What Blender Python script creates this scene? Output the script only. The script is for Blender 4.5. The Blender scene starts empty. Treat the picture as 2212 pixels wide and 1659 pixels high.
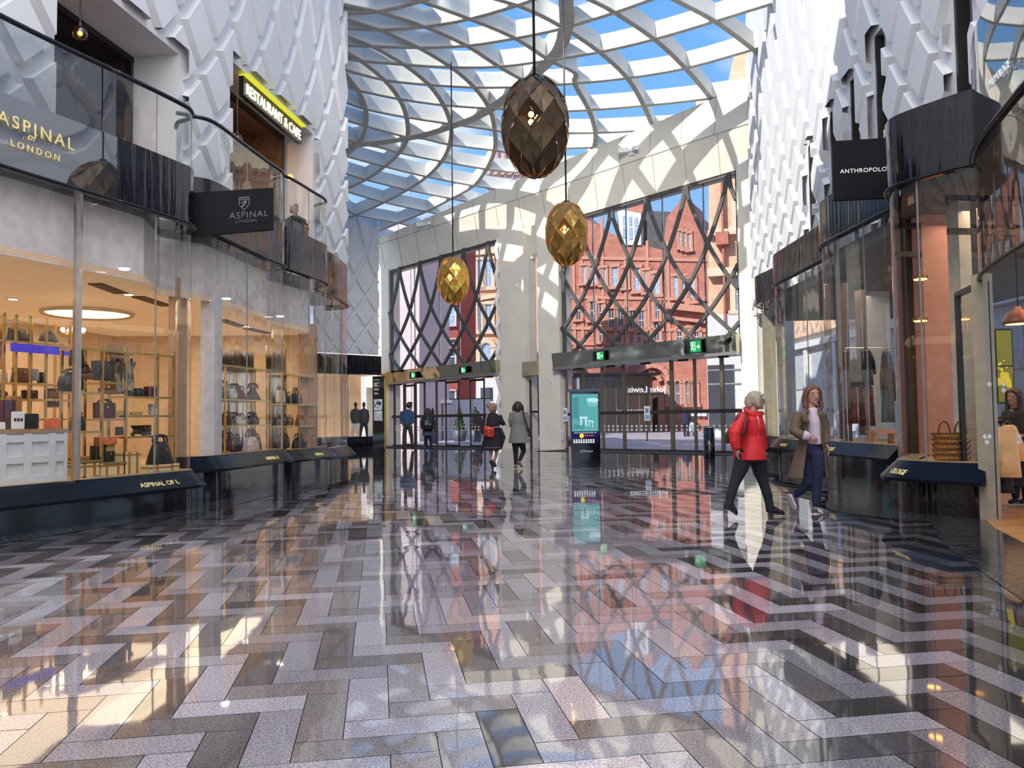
import bpy, bmesh, math, random
import numpy as np
from mathutils import Vector, Matrix
random.seed(7)
SC = bpy.context.scene
COL = SC.collection
PI = math.pi
# ------------------------------------------------------------------ camera model (frame 2212 x 1659)
F = 1700.; CX = 1106.; CY = 829.5; H0 = 905.; ROLL = .013; EYE = 1.3
_p = math.atan((H0-CY)/F)
fwd = np.array([0, math.cos(_p), math.sin(_p)]); _u = np.array([0, -math.sin(_p), math.cos(_p)]); _r = np.array([1., 0, 0])
RT = math.cos(ROLL)*_r - math.sin(ROLL)*_u
UP = math.sin(ROLL)*_r + math.cos(ROLL)*_u
EY = np.array([0, 0, EYE])
def ray(x, y): return fwd + RT*(x-CX)/F - UP*(y-CY)/F
def at(x, y, Y):
    d = ray(x, y); return EY + d*Y/d[1]
def fl(x, y, z=0):
    d = ray(x, y); return EY + d*(z-EYE)/d[2]
def onpl(x, y, A, B, off=0.):
    """point of a vertical plane through plan points A,B (moved off metres to the left of A->B)"""
    d = ray(x, y); n = np.array([-(B[1]-A[1]), B[0]-A[0], 0.]); n /= np.linalg.norm(n)
    a = np.array([A[0], A[1], 0.]) + n*off
    return EY + d*((n@(a-EY))/(n@d))
cam = bpy.data.cameras.new('camera'); cam.sensor_width = 36; cam.lens = 36*F/2212; cam.clip_end = 900; cam.clip_start = .05
camo = bpy.data.objects.new('camera', cam); COL.objects.link(camo)
camo.matrix_world = Matrix(((RT[0], UP[0], -fwd[0], 0), (RT[1], UP[1], -fwd[1], 0), (RT[2], UP[2], -fwd[2], EYE), (0, 0, 0, 1)))
SC.camera = camo
SC.view_settings.view_transform = 'Standard'; SC.view_settings.look = 'None'
SC.view_settings.exposure = 0.22; SC.view_settings.gamma = 1.0
SC.cycles.use_adaptive_sampling = True; SC.cycles.adaptive_threshold = .06; SC.cycles.adaptive_min_samples = 12; SC.cycles.max_bounces = 7; SC.cycles.diffuse_bounces = 3; SC.cycles.glossy_bounces = 3; SC.cycles.transmission_bounces = 4
SC.cycles.transparent_max_bounces = 24; SC.cycles.sample_clamp_indirect = 4.0; SC.cycles.caustics_reflective = False; SC.cycles.caustics_refractive = False
try:
    SC.cycles.use_denoising = True
except Exception: pass
# ------------------------------------------------------------------ materials
MATS = {}
def nt_new(name):
    m = bpy.data.materials.new(name); m.use_nodes = True; t = m.node_tree; t.nodes.clear()
    return m, t, t.nodes, t.links
def pm(name, col, rough=.5, metal=0., ior=1.5, var=.12, vs=6., bump=0., bs=40., coat=0., emit=None, es=0., alpha=None):
    """principled surface, colour broken up by noise"""
    if name in MATS: return MATS[name]
    m, t, N, L = nt_new(name)
    o = N.new('ShaderNodeOutputMaterial'); b = N.new('ShaderNodeBsdfPrincipled'); L.new(b.outputs[0], o.inputs[0])
    tc = N.new('ShaderNodeTexCoord'); nz = N.new('ShaderNodeTexNoise'); nz.inputs['Scale'].default_value = vs; nz.inputs['Detail'].default_value = 3
    L.new(tc.outputs['Object'], nz.inputs['Vector'])
    rp = N.new('ShaderNodeMapRange'); rp.inputs['From Min'].default_value = .3; rp.inputs['From Max'].default_value = .7
    rp.inputs['To Min'].default_value = 1-var; rp.inputs['To Max'].default_value = 1+var
    L.new(nz.outputs['Fac'], rp.inputs['Value'])
    mx = N.new('ShaderNodeVectorMath'); mx.operation = 'SCALE'; mx.inputs[0].default_value = col[:3]
    L.new(rp.outputs[0], mx.inputs['Scale']); L.new(mx.outputs[0], b.inputs['Base Color'])
    b.inputs['Roughness'].default_value = rough; b.inputs['Metallic'].default_value = metal; b.inputs['IOR'].default_value = ior
    if coat: b.inputs['Coat Weight'].default_value = coat; b.inputs['Coat Roughness'].default_value = .03
    if emit:
        b.inputs['Emission Color'].default_value = (*emit, 1); b.inputs['Emission Strength'].default_value = es
    if bump:
        n2 = N.new('ShaderNodeTexNoise'); n2.inputs['Scale'].default_value = bs; L.new(tc.outputs['Object'], n2.inputs['Vector'])
        bp = N.new('ShaderNodeBump'); bp.inputs['Strength'].default_value = bump; bp.inputs['Distance'].default_value = .02
        L.new(n2.outputs['Fac'], bp.inputs['Height']); L.new(bp.outputs[0], b.inputs['Normal'])
    MATS[name] = m; return m
def glass(name, tint=(.93, .96, .95), ior=1.5, refl=1.0, rough=0., base=.0):
    if name in MATS: return MATS[name]
    m, t, N, L = nt_new(name)
    o = N.new('ShaderNodeOutputMaterial'); mix = N.new('ShaderNodeMixShader'); tr = N.new('ShaderNodeBsdfTransparent'); gl = N.new('ShaderNodeBsdfGlossy')
    tr.inputs[0].default_value = (*tint, 1); gl.inputs['Roughness'].default_value = rough
    lw_ = N.new('ShaderNodeLayerWeight'); lw_.inputs[0].default_value = .5; p5 = N.new('ShaderNodeMath'); p5.operation = 'POWER'; p5.inputs[1].default_value = 5; L.new(lw_.outputs['Facing'], p5.inputs[0])
    f0 = ((ior-1)/(ior+1))**2; fr = N.new('ShaderNodeMath'); fr.operation = 'MULTIPLY_ADD'; fr.inputs[1].default_value = 1-f0; fr.inputs[2].default_value = f0; L.new(p5.outputs[0], fr.inputs[0])
    # faint streaky waviness like rolled glass
    tc = N.new('ShaderNodeTexCoord'); mp = N.new('ShaderNodeMapping'); mp.inputs['Scale'].default_value = (3, 3, .25); nz = N.new('ShaderNodeTexNoise'); nz.inputs['Scale'].default_value = 1.2
    L.new(tc.outputs['Object'], mp.inputs[0]); L.new(mp.outputs[0], nz.inputs['Vector'])
    bp = N.new('ShaderNodeBump'); bp.inputs['Strength'].default_value = .025; bp.inputs['Distance'].default_value = .05; L.new(nz.outputs['Fac'], bp.inputs['Height']); L.new(bp.outputs[0], gl.inputs['Normal'])
    ma = N.new('ShaderNodeMath'); ma.operation = 'MULTIPLY_ADD'; ma.inputs[1].default_value = refl; ma.inputs[2].default_value = base; ma.use_clamp = True
    L.new(fr.outputs[0], ma.inputs[0]); L.new(ma.outputs[0], mix.inputs[0]); L.new(tr.outputs[0], mix.inputs[1]); L.new(gl.outputs[0], mix.inputs[2]); L.new(mix.outputs[0], o.inputs[0])
    MATS[name] = m; return m
def emis(name, col, s, var=0.05):
    if name in MATS: return MATS[name]
    m, t, N, L = nt_new(name)
    o = N.new('ShaderNodeOutputMaterial'); e = N.new('ShaderNodeEmission'); e.inputs[0].default_value = (*col, 1)
    nz = N.new('ShaderNodeTexNoise'); nz.inputs['Scale'].default_value = 30; ma = N.new('ShaderNodeMapRange'); ma.inputs['To Min'].default_value = s*(1-var); ma.inputs['To Max'].default_value = s*(1+var)
    L.new(nz.outputs['Fac'], ma.inputs['Value']); L.new(ma.outputs[0], e.inputs[1]); L.new(e.outputs[0], o.inputs[0])
    MATS[name] = m; return m
def streak(name, col, rough=.06, ior=2.0, bstr=.5, metal=0., sx=5., dist=.02):
    """polished dark or bright sheet whose reflections break into upright streaks"""
    if name in MATS: return MATS[name]
    m, t, N, L = nt_new(name)
    o = N.new('ShaderNodeOutputMaterial'); b = N.new('ShaderNodeBsdfPrincipled'); L.new(b.outputs[0], o.inputs[0])
    b.inputs['Base Color'].default_value = (*col, 1); b.inputs['Roughness'].default_value = rough; b.inputs['IOR'].default_value = ior; b.inputs['Metallic'].default_value = metal
    tc = N.new('ShaderNodeTexCoord'); mp = N.new('ShaderNodeMapping'); mp.inputs['Scale'].default_value = (sx, sx, .3); nz = N.new('ShaderNodeTexNoise'); nz.inputs['Scale'].default_value = 2; nz.inputs['Detail'].default_value = 2
    L.new(tc.outputs['Object'], mp.inputs[0]); L.new(mp.outputs[0], nz.inputs['Vector'])
    bp = N.new('ShaderNodeBump'); bp.inputs['Strength'].default_value = bstr; bp.inputs['Distance'].default_value = dist; L.new(nz.outputs['Fac'], bp.inputs['Height']); L.new(bp.outputs[0], b.inputs['Normal'])
    MATS[name] = m; return m
def courses(name, c1, c2, mortar, d, bw, bh, ms=.012, rough=.75, var=.25):
    """brick / block courses on a wall running along plan direction d"""
    if name in MATS: return MATS[name]
    m, t, N, L = nt_new(name)
    o = N.new('ShaderNodeOutputMaterial'); b = N.new('ShaderNodeBsdfPrincipled'); L.new(b.outputs[0], o.inputs[0]); b.inputs['Roughness'].default_value = rough
    g = N.new('ShaderNodeNewGeometry'); dt = N.new('ShaderNodeVectorMath'); dt.operation = 'DOT_PRODUCT'; n = math.hypot(*d); dt.inputs[1].default_value = (d[0]/n, d[1]/n, 0)
    L.new(g.outputs['Position'], dt.inputs[0]); sp = N.new('ShaderNodeSeparateXYZ'); L.new(g.outputs['Position'], sp.inputs[0]); cb = N.new('ShaderNodeCombineXYZ')
    L.new(dt.outputs['Value'], cb.inputs[0]); L.new(sp.outputs[2], cb.inputs[1])
    br = N.new('ShaderNodeTexBrick'); br.inputs['Scale'].default_value = 1; br.inputs['Brick Width'].default_value = bw; br.inputs['Row Height'].default_value = bh; br.inputs['Mortar Size'].default_value = ms
    br.inputs['Color1'].default_value = (*c1, 1); br.inputs['Color2'].default_value = (*c2, 1); br.inputs['Mortar'].default_value = (*mortar, 1)
    L.new(cb.outputs[0], br.inputs['Vector'])
    nz = N.new('ShaderNodeTexNoise'); nz.inputs['Scale'].default_value = 1.3; nz.inputs['Detail'].default_value = 5; L.new(cb.outputs[0], nz.inputs['Vector'])
    mr = N.new('ShaderNodeMapRange'); mr.inputs['From Min'].default_value = .3; mr.inputs['From Max'].default_value = .7; mr.inputs['To Min'].default_value = 1-var; mr.inputs['To Max'].default_value = 1+var; L.new(nz.outputs['Fac'], mr.inputs['Value'])
    vm = N.new('ShaderNodeVectorMath'); vm.operation = 'SCALE'; L.new(br.outputs['Color'], vm.inputs[0]); L.new(mr.outputs[0], vm.inputs['Scale']); L.new(vm.outputs[0], b.inputs['Base Color'])
    MATS[name] = m; return m
# ------------------------------------------------------------------ mesh builder
class MB:
    def __init__(s): s.v = []; s.f = []
    def add(s, vs, fs):
        o = len(s.v); s.v += [tuple(map(float, p)) for p in vs]; s.f += [tuple(i+o for i in f) for f in fs]; return s
    def box(s, c, d, rz=0., rx=0., ry=0.):
        m = Matrix.Rotation(rz, 3, 'Z') @ Matrix.Rotation(ry, 3, 'Y') @ Matrix.Rotation(rx, 3, 'X')
        vs = [Vector(c) + m @ Vector((d[0]/2*a, d[1]/2*b, d[2]/2*e)) for a in (-1, 1) for b in (-1, 1) for e in (-1, 1)]
        return s.add(vs, [(0, 1, 3, 2), (4, 6, 7, 5), (0, 4, 5, 1), (2, 3, 7, 6), (0, 2, 6, 4), (1, 5, 7, 3)])
    def bar(s, a, b, w, h=None, upv=(0, 0, 1)):
        """rectangular bar from a to b, width w across, h along upv"""
        h = w if h is None else h; a = Vector(a); b = Vector(b); d = (b-a)
        if d.length < 1e-6: return s
        d.normalize(); x = d.cross(Vector(upv))
        if x.length < 1e-4: x = d.cross(Vector((1, 0, 0)))
        x.normalize(); u = x.cross(d); x *= w/2; u *= h/2
        vs = [p + i*x + j*u for p in (a, b) for i, j in ((-1, -1), (1, -1), (1, 1), (-1, 1))]
        return s.add(vs, [(3, 2, 1, 0), (4, 5, 6, 7), (0, 1, 5, 4), (1, 2, 6, 5), (2, 3, 7, 6), (3, 0, 4, 7)])
    def prism(s, poly, z0, z1):
        n = len(poly); vs = [(p[0], p[1], z0) for p in poly] + [(p[0], p[1], z1) for p in poly]
        fs = [tuple(range(n))[::-1], tuple(range(n, 2*n))] + [(i, (i+1) % n, n+(i+1) % n, n+i) for i in range(n)]
        return s.add(vs, fs)
    def slab(s, pts, off):
        """polygon of 3d points given thickness by vector off"""
        n = len(pts); o = Vector(off); vs = [Vector(p) for p in pts] + [Vector(p)+o for p in pts]
        fs = [tuple(range(n))[::-1], tuple(range(n, 2*n))] + [(i, (i+1) % n, n+(i+1) % n, n+i) for i in range(n)]
        return s.add(vs, fs)
    def loft(s, rings, cap=True):
        n = len(rings[0]); vs = [p for r in rings for p in r]; fs = []
        for k in range(len(rings)-1):
            for i in range(n):
                j = (i+1) % n; fs.append((k*n+i, k*n+j, (k+1)*n+j, (k+1)*n+i))
        if cap: fs += [tuple(range(n))[::-1], tuple(range((len(rings)-1)*n, len(rings)*n))]
        return s.add(vs, fs)
    def tube(s, pts, r, n=8, cap=True, flat=1.):
        pts = [Vector(p) for p in pts]; R = [float(q) for q in r] if isinstance(r, (list, tuple)) else [float(r)]*len(pts); rings = []; px = None
        for i, p in enumerate(pts):
            d = (pts[min(i+1, len(pts)-1)]-pts[max(i-1, 0)])
            if d.length < 1e-7: d = Vector((0, 0, 1))
            d.normalize()
            x = (px - d*px.dot(d)) if px is not None else d.cross(Vector((0, 0, 1)))
            if x.length < 1e-3: x = d.cross(Vector((1, 0, 0)))
            x.normalize(); px = x; y = d.cross(x)
            rings.append([p + R[i]*(math.cos(2*PI*k/n)*x + flat*math.sin(2*PI*k/n)*y) for k in range(n)])
        return s.loft(rings, cap)
    def lathe(s, c, prof, n=24, rz=0., sx=1., sy=1.):
        c = Vector(c); rings = [[c + Vector((sx*r*math.cos(2*PI*k/n+rz), sy*r*math.sin(2*PI*k/n+rz), z)) for k in range(n)] for r, z in prof]
        return s.loft(rings)
    def ball(s, c, r, n=12, m=8):
        r = (r, r, r) if not isinstance(r, (list, tuple)) else r; c = Vector(c); rings = []
        for i in range(m+1):
            a = -PI/2 + PI*(i+.02 if i == 0 else (i-.02 if i == m else i))/m
            rings.append([c + Vector((r[0]*math.cos(a)*math.cos(2*PI*k/n), r[1]*math.cos(a)*math.sin(2*PI*k/n), r[2]*math.sin(a))) for k in range(n)])
        return s.loft(rings)
    def strip(s, pts, z0, z1):
        n = len(pts); f = (lambda z, i: z[i] if isinstance(z, (list, tuple)) else z)
        vs = [(p[0], p[1], f(z0, i)) for i, p in enumerate(pts)] + [(p[0], p[1], f(z1, i)) for i, p in enumerate(pts)]
        return s.add(vs, [(i, i+1, n+i+1, n+i) for i in range(n-1)])
    def mesh(s, name):
        me = bpy.data.meshes.new(name); me.from_pydata(s.v, [], s.f); me.update(); return me
    def build(s, name, mat, parent=None, smooth=False, label=None):
        me = s.mesh(name)
        bm = bmesh.new(); bm.from_mesh(me); bmesh.ops.recalc_face_normals(bm, faces=bm.faces); bm.to_mesh(me); bm.free()
        return link(name, me, mat, parent, smooth, label)
def link(name, me, mat, parent=None, smooth=False, label=None):
    me.materials.clear(); me.materials.append(mat)
    if smooth:
        for p in me.polygons: p.use_smooth = True
    o = bpy.data.objects.new(name, me); COL.objects.link(o)
    if parent is not None:
        o.parent = parent; o.matrix_parent_inverse = parent.matrix_world.inverted() if parent.type == 'MESH' else Matrix.Translation(-Vector(parent.location)) if parent.rotation_euler.z == 0 else (Matrix.Translation(parent.location) @ Matrix.Rotation(parent.rotation_euler.z, 4, 'Z')).inverted()
    if label: o['label'] = label
    return o
def thing(name, label, cat, loc=(0, 0, 0), group=None):
    o = bpy.data.objects.new(name, None); o.empty_display_size = .1; COL.objects.link(o); o.location = tuple(map(float, loc))
    o['label'] = label; o['category'] = cat
    if group: o['group'] = group
    return o
def tag(o, label, cat, group=None):
    o['label'] = label; o['category'] = cat
    if group: o['group'] = group
    return o
def struct(o, label=None):
    o['kind'] = 'structure'
    if label: o['label'] = label
    return o
def fuse(mb, voxel, it=4):
    """weld overlapping shells into one continuous skin"""
    o = bpy.data.objects.new('tmp', mb.mesh('tmp')); COL.objects.link(o)
    r = o.modifiers.new('r', 'REMESH'); r.mode = 'VOXEL'; r.voxel_size = voxel
    if it: q = o.modifiers.new('s', 'SMOOTH'); q.iterations = it; q.factor = .5
    dg = bpy.context.evaluated_depsgraph_get(); me = bpy.data.meshes.new_from_object(o.evaluated_get(dg)); bpy.data.objects.remove(o); return me
def text(name, body, mat, parent, origin, xdir, ydir, size, ext=.006, align='LEFT', spacing=1., label=None, shear=0.):
    c = bpy.data.curves.new('t', 'FONT'); c.body = body; c.size = size; c.extrude = ext; c.align_x = align; c.space_character = spacing; c.resolution_u = 3; c.shear = shear
    o = bpy.data.objects.new('t', c); COL.objects.link(o)
    dg = bpy.context.evaluated_depsgraph_get(); me = bpy.data.meshes.new_from_object(o.evaluated_get(dg)); bpy.data.objects.remove(o)
    x = Vector(xdir).normalized(); y = Vector(ydir).normalized(); z = x.cross(y)
    M = Matrix(((x[0], y[0], z[0], origin[0]), (x[1], y[1], z[1], origin[1]), (x[2], y[2], z[2], origin[2]), (0, 0, 0, 1)))
    me.transform(M); me.name = name
    return link(name, me, mat, parent, label=label)
def crom(pts, n=8, closed=False):
    P = [np.array(p, float) for p in pts]; out = []
    for i in range(len(P)-1):
        p0 = P[max(i-1, 0)]; p1 = P[i]; p2 = P[i+1]; p3 = P[min(i+2, len(P)-1)]
        for k in range(n):
            t = k/n; out.append(.5*((2*p1)+(-p0+p2)*t+(2*p0-5*p1+4*p2-p3)*t*t+(-p0+3*p1-3*p2+p3)*t**3))
    out.append(P[-1]); return out
def offs(pts, d):
    """offset a plan polyline d to the right of travel"""
    out = []
    for i, p in enumerate(pts):
        a = pts[max(i-1, 0)]; b = pts[min(i+1, len(pts)-1)]; t = np.array([b[0]-a[0], b[1]-a[1]]); t = t/(np.linalg.norm(t)+1e-9)
        out.append(np.array([p[0]+t[1]*d, p[1]-t[0]*d]))
    return out
WHITE = pm('white_plaster', (.74, .73, .74), .6, var=.03, vs=2)
STONE = pm('cream_stone', (.79, .73, .61), .5, var=.05, vs=1.5)
BLACK = pm('black_gloss', (.006, .007, .012), .06, ior=1.7, var=.3)
BLACKM = pm('black_satin', (.012, .012, .014), .35, var=.2)
STEEL = pm('brushed_steel', (.55, .53, .5), .22, 1., var=.08)
DKST = pm('dark_steel', (.07, .065, .06), .4, .6)
BRASS = pm('brass', (.75, .52, .2), .25, 1., var=.1)
GOLD = pm('gold_letter', (.9, .72, .3), .3, .6, emit=(.9, .7, .3), es=.25)
GLASS = glass('clear_glass')
# ================================================================== FLOOR
def make_floor():
    W = .19; n = 3; th = math.radians(9.6); ax = np.array([math.cos(th), math.sin(th)]); ay = np.array([-math.sin(th), math.cos(th)])
    O = np.array(fl(86.8, 1648.5)[:2])
    V = []; Fc = []; C = []; rnd = random.Random(3)
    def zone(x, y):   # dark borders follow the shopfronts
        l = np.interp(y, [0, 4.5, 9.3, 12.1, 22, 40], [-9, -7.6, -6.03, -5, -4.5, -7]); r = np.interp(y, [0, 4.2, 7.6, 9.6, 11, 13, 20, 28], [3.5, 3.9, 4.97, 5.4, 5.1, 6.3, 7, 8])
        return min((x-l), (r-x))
    tone = {}
    def put(x0, y0, w, h, s):
        c = O + ax*(x0+w/2)*W + ay*(y0+h/2)*W
        if not (-7.6 < c[0] < 9.3 and -2.5 < c[1] < 42.6): return
        dgate = (c[0]+6.14)*.664+(c[1]-40.57)*.747
        if dgate > .0: return
        d = zone(*c); k = rnd.random()
        if s not in tone: tone[s] = rnd.uniform(.8, 1.2)
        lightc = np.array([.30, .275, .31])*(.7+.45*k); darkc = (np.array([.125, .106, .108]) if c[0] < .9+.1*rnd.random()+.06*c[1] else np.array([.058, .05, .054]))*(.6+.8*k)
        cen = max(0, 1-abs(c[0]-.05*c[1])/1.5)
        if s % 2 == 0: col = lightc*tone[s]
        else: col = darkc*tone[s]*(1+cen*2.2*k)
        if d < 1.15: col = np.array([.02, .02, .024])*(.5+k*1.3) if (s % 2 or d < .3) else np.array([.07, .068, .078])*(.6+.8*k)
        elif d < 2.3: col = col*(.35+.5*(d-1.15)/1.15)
        g = .004; tx = rnd.gauss(0, .0011); ty = rnd.gauss(0, .0011); o = len(V)
        for a, b in ((0, 0), (w, 0), (w, h), (0, h)):
            p = O + ax*((x0+a)*W + (g if a == 0 else -g)/2*1) + ay*((y0+b)*W + (g if b == 0 else -g)/2)
            V.append((p[0], p[1], (a-w/2)*W*tx + (b-h/2)*W*ty)); C.append((*col, 1))
        Fc.append((o, o+1, o+2, o+3))
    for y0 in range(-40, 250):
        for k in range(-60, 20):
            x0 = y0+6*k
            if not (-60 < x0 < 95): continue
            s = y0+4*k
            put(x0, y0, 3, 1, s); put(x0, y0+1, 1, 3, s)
    me = bpy.data.meshes.new('floor'); me.from_pydata(V, [], Fc); me.update()
    at_ = me.color_attributes.new('plank', 'FLOAT_COLOR', 'POINT')
    at_.data.foreach_set('color', [q for c in C for q in c])
    m, t, N, L = nt_new('polished_granite')
    o = N.new('ShaderNodeOutputMaterial'); b = N.new('ShaderNodeBsdfPrincipled'); L.new(b.outputs[0], o.inputs[0])
    a = N.new('ShaderNodeAttribute'); a.attribute_name = 'plank'
    tc = N.new('ShaderNodeTexCoord'); nz = N.new('ShaderNodeTexNoise'); nz.inputs['Scale'].default_value = 95; nz.inputs['Detail'].default_value = 3; nz.inputs['Roughness'].default_value = .7
    L.new(tc.outputs['Object'], nz.inputs['Vector']); mr = N.new('ShaderNodeMapRange'); mr.inputs['From Min'].default_value = .35; mr.inputs['From Max'].default_value = .65; mr.inputs['To Min'].default_value = .45; mr.inputs['To Max'].default_value = 1.5
    L.new(nz.outputs['Fac'], mr.inputs['Value']); vm = N.new('ShaderNodeVectorMath'); vm.operation = 'SCALE'; L.new(a.outputs['Color'], vm.inputs[0]); L.new(mr.outputs[0], vm.inputs['Scale']); L.new(vm.outputs[0], b.inputs['Base Color'])
    b.inputs['Roughness'].default_value = .035; b.inputs['IOR'].default_value = 2.2
    n3 = N.new('ShaderNodeTexNoise'); n3.inputs['Scale'].default_value = 1.6; L.new(tc.outputs['Object'], n3.inputs['Vector'])
    bp = N.new('ShaderNodeBump'); bp.inputs['Strength'].default_value = .03; bp.inputs['Distance'].default_value = .05; L.new(n3.outputs['Fac'], bp.inputs['Height']); L.new(bp.outputs[0], b.inputs['Normal'])
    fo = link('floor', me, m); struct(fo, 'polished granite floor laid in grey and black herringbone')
    MATS['floor'] = m
    # mortar bed beneath the planks
    q = MB().add([(-9, -3, -.012), (12, -3, -.012), (12, 26, -.012), (8.1, 28, -.012), (-6.2, 40.65, -.012), (-9.2, 40.65, -.012)], [(0, 1, 2, 3, 4, 5)])
    struct(q.build('floor_bed', pm('mortar', (.02, .02, .02), .7)))
make_floor()
# ================================================================== GATE WALL
GA = np.array([-6.14, 40.57]); GB = np.array([8.06, 27.94]); GD = (GB-GA)/np.linalg.norm(GB-GA); GN = np.array([GD[1], -GD[0]])  # GN faces the hall
def G(t, z, off=0.): p = GA+GD*t+GN*off; return Vector((p[0], p[1], z))
def gpx(x, y, off=0.):
    A = GA+GN*off; P = onpl(x, y, A, A+GD); return ((P[:2]-A)@GD, P[2])
def gbox(mb, t0, t1, z0, z1, o0, o1):
    """box in gate coordinates; z1 may be (zl, zr) for a sloping head, z0 likewise"""
    za, zb = z0 if isinstance(z0, tuple) else (z0, z0); zc, zd = z1 if isinstance(z1, tuple) else (z1, z1)
    vs = [G(t0, za, o0), G(t1, zb, o0), G(t1, zd, o0), G(t0, zc, o0), G(t0, za, o1), G(t1, zb, o1), G(t1, zd, o1), G(t0, zc, o1)]
    return mb.add(vs, [(0, 1, 2, 3), (7, 6, 5, 4), (0, 4, 5, 1), (1, 5, 6, 2), (2, 6, 7, 3), (3, 7, 4, 0)])
tx = lambda x, y=900: gpx(x, y)[0]
tPL0, tPL1 = tx(806), tx(849); tM0, tM1 = tx(1093), tx(1146); tS0, tS1 = tM1, tx(1176); tN0, tN1 = tS1, tx(1222); tR1 = tx(1612); tC1 = tR1+1.6
def zlin(p, q):   # height of an inclined edge seen through two pixels, as function of t
    (a, za), (b, zb) = gpx(*p), gpx(*q); return lambda t: za+(zb-za)*(t-a)/(b-a)
zBeam = zlin((848, 585), (1613, 365)); zHb = zlin((839, 832), (1605, 766)); zHt = zlin((845, 805), (1605, 724)); zBt = zlin((810, 530), (1640, 190))
# piers
mb = MB(); gbox(mb, tPL0-.3, tPL1, 0, (zBt(tPL0), zBt(tPL1)), -.5, .25); struct(mb.build('wall_pier_left', STONE), 'cream stone pier at the left end of the entrance')
mb = MB(); gbox(mb, tM0, tM1, 0, (zBt(tM0)-.6, zBt(tM1)-.6), -.5, .35)
for z in (2.4, 4.6, 6.8, 8.6): gbox(mb, tM0-.004, tM1+.004, z, z+.012, -.4, .354)
struct(mb.build('wall_pier_middle', STONE), 'broad cream stone pier between the two entrances')
mb = MB(); gbox(mb, tN0, tN1, 0, (zBt(tN0)-.6, zBt(tN1)-.6), -.5, .35)
for z in (2.6, 5.0, 7.4): gbox(mb, tN0-.004, tN1+.004, z, z+.012, -.4, .354)
struct(mb.build('wall_pier_inner', STONE), 'cream stone pier left of the right hand entrance')
mb = MB(); gbox(mb, tR1, tC1, 0, (zBt(tR1), zBt(tC1)), -.5, .3); struct(mb.build('wall_pier_right', STONE), 'white pier at the right end of the entrance')
# zigzag return on the left side of the middle pier
mb = MB(); nz_ = 16
zz = [(.2 + (zBeam(tM0)-.2)*i/nz_) for i in range(nz_+1)]
ed = [.55 if i % 2 else .33 for i in range(nz_+1)]
for i in range(nz_):
    a0, a1 = ed[i], ed[i+1]
    mb.add([G(tM0-.05, zz[i], -.3), G(tM0-.05, zz[i+1], -.3), G(tM0-.12, zz[i+1], a1), G(tM0-.12, zz[i], a0), G(tM0+.02, zz[i], a0-.1), G(tM0+.02, zz[i+1], a1-.1)], [(0, 1, 2, 3), (3, 2, 5, 4)])
struct(mb.build('trim_1', WHITE), 'white zigzag edged return on the middle pier')
# inclined beam above
mb = MB(); T0, T1 = tPL0-1.2, tC1+.2; prof = lambda t: [(-.6, zBeam(t)), (.2, zBeam(t)), (.62, zBeam(t)+1.35), (.62, zBt(t)), (-.6, zBt(t)+.1)]
mb.loft([[G(t, z, o) for o, z in prof(t)] for t in (T0, T1)])
struct(mb.build('wall_beam', STONE), 'sloping cream stone beam over both entrances')
mb = MB()
for t in np.arange(T0+1.2, T1, 1.35):
    P = prof(t); q = [(o+.004, z-.004) for o, z in P[1:4]]
    for a, b in zip(q[:-1], q[1:]): mb.bar(G(t, a[1], a[0]), G(t+.12, b[1], b[0]), .014, .014)
mb.bar(G(T0, zBeam(T0)+1.35, .625), G(T1, zBeam(T1)+1.35, .625), .02, .02)
struct(mb.build('trim_2', pm('joint_grey', (.3, .28, .25), .7)), 'panel joints of the beam')
# haunch between the two inner piers
mb = MB(); mb.add([G(tM1-.02, zBeam(tM1)+.1, .35), G(tN0+.02, zBeam(tN0)+.1, .35), G(tN0, zBeam(tN0)-1.2, -.1), G(tM1, zBeam(tM1)-1.2, -.1), G(tM1, zBeam(tM1)+.1, -.5), G(tN0, zBeam(tN0)+.1, -.5)], [(0, 1, 2, 3), (0, 3, 4), (1, 5, 2), (3, 2, 5, 4)])
struct(mb.build('trim_3', STONE), 'splayed stone bracket over the narrow slot window')
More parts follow.
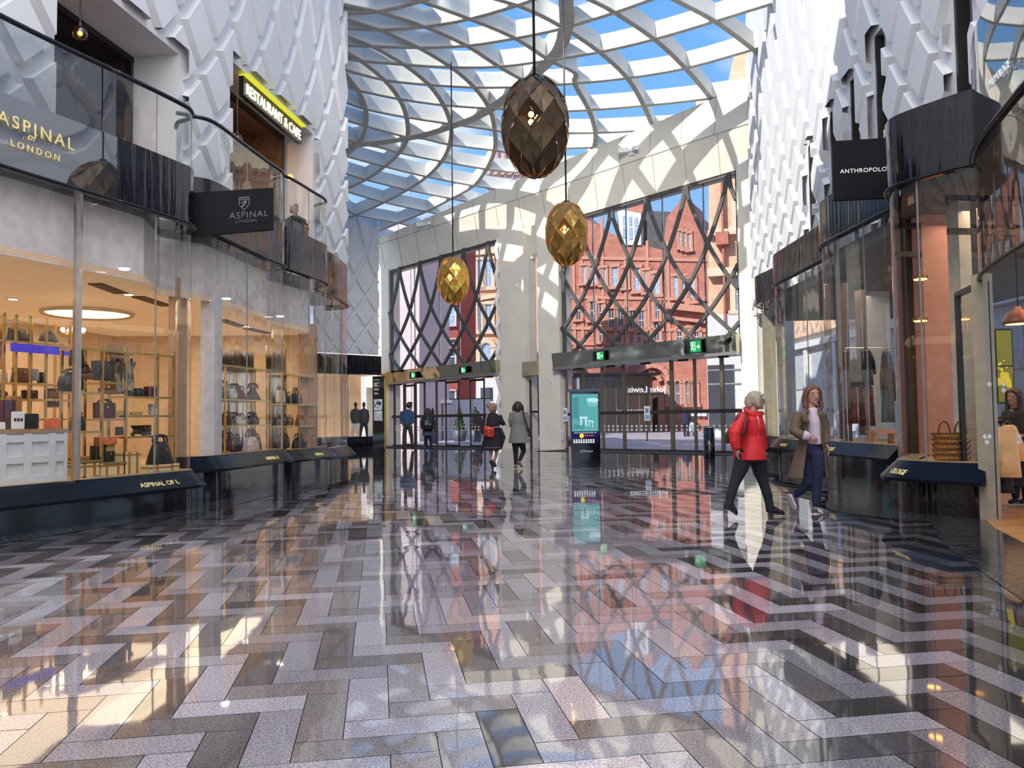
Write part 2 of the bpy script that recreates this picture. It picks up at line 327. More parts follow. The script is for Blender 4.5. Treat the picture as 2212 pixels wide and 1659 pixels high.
# glazing with lattice
GL2 = glass('gate_glass', (.93, .90, .90), 1.45, .8)
LATT = pm('lattice_bronze', (.10, .092, .085), .45, .3)
def lattice_window(name, t0, t1, apex, half, lev, lab, mulls):
    w = struct(thing(name, lab, 'window', G((t0+t1)/2, 0)), lab); del w['category']
    mb = MB(); mb.add([G(t0, zHt(t0)-.3), G(t1, zHt(t1)-.3), G(t1, zBeam(t1)+.1), G(t0, zBeam(t0)+.1)], [(0, 1, 2, 3)]); mb.build('pane', GL2, w)
    mb = MB()
    for t in mulls: mb.bar(G(t, zHt(t), -.03), G(t, zBeam(t), -.03), .05, .05, G(0, 0, 1)-G(0, 0, 0))
    mb.build('mullion', STEEL, w)
    mb = MB()
    for t in (t0+.08, t1-.05): mb.bar(G(t, zHt(t), .1), G(t, zBeam(t), .1), .13, .13, (GN[0], GN[1], 0))
    mb.bar(G(t0, zBeam(t0)-.06, .1), G(t1, zBeam(t1)-.06, .1), .12, .12)
    mb.build('frame', LATT, w)
    K = list(range(len(lev))); kt = len(lev)-1
    def zk(k):
        k = max(-2., min(kt, k)); i = int(math.floor(k))
        if i < 0: return lev[0]+(lev[1]-lev[0])*k
        if i >= kt: return lev[kt]
        p = lev; p0 = p[i-1] if i > 0 else 2*p[0]-p[1]; p3 = p[i+2] if i+2 <= kt else p[kt]+(p[kt]-p[kt-1])*1.35
        t = k-i; return .5*((2*p[i])+(-p0+p[i+1])*t+(2*p0-5*p[i]+4*p[i+1]-p3)*t*t+(-p0+3*p[i]-3*p[i+1]+p3)*t**3)
    zr = lambda t: (zBeam(t)-zBeam((t0+t1)/2))
    for dirn in (1, -1):
        for a in apex:
            pts = []; prev = None
            for q in np.arange(0, kt+2.01, .2):
                t = a+dirn*(half*q-(.05 if q > .1 else -.05)); k = kt-q; z = zk(k)
                z = z+zr(t)*min(1, max(0, k/kt))
                z = min(z, zBeam(t)); inside = t0+.06 < t < t1-.06 and z > zHt(t)
                if prev and inside != prev[2]:
                    lo, hi = (prev, (t, z)) if prev[2] else ((t, z), prev)     # lo inside, hi outside
                    for _ in range(12):
                        mt, mz = (lo[0]+hi[0])/2, (lo[1]+hi[1])/2
                        if t0+.06 < mt < t1-.06 and mz > zHt(mt): lo = (mt, mz)
                        else: hi = (mt, mz)
                    pts.append(G(lo[0], lo[1], .22+.04*dirn))
                    if not inside: break
                if inside: pts.append(G(t, z, .22+.04*dirn))
                prev = (t, z, inside)
            if len(pts) < 2: continue
            b = MB()
            for p, q in zip(pts[:-1], pts[1:]): b.bar(p, q, .135, .10, (GN[0], GN[1], 0))
            b.build('lattice_bar', LATT, w)
    return w
la = [gpx(x, 560)[0] for x in (870, 914)]; hl = (la[1]-la[0])/2
za = [gpx(893.6, y)[1] for y in (795, 757, 719, 659)]
lattice_window('window_1', tPL1, tM0-.05, [la[0]+2*hl*i for i in range(-5, 12)], hl, [za[0], za[1], za[2]+.1, za[3], zBeam(6)-.05], 'left entrance glazing behind a curving bronze lattice', [tPL1+(tM0-tPL1)*f for f in (.22, .45, .63, .8)])
ra = [gpx(x, 420)[0] for x in (1404, 1488)]; hr = (ra[1]-ra[0])/2
zb = [gpx(*q)[1] for q in ((1408, 729), (1441, 681), (1489, 617), (1529, 527))]
lattice_window('window_2', tN1, tR1, [ra[0]+2*hr*i for i in range(-6, 7)], hr, [zb[0], zb[1], zb[2], zb[3], zBeam((tN1+tR1)/2)-.05], 'right entrance glazing behind a curving bronze lattice', [tx(1287), tx(1360), tx(1440), tx(1530)])
w = struct(thing('window_3', 'narrow slot window between the two inner piers', 'window', G((tS0+tS1)/2, 0)), 'narrow slot window between the two inner piers'); del w['category']
mb = MB(); mb.add([G(tS0, 0), G(tS1, 0), G(tS1, zBeam(tS1)-1), G(tS0, zBeam(tS0)-1)], [(0, 1, 2, 3)]); mb.build('pane', GL2, w)
mb = MB(); gbox(mb, tS0-.02, tS1+.02, *[gpx(1160, y)[1] for y in (812, 782)], -.2, .5); mb.build('transom_box', pm('tan_metal', (.45, .38, .26), .35, .4), w)
mb = MB()
for z in (1.55,): gbox(mb, tS0, tS1, z, z+.1, -.03, .06)
gbox(mb, tS0, tS0+.06, 0, 3, -.03, .05); gbox(mb, tS1-.06, tS1, 0, 3, -.03, .05); mb.build('frame', DKST, w)
# doors with mirror-faced header boxes
MIRR = streak('mirror_steel', (.47, .44, .34), .09, 1.5, .9, 1., .35, .16)
DOT = pm('white_vinyl', (.85, .85, .85), .5, var=.02)
def entrance(name, t0, t1, posts, leafs, lab, dark):
    d = struct(thing(name, lab, 'door', G((t0+t1)/2, 0)), lab); del d['category']
    mb = MB(); a, b = t0-.15, t1
    mb.loft([[G(t, z, o) for o, z in ((-.15, zHb(t)+.08), (.62, zHb(t)+.08), (.7, zHt(t)), (-.15, zHt(t)))] for t in np.linspace(a, b, 9)])
    mb.build('header_box', MIRR, d)
    mb = MB(); gbox(mb, a, b, (zHb(a)-.03, zHb(b)-.03), (zHb(a)+.08, zHb(b)+.08), -.1, .66); mb.build('header_lip', pm('dull_steel', (.4, .39, .36), .35, .8), d)
    mb = MB()
    for t in np.linspace(t0+1, t1-.6, 5): gbox(mb, t-.18, t+.18, zHb(t)-.09, zHb(t)-.03, .35, .5)
    mb.build('sensor', BLACKM, d)
    mb = MB(); mb.add([G(t0, .02, .0), G(t1, .02, 0), G(t1, zHb(t1), 0), G(t0, zHb(t0), 0)], [(0, 1, 2, 3)]); mb.build('pane', GL2, d)
    M_ = DKST if dark else pm('bronze_post', (.3, .24, .17), .3, .8)
    for t, wd in posts:
        mb = MB(); gbox(mb, t-wd/2, t+wd/2, 0, zHb(t), -.04, .06); mb.build('post', M_, d)
    mb = MB(); gbox(mb, t0, t1, 1.42, 1.56, -.02, .07); gbox(mb, t0, t1, 0, .06, -.03, .06); mb.build('rail', DKST, d)
    for x0, x1 in leafs:
        mb = MB()
        for t in (x0, x1): gbox(mb, t-.03, t+.03, .02, zHb(t)-.05, .08, .13)
        gbox(mb, x0, x1, .02, .12, .08, .16); gbox(mb, x0, x1, (zHb(x0)-.18, zHb(x1)-.18), (zHb(x0)-.08, zHb(x1)-.08), .08, .16); mb.build('leaf_frame', DKST, d)
    mb = MB()
    for t in np.arange(t0+.2, t1-.1, .22):
        for z in (.78, .92): gbox(mb, t-.04, t+.04, z, z+.075, .014, .018)
    o = mb.build('dot_marking', DOT, d); o['kind'] = 'stuff'
    return d
L = tPL1; Rr = tM0
entrance('door_1', L, Rr, [(tx(x), w_) for x, w_ in ((853, .06), (876, .05), (899, .05), (918, .045), (944, .045))], [(tx(967), tx(995)), (tx(1020), tx(1050)), (tx(876), tx(899))], 'left automatic glass entrance under a mirror faced header', True)
entrance('door_2', tN1, tR1, [(tx(x), w_) for x, w_ in ((1225, .07), (1262, .08), (1303, .1), (1349, .12), (1453, .14), (1503, .09), (1562, .13))], [], 'right automatic glass entrance under a mirror faced header', False)
# exit signs
EXG = emis('exit_green', (.02, .42, .12), 1.0); EXW = emis('exit_white', (.8, 1, .85), 1.1)
for (x, y, wpx), lab in zip(((1297, 769, 17), (1501, 749, 22), (895, 811, 14), (1003, 800, 14)), ('green running man exit sign at the left end of the right entrance header', 'green running man exit sign near the middle of the right entrance header', 'small green exit sign at the left end of the left entrance header', 'small green exit sign near the right end of the left entrance header')):
    t, z = gpx(x, y, .75); k = wpx/1700*26
    e = thing('exit_sign', lab, 'exit sign', G(t, z, .75), 'exit signs on the entrance headers')
    mb = MB(); gbox(mb, t-k*1.1, t+k*.9, z-k*.7, z+k*.7, .76, .86); mb.build('housing', BLACKM, e)
    mb = MB(); gbox(mb, t-k*.35, t+k*.85, z-k*.6, z+k*.6, .86, .872); mb.build('panel', EXG, e)
    mb = MB(); f = lambda u, v: G(t+k*u, z+k*v, .875)
    gbox(mb, t-k*.12, t+k*.03, z+k*.2, z+k*.36, .872, .88)
    for p, q in (((-.03, .2), (-.1, -.1)), ((-.1, -.1), (.08, -.25)), ((.08, -.25), (.05, -.45)), ((-.1, -.1), (-.2, -.3)), ((-.2, -.3), (-.3, -.32)), ((-.04, .15), (-.2, .02)), ((-.04, .15), (.12, .05))): mb.bar(f(*p), f(*q), k*.1, .006, (GN[0], GN[1], 0))
    for p, q in (((.35, -.05), (.75, -.05)), ((.75, -.05), (.58, .15)), ((.75, -.05), (.58, -.25))): mb.bar(f(*p), f(*q), k*.1, .006, (GN[0], GN[1], 0))
    for p, q in (((-.28, .45), (.22, .45)), ((.22, .45), (.22, -.5)), ((-.28, .45), (-.28, .1))): mb.bar(f(*p), f(*q), k*.06, .006, (GN[0], GN[1], 0))
    mb.build('pictogram', EXW, e)
# door notices
for x, y, lab in ((1401, 893, 'blue and white automatic door notice on the right entrance glass'), (1224, 896, 'blue and white door notice on the post left of the advertising kiosk')):
    t, z = gpx(x, y, .03); k = .13 if x > 1300 else .12
    e = thing('door_notice', lab, 'notice', G(t, z, .03), 'automatic door notices')
    mb = MB(); gbox(mb, t-k, t+k, z-.28, z+.28, .13, .14); mb.build('card', DOT, e)
    for q in ((t-k*.5, t-k*.1, z+.02, z+.2), (t+k*.1, t+k*.5, z+.02, z+.2), (t-k*.7, t+k*.7, z-.12, z-.08), (t-k*.7, t+k*.7, z-.2, z-.16)): gbox(MB_ := MB(), *q, .14, .146).build('print', pm('notice_blue', (.03, .15, .5), .5), e)
# small wall plates on the inner pier
for x, y, lab in ((1214, 934, 'upper of two small white plates low on the inner stone pier'), (1214, 945, 'lower of two small white plates low on the inner stone pier'), (1191, 827, 'small white plate high on the inner stone pier')):
    t, z = gpx(x, y, .36); e = thing('wall_plate', lab, 'wall plate', G(t, z, .36), 'plates on the inner pier'); mb = MB(); gbox(mb, t-.06, t+.06, z-.09, z+.09, .352, .375); mb.build('plate', DOT, e); mb = MB(); gbox(mb, t-.02, t+.02, z-.03, z+.03, .375, .385); mb.build('button', STEEL, e)
# dark entrance mat
mb = MB(); gbox(mb, tPL1+.2, tM0-.2, .003, .012, .5, 2.6); tag(mb.build('entrance_mat', pm('mat_charcoal', (.035, .03, .032), .9, bump=.4, bs=60)), 'dark charcoal entrance mat inside the left doors', 'mat')
mb = MB(); gbox(mb, tN1+.2, tR1+.2, .003, .012, .5, 2.2); tag(mb.build('entrance_mat', MATS['mat_charcoal']), 'dark charcoal entrance mat inside the right doors', 'mat')
# cctv domes on the beam
for x, y, lab in ((1365, 327, 'white security camera on the sloping beam above the right entrance'), (925, 486, 'white security camera on the sloping beam above the left entrance')):
    t, z = gpx(x, y, .65); e = thing('security_camera', lab, 'camera', G(t, z, .65), 'security cameras on the beam')
    MW = pm('camera_white', (.8, .8, .78), .4)
    mb = MB(); gbox(mb, t-.12, t+.12, z-.16, z+.16, .622, .7); mb.build('bracket', MW, e)
    mb = MB(); mb.bar(G(t-.1, z+.05, .75), G(t-.35, z-.02, 1.1), .17, .17); mb.build('body', MW, e); mb = MB(); mb.bar(G(t-.05, z, .65), G(t-.1, z+.05, .8), .08); mb.build('arm', MW, e)
    mb = MB(); mb.bar(G(t+.1, z+.02, .72), G(t+.4, z-.02, .95), .14, .14); mb.build('floodlight', MW, e)
# ================================================================== ROOF
def zroof(X, Y):
    P = np.array([X, Y])-GA; t = P@GD; q = P@GN
    zb_ = zBt(t)
    r = min(max(q, -3), 12)/12.
    return zb_ + .02 + 1.0*(1-(1-r)**2) if r >= 0 else zb_+.02+.4*r
def roof_pt(x, y):
    d = ray(x, y); lo, hi = 6., 60.; prev = None
    for Y in np.arange(6, 60, .25):
        P = EY + d*Y/d[1]; g = P[2]-zroof(P[0], P[1])
        if g > 0 and prev is not None:
            lo, hi = Y-.25, Y
            for _ in range(20):
                m = (lo+hi)/2; P = EY+d*m/d[1]
                if P[2]-zroof(P[0], P[1]) > 0: hi = m
                else: lo = m
            return EY+d*hi/d[1]
        prev = g
    return EY+d*45/d[1]
Z1 = lambda l: [(740+X/4.424, Y/4.424) for X, Y in l]
Z2 = lambda l: [(1200+X/3.687, Y/3.687) for X, Y in l]
Z3 = lambda l: [(730+X/4.74, 230+Y/4.74) for X, Y in l]
RP = [Z1([(-60, 15), (0, 35), (345, 110), (785, 250), (1185, 430), (1495, 632), (1760, 785), (1900, 900)]) , Z1([(250, -120), (735, 5), (1215, 175), (1650, 360), (1975, 570), (2220, 690)])+Z2([(150, 660), (265, 870), (318, 1050), (305, 1170), (250, 1335)]),
      Z1([(1000, -130), (1670, 45), (2115, 262)])+Z2([(350, 410), (570, 615), (705, 840), (778, 1035), (770, 1130)]), Z2([(100, -90), (290, 0), (470, 95), (790, 310), (1035, 540), (1235, 780), (1330, 950)]),
      Z2([(600, -200), (960, 0), (1270, 165), (1580, 395), (1830, 605)]), Z2([(1500, -180), (1840, 0), (2090, 150), (2300, 300)]),
      Z1([(-120, 130), (40, 180), (360, 285), (725, 450), (1040, 640), (1260, 830), (1405, 1035)])+Z3([(1605, 240), (1605, 445), (1520, 640), (1390, 810), (1180, 930), (910, 1070), (620, 1190), (330, 1310), (140, 1385)]),
      Z1([(-120, 250), (40, 340), (285, 440), (590, 615), (825, 805), (965, 1000), (1035, 1195)])+Z3([(1145, 385), (1060, 560), (910, 715), (710, 850), (470, 980), (180, 1110), (-30, 1190)]),
      Z1([(-120, 400), (40, 495), (175, 578), (400, 760), (545, 945), (612, 1120), (620, 1310)])+Z3([(630, 470), (480, 610), (290, 745), (60, 850), (-80, 910)]),
      Z1([(-80, 560), (30, 710), (148, 860), (220, 1040), (220, 1200), (150, 1370)])+Z3([(70, 510), (-60, 640)])]
RQ = [Z1([(-150, 130), (30, 120), (345, 106), (735, 10), (900, -50)]), Z1([(-150, 260), (40, 265), (360, 280), (785, 250), (1215, 175), (1670, 45), (1900, -40)]),
      Z1([(-150, 415), (40, 428), (285, 438), (725, 450), (1185, 432), (1650, 360), (2115, 262)])+Z2([(470, 95), (740, 0), (1000, -90)]), Z1([(-150, 500), (35, 555), (175, 578), (590, 612), (1040, 637), (1495, 632), (1975, 570)])+Z2([(350, 410), (790, 307), (1270, 165), (1800, 0), (2000, -60)]),
      Z1([(-150, 610), (35, 665), (400, 760), (825, 805), (1260, 830), (1700, 825)])+Z2([(150, 660), (570, 618), (1035, 540), (1590, 385), (2000, 265), (2250, 190)]), Z1([(-150, 780), (30, 820), (148, 860), (545, 942), (965, 1000), (1405, 1030)])+Z2([(-40, 880), (265, 873), (705, 838), (1235, 780), (1760, 695), (1900, 670)]),
      Z1([(-120, 930), (30, 975), (220, 1040), (612, 1117), (1035, 1180)])+Z3([(1605, 240), (1900, 290)])+Z2([(-20, 1055), (310, 1055), (780, 1032), (1120, 1015)]), Z1([(-120, 1110), (25, 1145), (220, 1200), (620, 1308)])+Z3([(880, 325), (1145, 388), (1605, 445), (1900, 490)])+Z2([(-10, 1185), (305, 1170), (740, 1155)]),
      Z1([(-100, 1290), (25, 1320), (150, 1370)])+Z3([(410, 410), (630, 470), (1060, 558), (1515, 637), (1850, 670)])+Z2([(30, 1345), (240, 1338)]), Z3([(-80, 460), (100, 510), (480, 612), (910, 715), (1390, 808), (1896, 880)]), Z3([(-80, 640), (65, 680), (290, 747), (710, 850), (1180, 943), (1510, 1010)]),
      Z3([(-80, 820), (65, 860), (470, 978), (910, 1073), (1190, 1135)]), Z3([(-80, 970), (50, 1010), (180, 1108), (620, 1190), (840, 1255)]), Z3([(-80, 1150), (50, 1190), (330, 1310), (560, 1375)])]
RIDGE = [Z1([(-60, 1440), (30, 1400), (620, 1320), (1035, 1205), (1410, 1040), (1975, 580), (2130, 300), (2135, 0), (2140, -150)])]
ROOFW = pm('roof_white', (.8, .79, .74), .5, var=.02)
def sweep(mb, pts, w, h):
    pts = [Vector(p) for p in pts]; rings = []
    for i, p in enumerate(pts):
        d = pts[min(i+1, len(pts)-1)]-pts[max(i-1, 0)]; d.z = 0; d.normalize(); x = Vector((d.y, -d.x, 0))*w/2
        rings.append([p-x, p+x, p+x+Vector((0, 0, h)), p-x+Vector((0, 0, h))])
    mb.loft(rings)
roof = struct(thing('ceiling', 'white lattice shell roof with glass panes', 'roof', (0, 30, 13)), 'white diagonal lattice shell roof with glass panes'); del roof['category']
for nm, fam, w_, h_ in (('lattice_beam', RP, .13, .52), ('lattice_beam', RQ, .13, .52), ('ridge_beam', RIDGE, .4, .66)):
    for l in fam:
        l2 = crom(l, 3); pts = [roof_pt(*q) for q in l2]
        mb = MB(); sweep(mb, pts, w_, h_); mb.build(nm, ROOFW, roof)
        mb = MB(); sweep(mb, [p+np.array([0, 0, -.03]) for p in pts], w_+.04, .03); mb.build('beam_flange', pm('flange_grey', (.5, .48, .43), .5), roof)
mb = MB(); nx, ny = 36, 40
for j in range(ny+1):
    for i in range(nx+1):
        t = -6+30*i/nx; q = -.5+22*j/ny; p = GA+GD*t+GN*q; mb.v.append((p[0], p[1], zroof(*p)+.56))
for j in range(ny):
    for i in range(nx): a = j*(nx+1)+i; mb.f.append((a, a+1, a+nx+2, a+nx+1))
mb.build('pane', glass('roof_glass', (.93, .96, .98), 1.35, .7), roof)
# ================================================================== UPPER WALLS WITH RELIEF
def wall_rel(name, A, B, z0, z1, openings, half, lev, lab, s_shift=0., depth=.13, gap=.1, side=1, smin=None):
    """wall through plan A->B; relief pads on the side `side` (+1 = right of travel)"""
    A = np.array(A, float); B = np.array(B, float); Ln = np.linalg.norm(B-A); D = (B-A)/Ln; N_ = np.array([D[1], -D[0]])*side
    P = lambda s, z, o=0.: (*(A+D*s+N_*o), z)
    mb = MB(); ss = sorted({0, Ln, *[o[0] for o in openings], *[o[1] for o in openings]}); zs = sorted({z0, z1, *[o[2] for o in openings], *[o[3] for o in openings]})
    for a, b in zip(ss[:-1], ss[1:]):
        for c, d in zip(zs[:-1], zs[1:]):
            ms, mz = (a+b)/2, (c+d)/2
            if any(o[0] < ms < o[1] and o[2] < mz < o[3] for o in openings): continue
            mb.add([P(a, c), P(b, c), P(b, d), P(a, d)], [(0, 1, 2, 3)])
    for o in openings:   # reveals
        dp = -o[4]
        for (s0, za), (s1, zb_) in (((o[0], o[2]), (o[0], o[3])), ((o[1], o[2]), (o[1], o[3])), ((o[0], o[3]), (o[1], o[3])), ((o[0], o[2]), (o[1], o[2]))):
            mb.add([P(s0, za), P(s1, zb_), P(s1, zb_, dp), P(s0, za, dp)], [(0, 1, 2, 3)])
    w = struct(mb.build(name, WHITE), lab)
    nk = len(lev)-1
    def zk(k):
        k = max(0, min(nk, k)); i = min(int(k), nk-1); t = k-i; p = lev
        p0 = p[i-1] if i > 0 else 2*p[0]-p[1]; p3 = p[i+2] if i+2 <= nk else 2*p[nk]-p[nk-1]
        return .5*((2*p[i])+(-p0+p[i+1])*t+(2*p0-5*p[i]+4*p[i+1]-p3)*t*t+(-p0+3*p[i]-3*p[i+1]+p3)*t**3)
    bm = bmesh.new(); n = 4
    for ia in range(-int(Ln/half)-nk-4, int(Ln/half)+nk+4):
        for ib in range(-int(Ln/half)-nk-4, int(Ln/half)+nk+4):
            # cell corners in (a,b): k=(a+b)/2 , s=half*(a-b)
            kc = (ia+ib+1)/1.-0; s_c = half*(ia-ib)+s_shift
            k_mid = (2*ia+1+2*ib+1)/2.
            if k_mid < -.5 or k_mid > nk+.5 or s_c < -half*2 or s_c > Ln+half*2: continue
            g = gap
            ring = []; ring2 = []
            cor = [(ia+g, ib+g), (ia+1-g, ib+g), (ia+1-g, ib+1-g), (ia+g, ib+1-g)]
            for c in range(4):
                p, q = cor[c], cor[(c+1) % 4]
                for t in range(n): ring.append((p[0]+(q[0]-p[0])*t/n, p[1]+(q[1]-p[1])*t/n))
            f = lambda r, sh: [(half*((a-ia-.5)*sh-(b-ib-.5)*sh+(ia-ib))+s_shift, zk((a-ia-.5)*sh+(b-ib-.5)*sh+ia+ib+1)) for a, b in r]
            r0 = f(ring, 1.); r1 = f(ring, .93)
            v0 = [bm.verts.new(P(s, z, 0)) for s, z in r0]; v1 = [bm.verts.new(P(s, z, depth)) for s, z in r1]
            m = len(ring)
            for i in range(m): bm.faces.new((v0[i], v0[(i+1) % m], v1[(i+1) % m], v1[i]))
            bm.faces.new(v1)
    # trim to the wall and cut the openings out
    Av = Vector((A[0], A[1], 0)); Dv = Vector((D[0], D[1], 0)); Nv = Vector((N_[0], N_[1], 0))
    def cut(pt, no, clear):
        bmesh.ops.bisect_plane(bm, geom=bm.verts[:]+bm.edges[:]+bm.faces[:], plane_co=pt, plane_no=no, clear_outer=clear)
    s0 = smin if smin is not None else .02
    cut(Av+Dv*s0, -Dv, True); cut(Av+Dv*(Ln-.02), Dv, True); cut(Vector((0, 0, z0)), Vector((0, 0, -1)), True); cut(Vector((0, 0, z1)), Vector((0, 0, 1)), True)
    m_ = .12
    for o in openings:
        for pt, no in ((Av+Dv*(o[0]-m_), Dv), (Av+Dv*(o[1]+m_), Dv), (Vector((0, 0, o[2]-m_)), Vector((0, 0, 1))), (Vector((0, 0, o[3]+m_)), Vector((0, 0, 1)))): cut(pt, no, False)
        kill = []
        for fc in bm.faces:
            c = fc.calc_center_median(); s = (c-Av).dot(Dv)
            if o[0]-m_ < s < o[1]+m_ and o[2]-m_ < c.z < o[3]+m_: kill.append(fc)
        bmesh.ops.delete(bm, geom=kill, context='FACES')
    me = bpy.data.meshes.new('relief_panel'); bm.to_mesh(me); bm.free()
    link('relief_panel', me, WHITE, w)
    return P, w
LWA, LWB = np.array([-7.18, 5.0]), np.array([-4.72, 22.2]); LWD = (LWB-LWA)/np.linalg.norm(LWB-LWA); LWN = np.array([LWD[1], -LWD[0]])
def lw(x, y):
    p = onpl(x, y, LWA, LWB); return ((p[:2]-LWA)@LWD, p[2])
o1 = (lw(118, 60)[0], lw(386, 120)[0], 4.6, lw(386, 117)[1], 1.0); o2 = (lw(497, 140)[0], lw(676, 290)[0], 4.6, lw(676, 290)[1], .9)
LWP, lwall = wall_rel('wall_left', LWA, LWB, 4.7, 16.5, [o1, o2], .62, [4.7, 5.3, 5.9, 6.5, 7.15, 7.85, 8.6, 9.5, 10.7, 12.3, 14.3, 17], 'white upper wall with raised diamond relief on the left', s_shift=.2)
# white return at the far end of the left wall
mb = MB(); p = LWB; q = LWB-LWN*6; mb.add([(p[0], p[1], 4.6), (q[0], q[1], 4.6), (q[0], q[1], 16.5), (p[0], p[1], 16.5)], [(0, 1, 2, 3)]); struct(mb.build('wall_left_return', WHITE))
# restaurant rooms behind the openings
def nook(o, wallcol, ceilcol, name, lab, depth):
    a, b, z0, z1 = o[0]-.8, o[1]+.8, o[2], o[3]+.35
    P = lambda s, z, d: (*(LWA+LWD*s-LWN*d), z)
    mb = MB(); d0 = o[4]+.01; d1 = d0+depth
    mb.add([P(a, z0, d1), P(b, z0, d1), P(b, z1, d1), P(a, z1, d1)], [(0, 1, 2, 3)]); mb.add([P(a, z0, d0), P(a, z0, d1), P(a, z1, d1), P(a, z1, d0)], [(0, 1, 2, 3)]); mb.add([P(b, z0, d0), P(b, z0, d1), P(b, z1, d1), P(b, z1, d0)], [(0, 1, 2, 3)])
    struct(mb.build('wall_'+name, wallcol), lab)
    mb = MB(); mb.add([P(a, z1, d0), P(b, z1, d0), P(b, z1, d1), P(a, z1, d1)], [(0, 1, 2, 3)]); struct(mb.build('ceiling_'+name, ceilcol))
    mb = MB(); mb.add([P(a, z0, d0), P(b, z0, d0), P(b, z0, d1), P(a, z0, d1)], [(0, 1, 2, 3)]); struct(mb.build('floor_'+name, pm('dark_boards', (.05, .03, .02), .4)))
    return P
DKBR = pm('restaurant_brown', (.07, .04, .028), .6, var=.4); 
N1 = nook(o1, DKBR, pm('restaurant_black', (.03, .028, .03), .6), 'restaurant_near', 'dark brown restaurant interior behind the near opening', 3.5)
N2 = nook(o2, pm('restaurant_tan', (.22, .1, .05), .6, var=.4), pm('restaurant_wood', (.2, .11, .06), .6), 'restaurant_far', 'warm brown restaurant interior behind the far opening', 3.0)
def frame_open(o, nm, lab):
    P = lambda s, z, d: Vector((*(LWA+LWD*s-LWN*d), z)); d = o[4]-.08
    t = struct(thing(nm, lab, 'window', P((o[0]+o[1])/2, o[2], d)), lab); del t['category']; mb = MB()
    for s in (o[0]+.06, o[1]-.06): mb.bar(P(s, o[2], d), P(s, o[3], d), .1, .1)
    mb.bar(P(o[0], o[3]-.05, d), P(o[1], o[3]-.05, d), .1, .1); mb.build('frame', BLACKM, t)
frame_open(o1, 'window_4', 'dark framed restaurant opening nearest the camera'); frame_open(o2, 'window_5', 'dark framed restaurant opening under the lit cafe sign')
# brown timber door panels and beam in the far restaurant
mb = MB(); P = lambda s, z, d: Vector((*(LWA+LWD*s-LWN*d), z)); S0 = o2[0]; S1 = o2[1]
mb.bar(P(S0, o2[3]-.75, 2.6), P(S1+.6, o2[3]-.75, 2.6), .25, .4); struct(mb.build('trim_4', pm('timber_dark', (.12, .05, .025), .5)), 'timber beam across the far restaurant')
d = struct(thing('door_3', 'dark panelled restaurant door', 'door', P(S1-.4, 4.6, 2.5)), 'dark panelled restaurant door'); del d['category']
mb = MB(); mb.bar(P(S1-.35, 4.6, 2.4), P(S1-.35, o2[3]-.9, 2.4), .95, .08, (LWN[0], LWN[1], 0)); mb.build('leaf', pm('door_espresso', (.03, .018, .014), .4), d)
mb = MB()
for z in (5.1, 6.2, 7.1): mb.bar(P(S1-.7, z, 2.33), P(S1, z, 2.33), .05, .05)
mb.build('moulding', pm('door_edge', (.1, .06, .04), .4), d)
# globe lamps
AMB = glass('amber_globe', (.8, .42, .16), 1.5, .6, 0., .1)
for x, y, Yd, r, lab in ((173, 72, 11.6, .11, 'amber glass globe pendant in the near restaurant opening'), (513, 300, 16.2, .11, 'amber glass globe pendant hanging in the far restaurant opening'), (532, 217, 17.3, .05, 'small glowing globe pendant deep in the far restaurant')):
    c = at(x, y, Yd); e = thing('globe_pendant', lab, 'pendant lamp', c, 'amber globe pendants')
    MB().ball(c, r, 16, 10).build('globe', AMB, e, True)
    MB().ball(c, r*.32, 10, 6).build('bulb', emis('bulb_amber', (1., .55, .15), 14), e, True)
    mb = MB(); mb.lathe(c+np.array([0, 0, r*.9]), [(.012, .9), (.012, .08), (.03, .06), (.03, 0)], 8); mb.build('cord', BLACKM, e)
e = at(627, 383, 18.0); t = thing('wall_lamp', 'yellow glowing wall lamp beside the restaurant door', 'lamp', e); MB().ball(e, .07).build('shade', emis('lamp_yellow', (1, .75, .1), 2.), t, True); MB().box(e+np.array([-.06, 0, 0]), (.08, .04, .04)).build('bracket', BLACKM, t)
# lit cafe sign
sA = lw(527, 186); sB = lw(640, 282); zs_ = o2[3]-.42
t = thing('cafe_sign', 'lit yellow sign reading RESTAURANT & CAFE above the far restaurant opening', 'sign', LWP(sA[0], zs_, .1))
P3 = lambda s, z, o: Vector(LWP(s, z, o))
mb = MB(); a0, a1 = o2[0]+.55, o2[1]-.75
mb.slab([P3(a0, zs_-.1, .0), P3(a1, zs_-.1, .0), P3(a1, zs_+.32, .0), P3(a0, zs_+.32, .0)], LWN.tolist()+[0]) if False else mb.bar(P3(a0, zs_+.11, -.04), P3(a1, zs_+.11, -.04), .1, .42)
mb.build('board', BLACKM, t)
mb = MB(); mb.bar(P3(a0, zs_+.34, .02), P3(a1, zs_+.34, .02), .22, .035); mb.build('light_trough', emis('trough_yellow', (.75, .72, .05), .9), t)
lt = text('lettering', 'RESTAURANT & CAFE', emis('letter_warm', (1, .93, .55), 2.2), t, P3(a0+.08, zs_-.03, .03), (LWD[0], LWD[1], 0), (0, 0, 1), .33, .01)
bb = [v.co.dot(Vector((LWD[0], LWD[1], 0))) for v in lt.data.vertices]; wd = max(bb)-min(bb); k = (a1-a0-.2)/wd; o_ = P3(a0+.08, zs_-.03, .03); dv = Vector((LWD[0], LWD[1], 0))
for v in lt.data.vertices: v.co += dv*((v.co-o_).dot(dv)*(k-1))
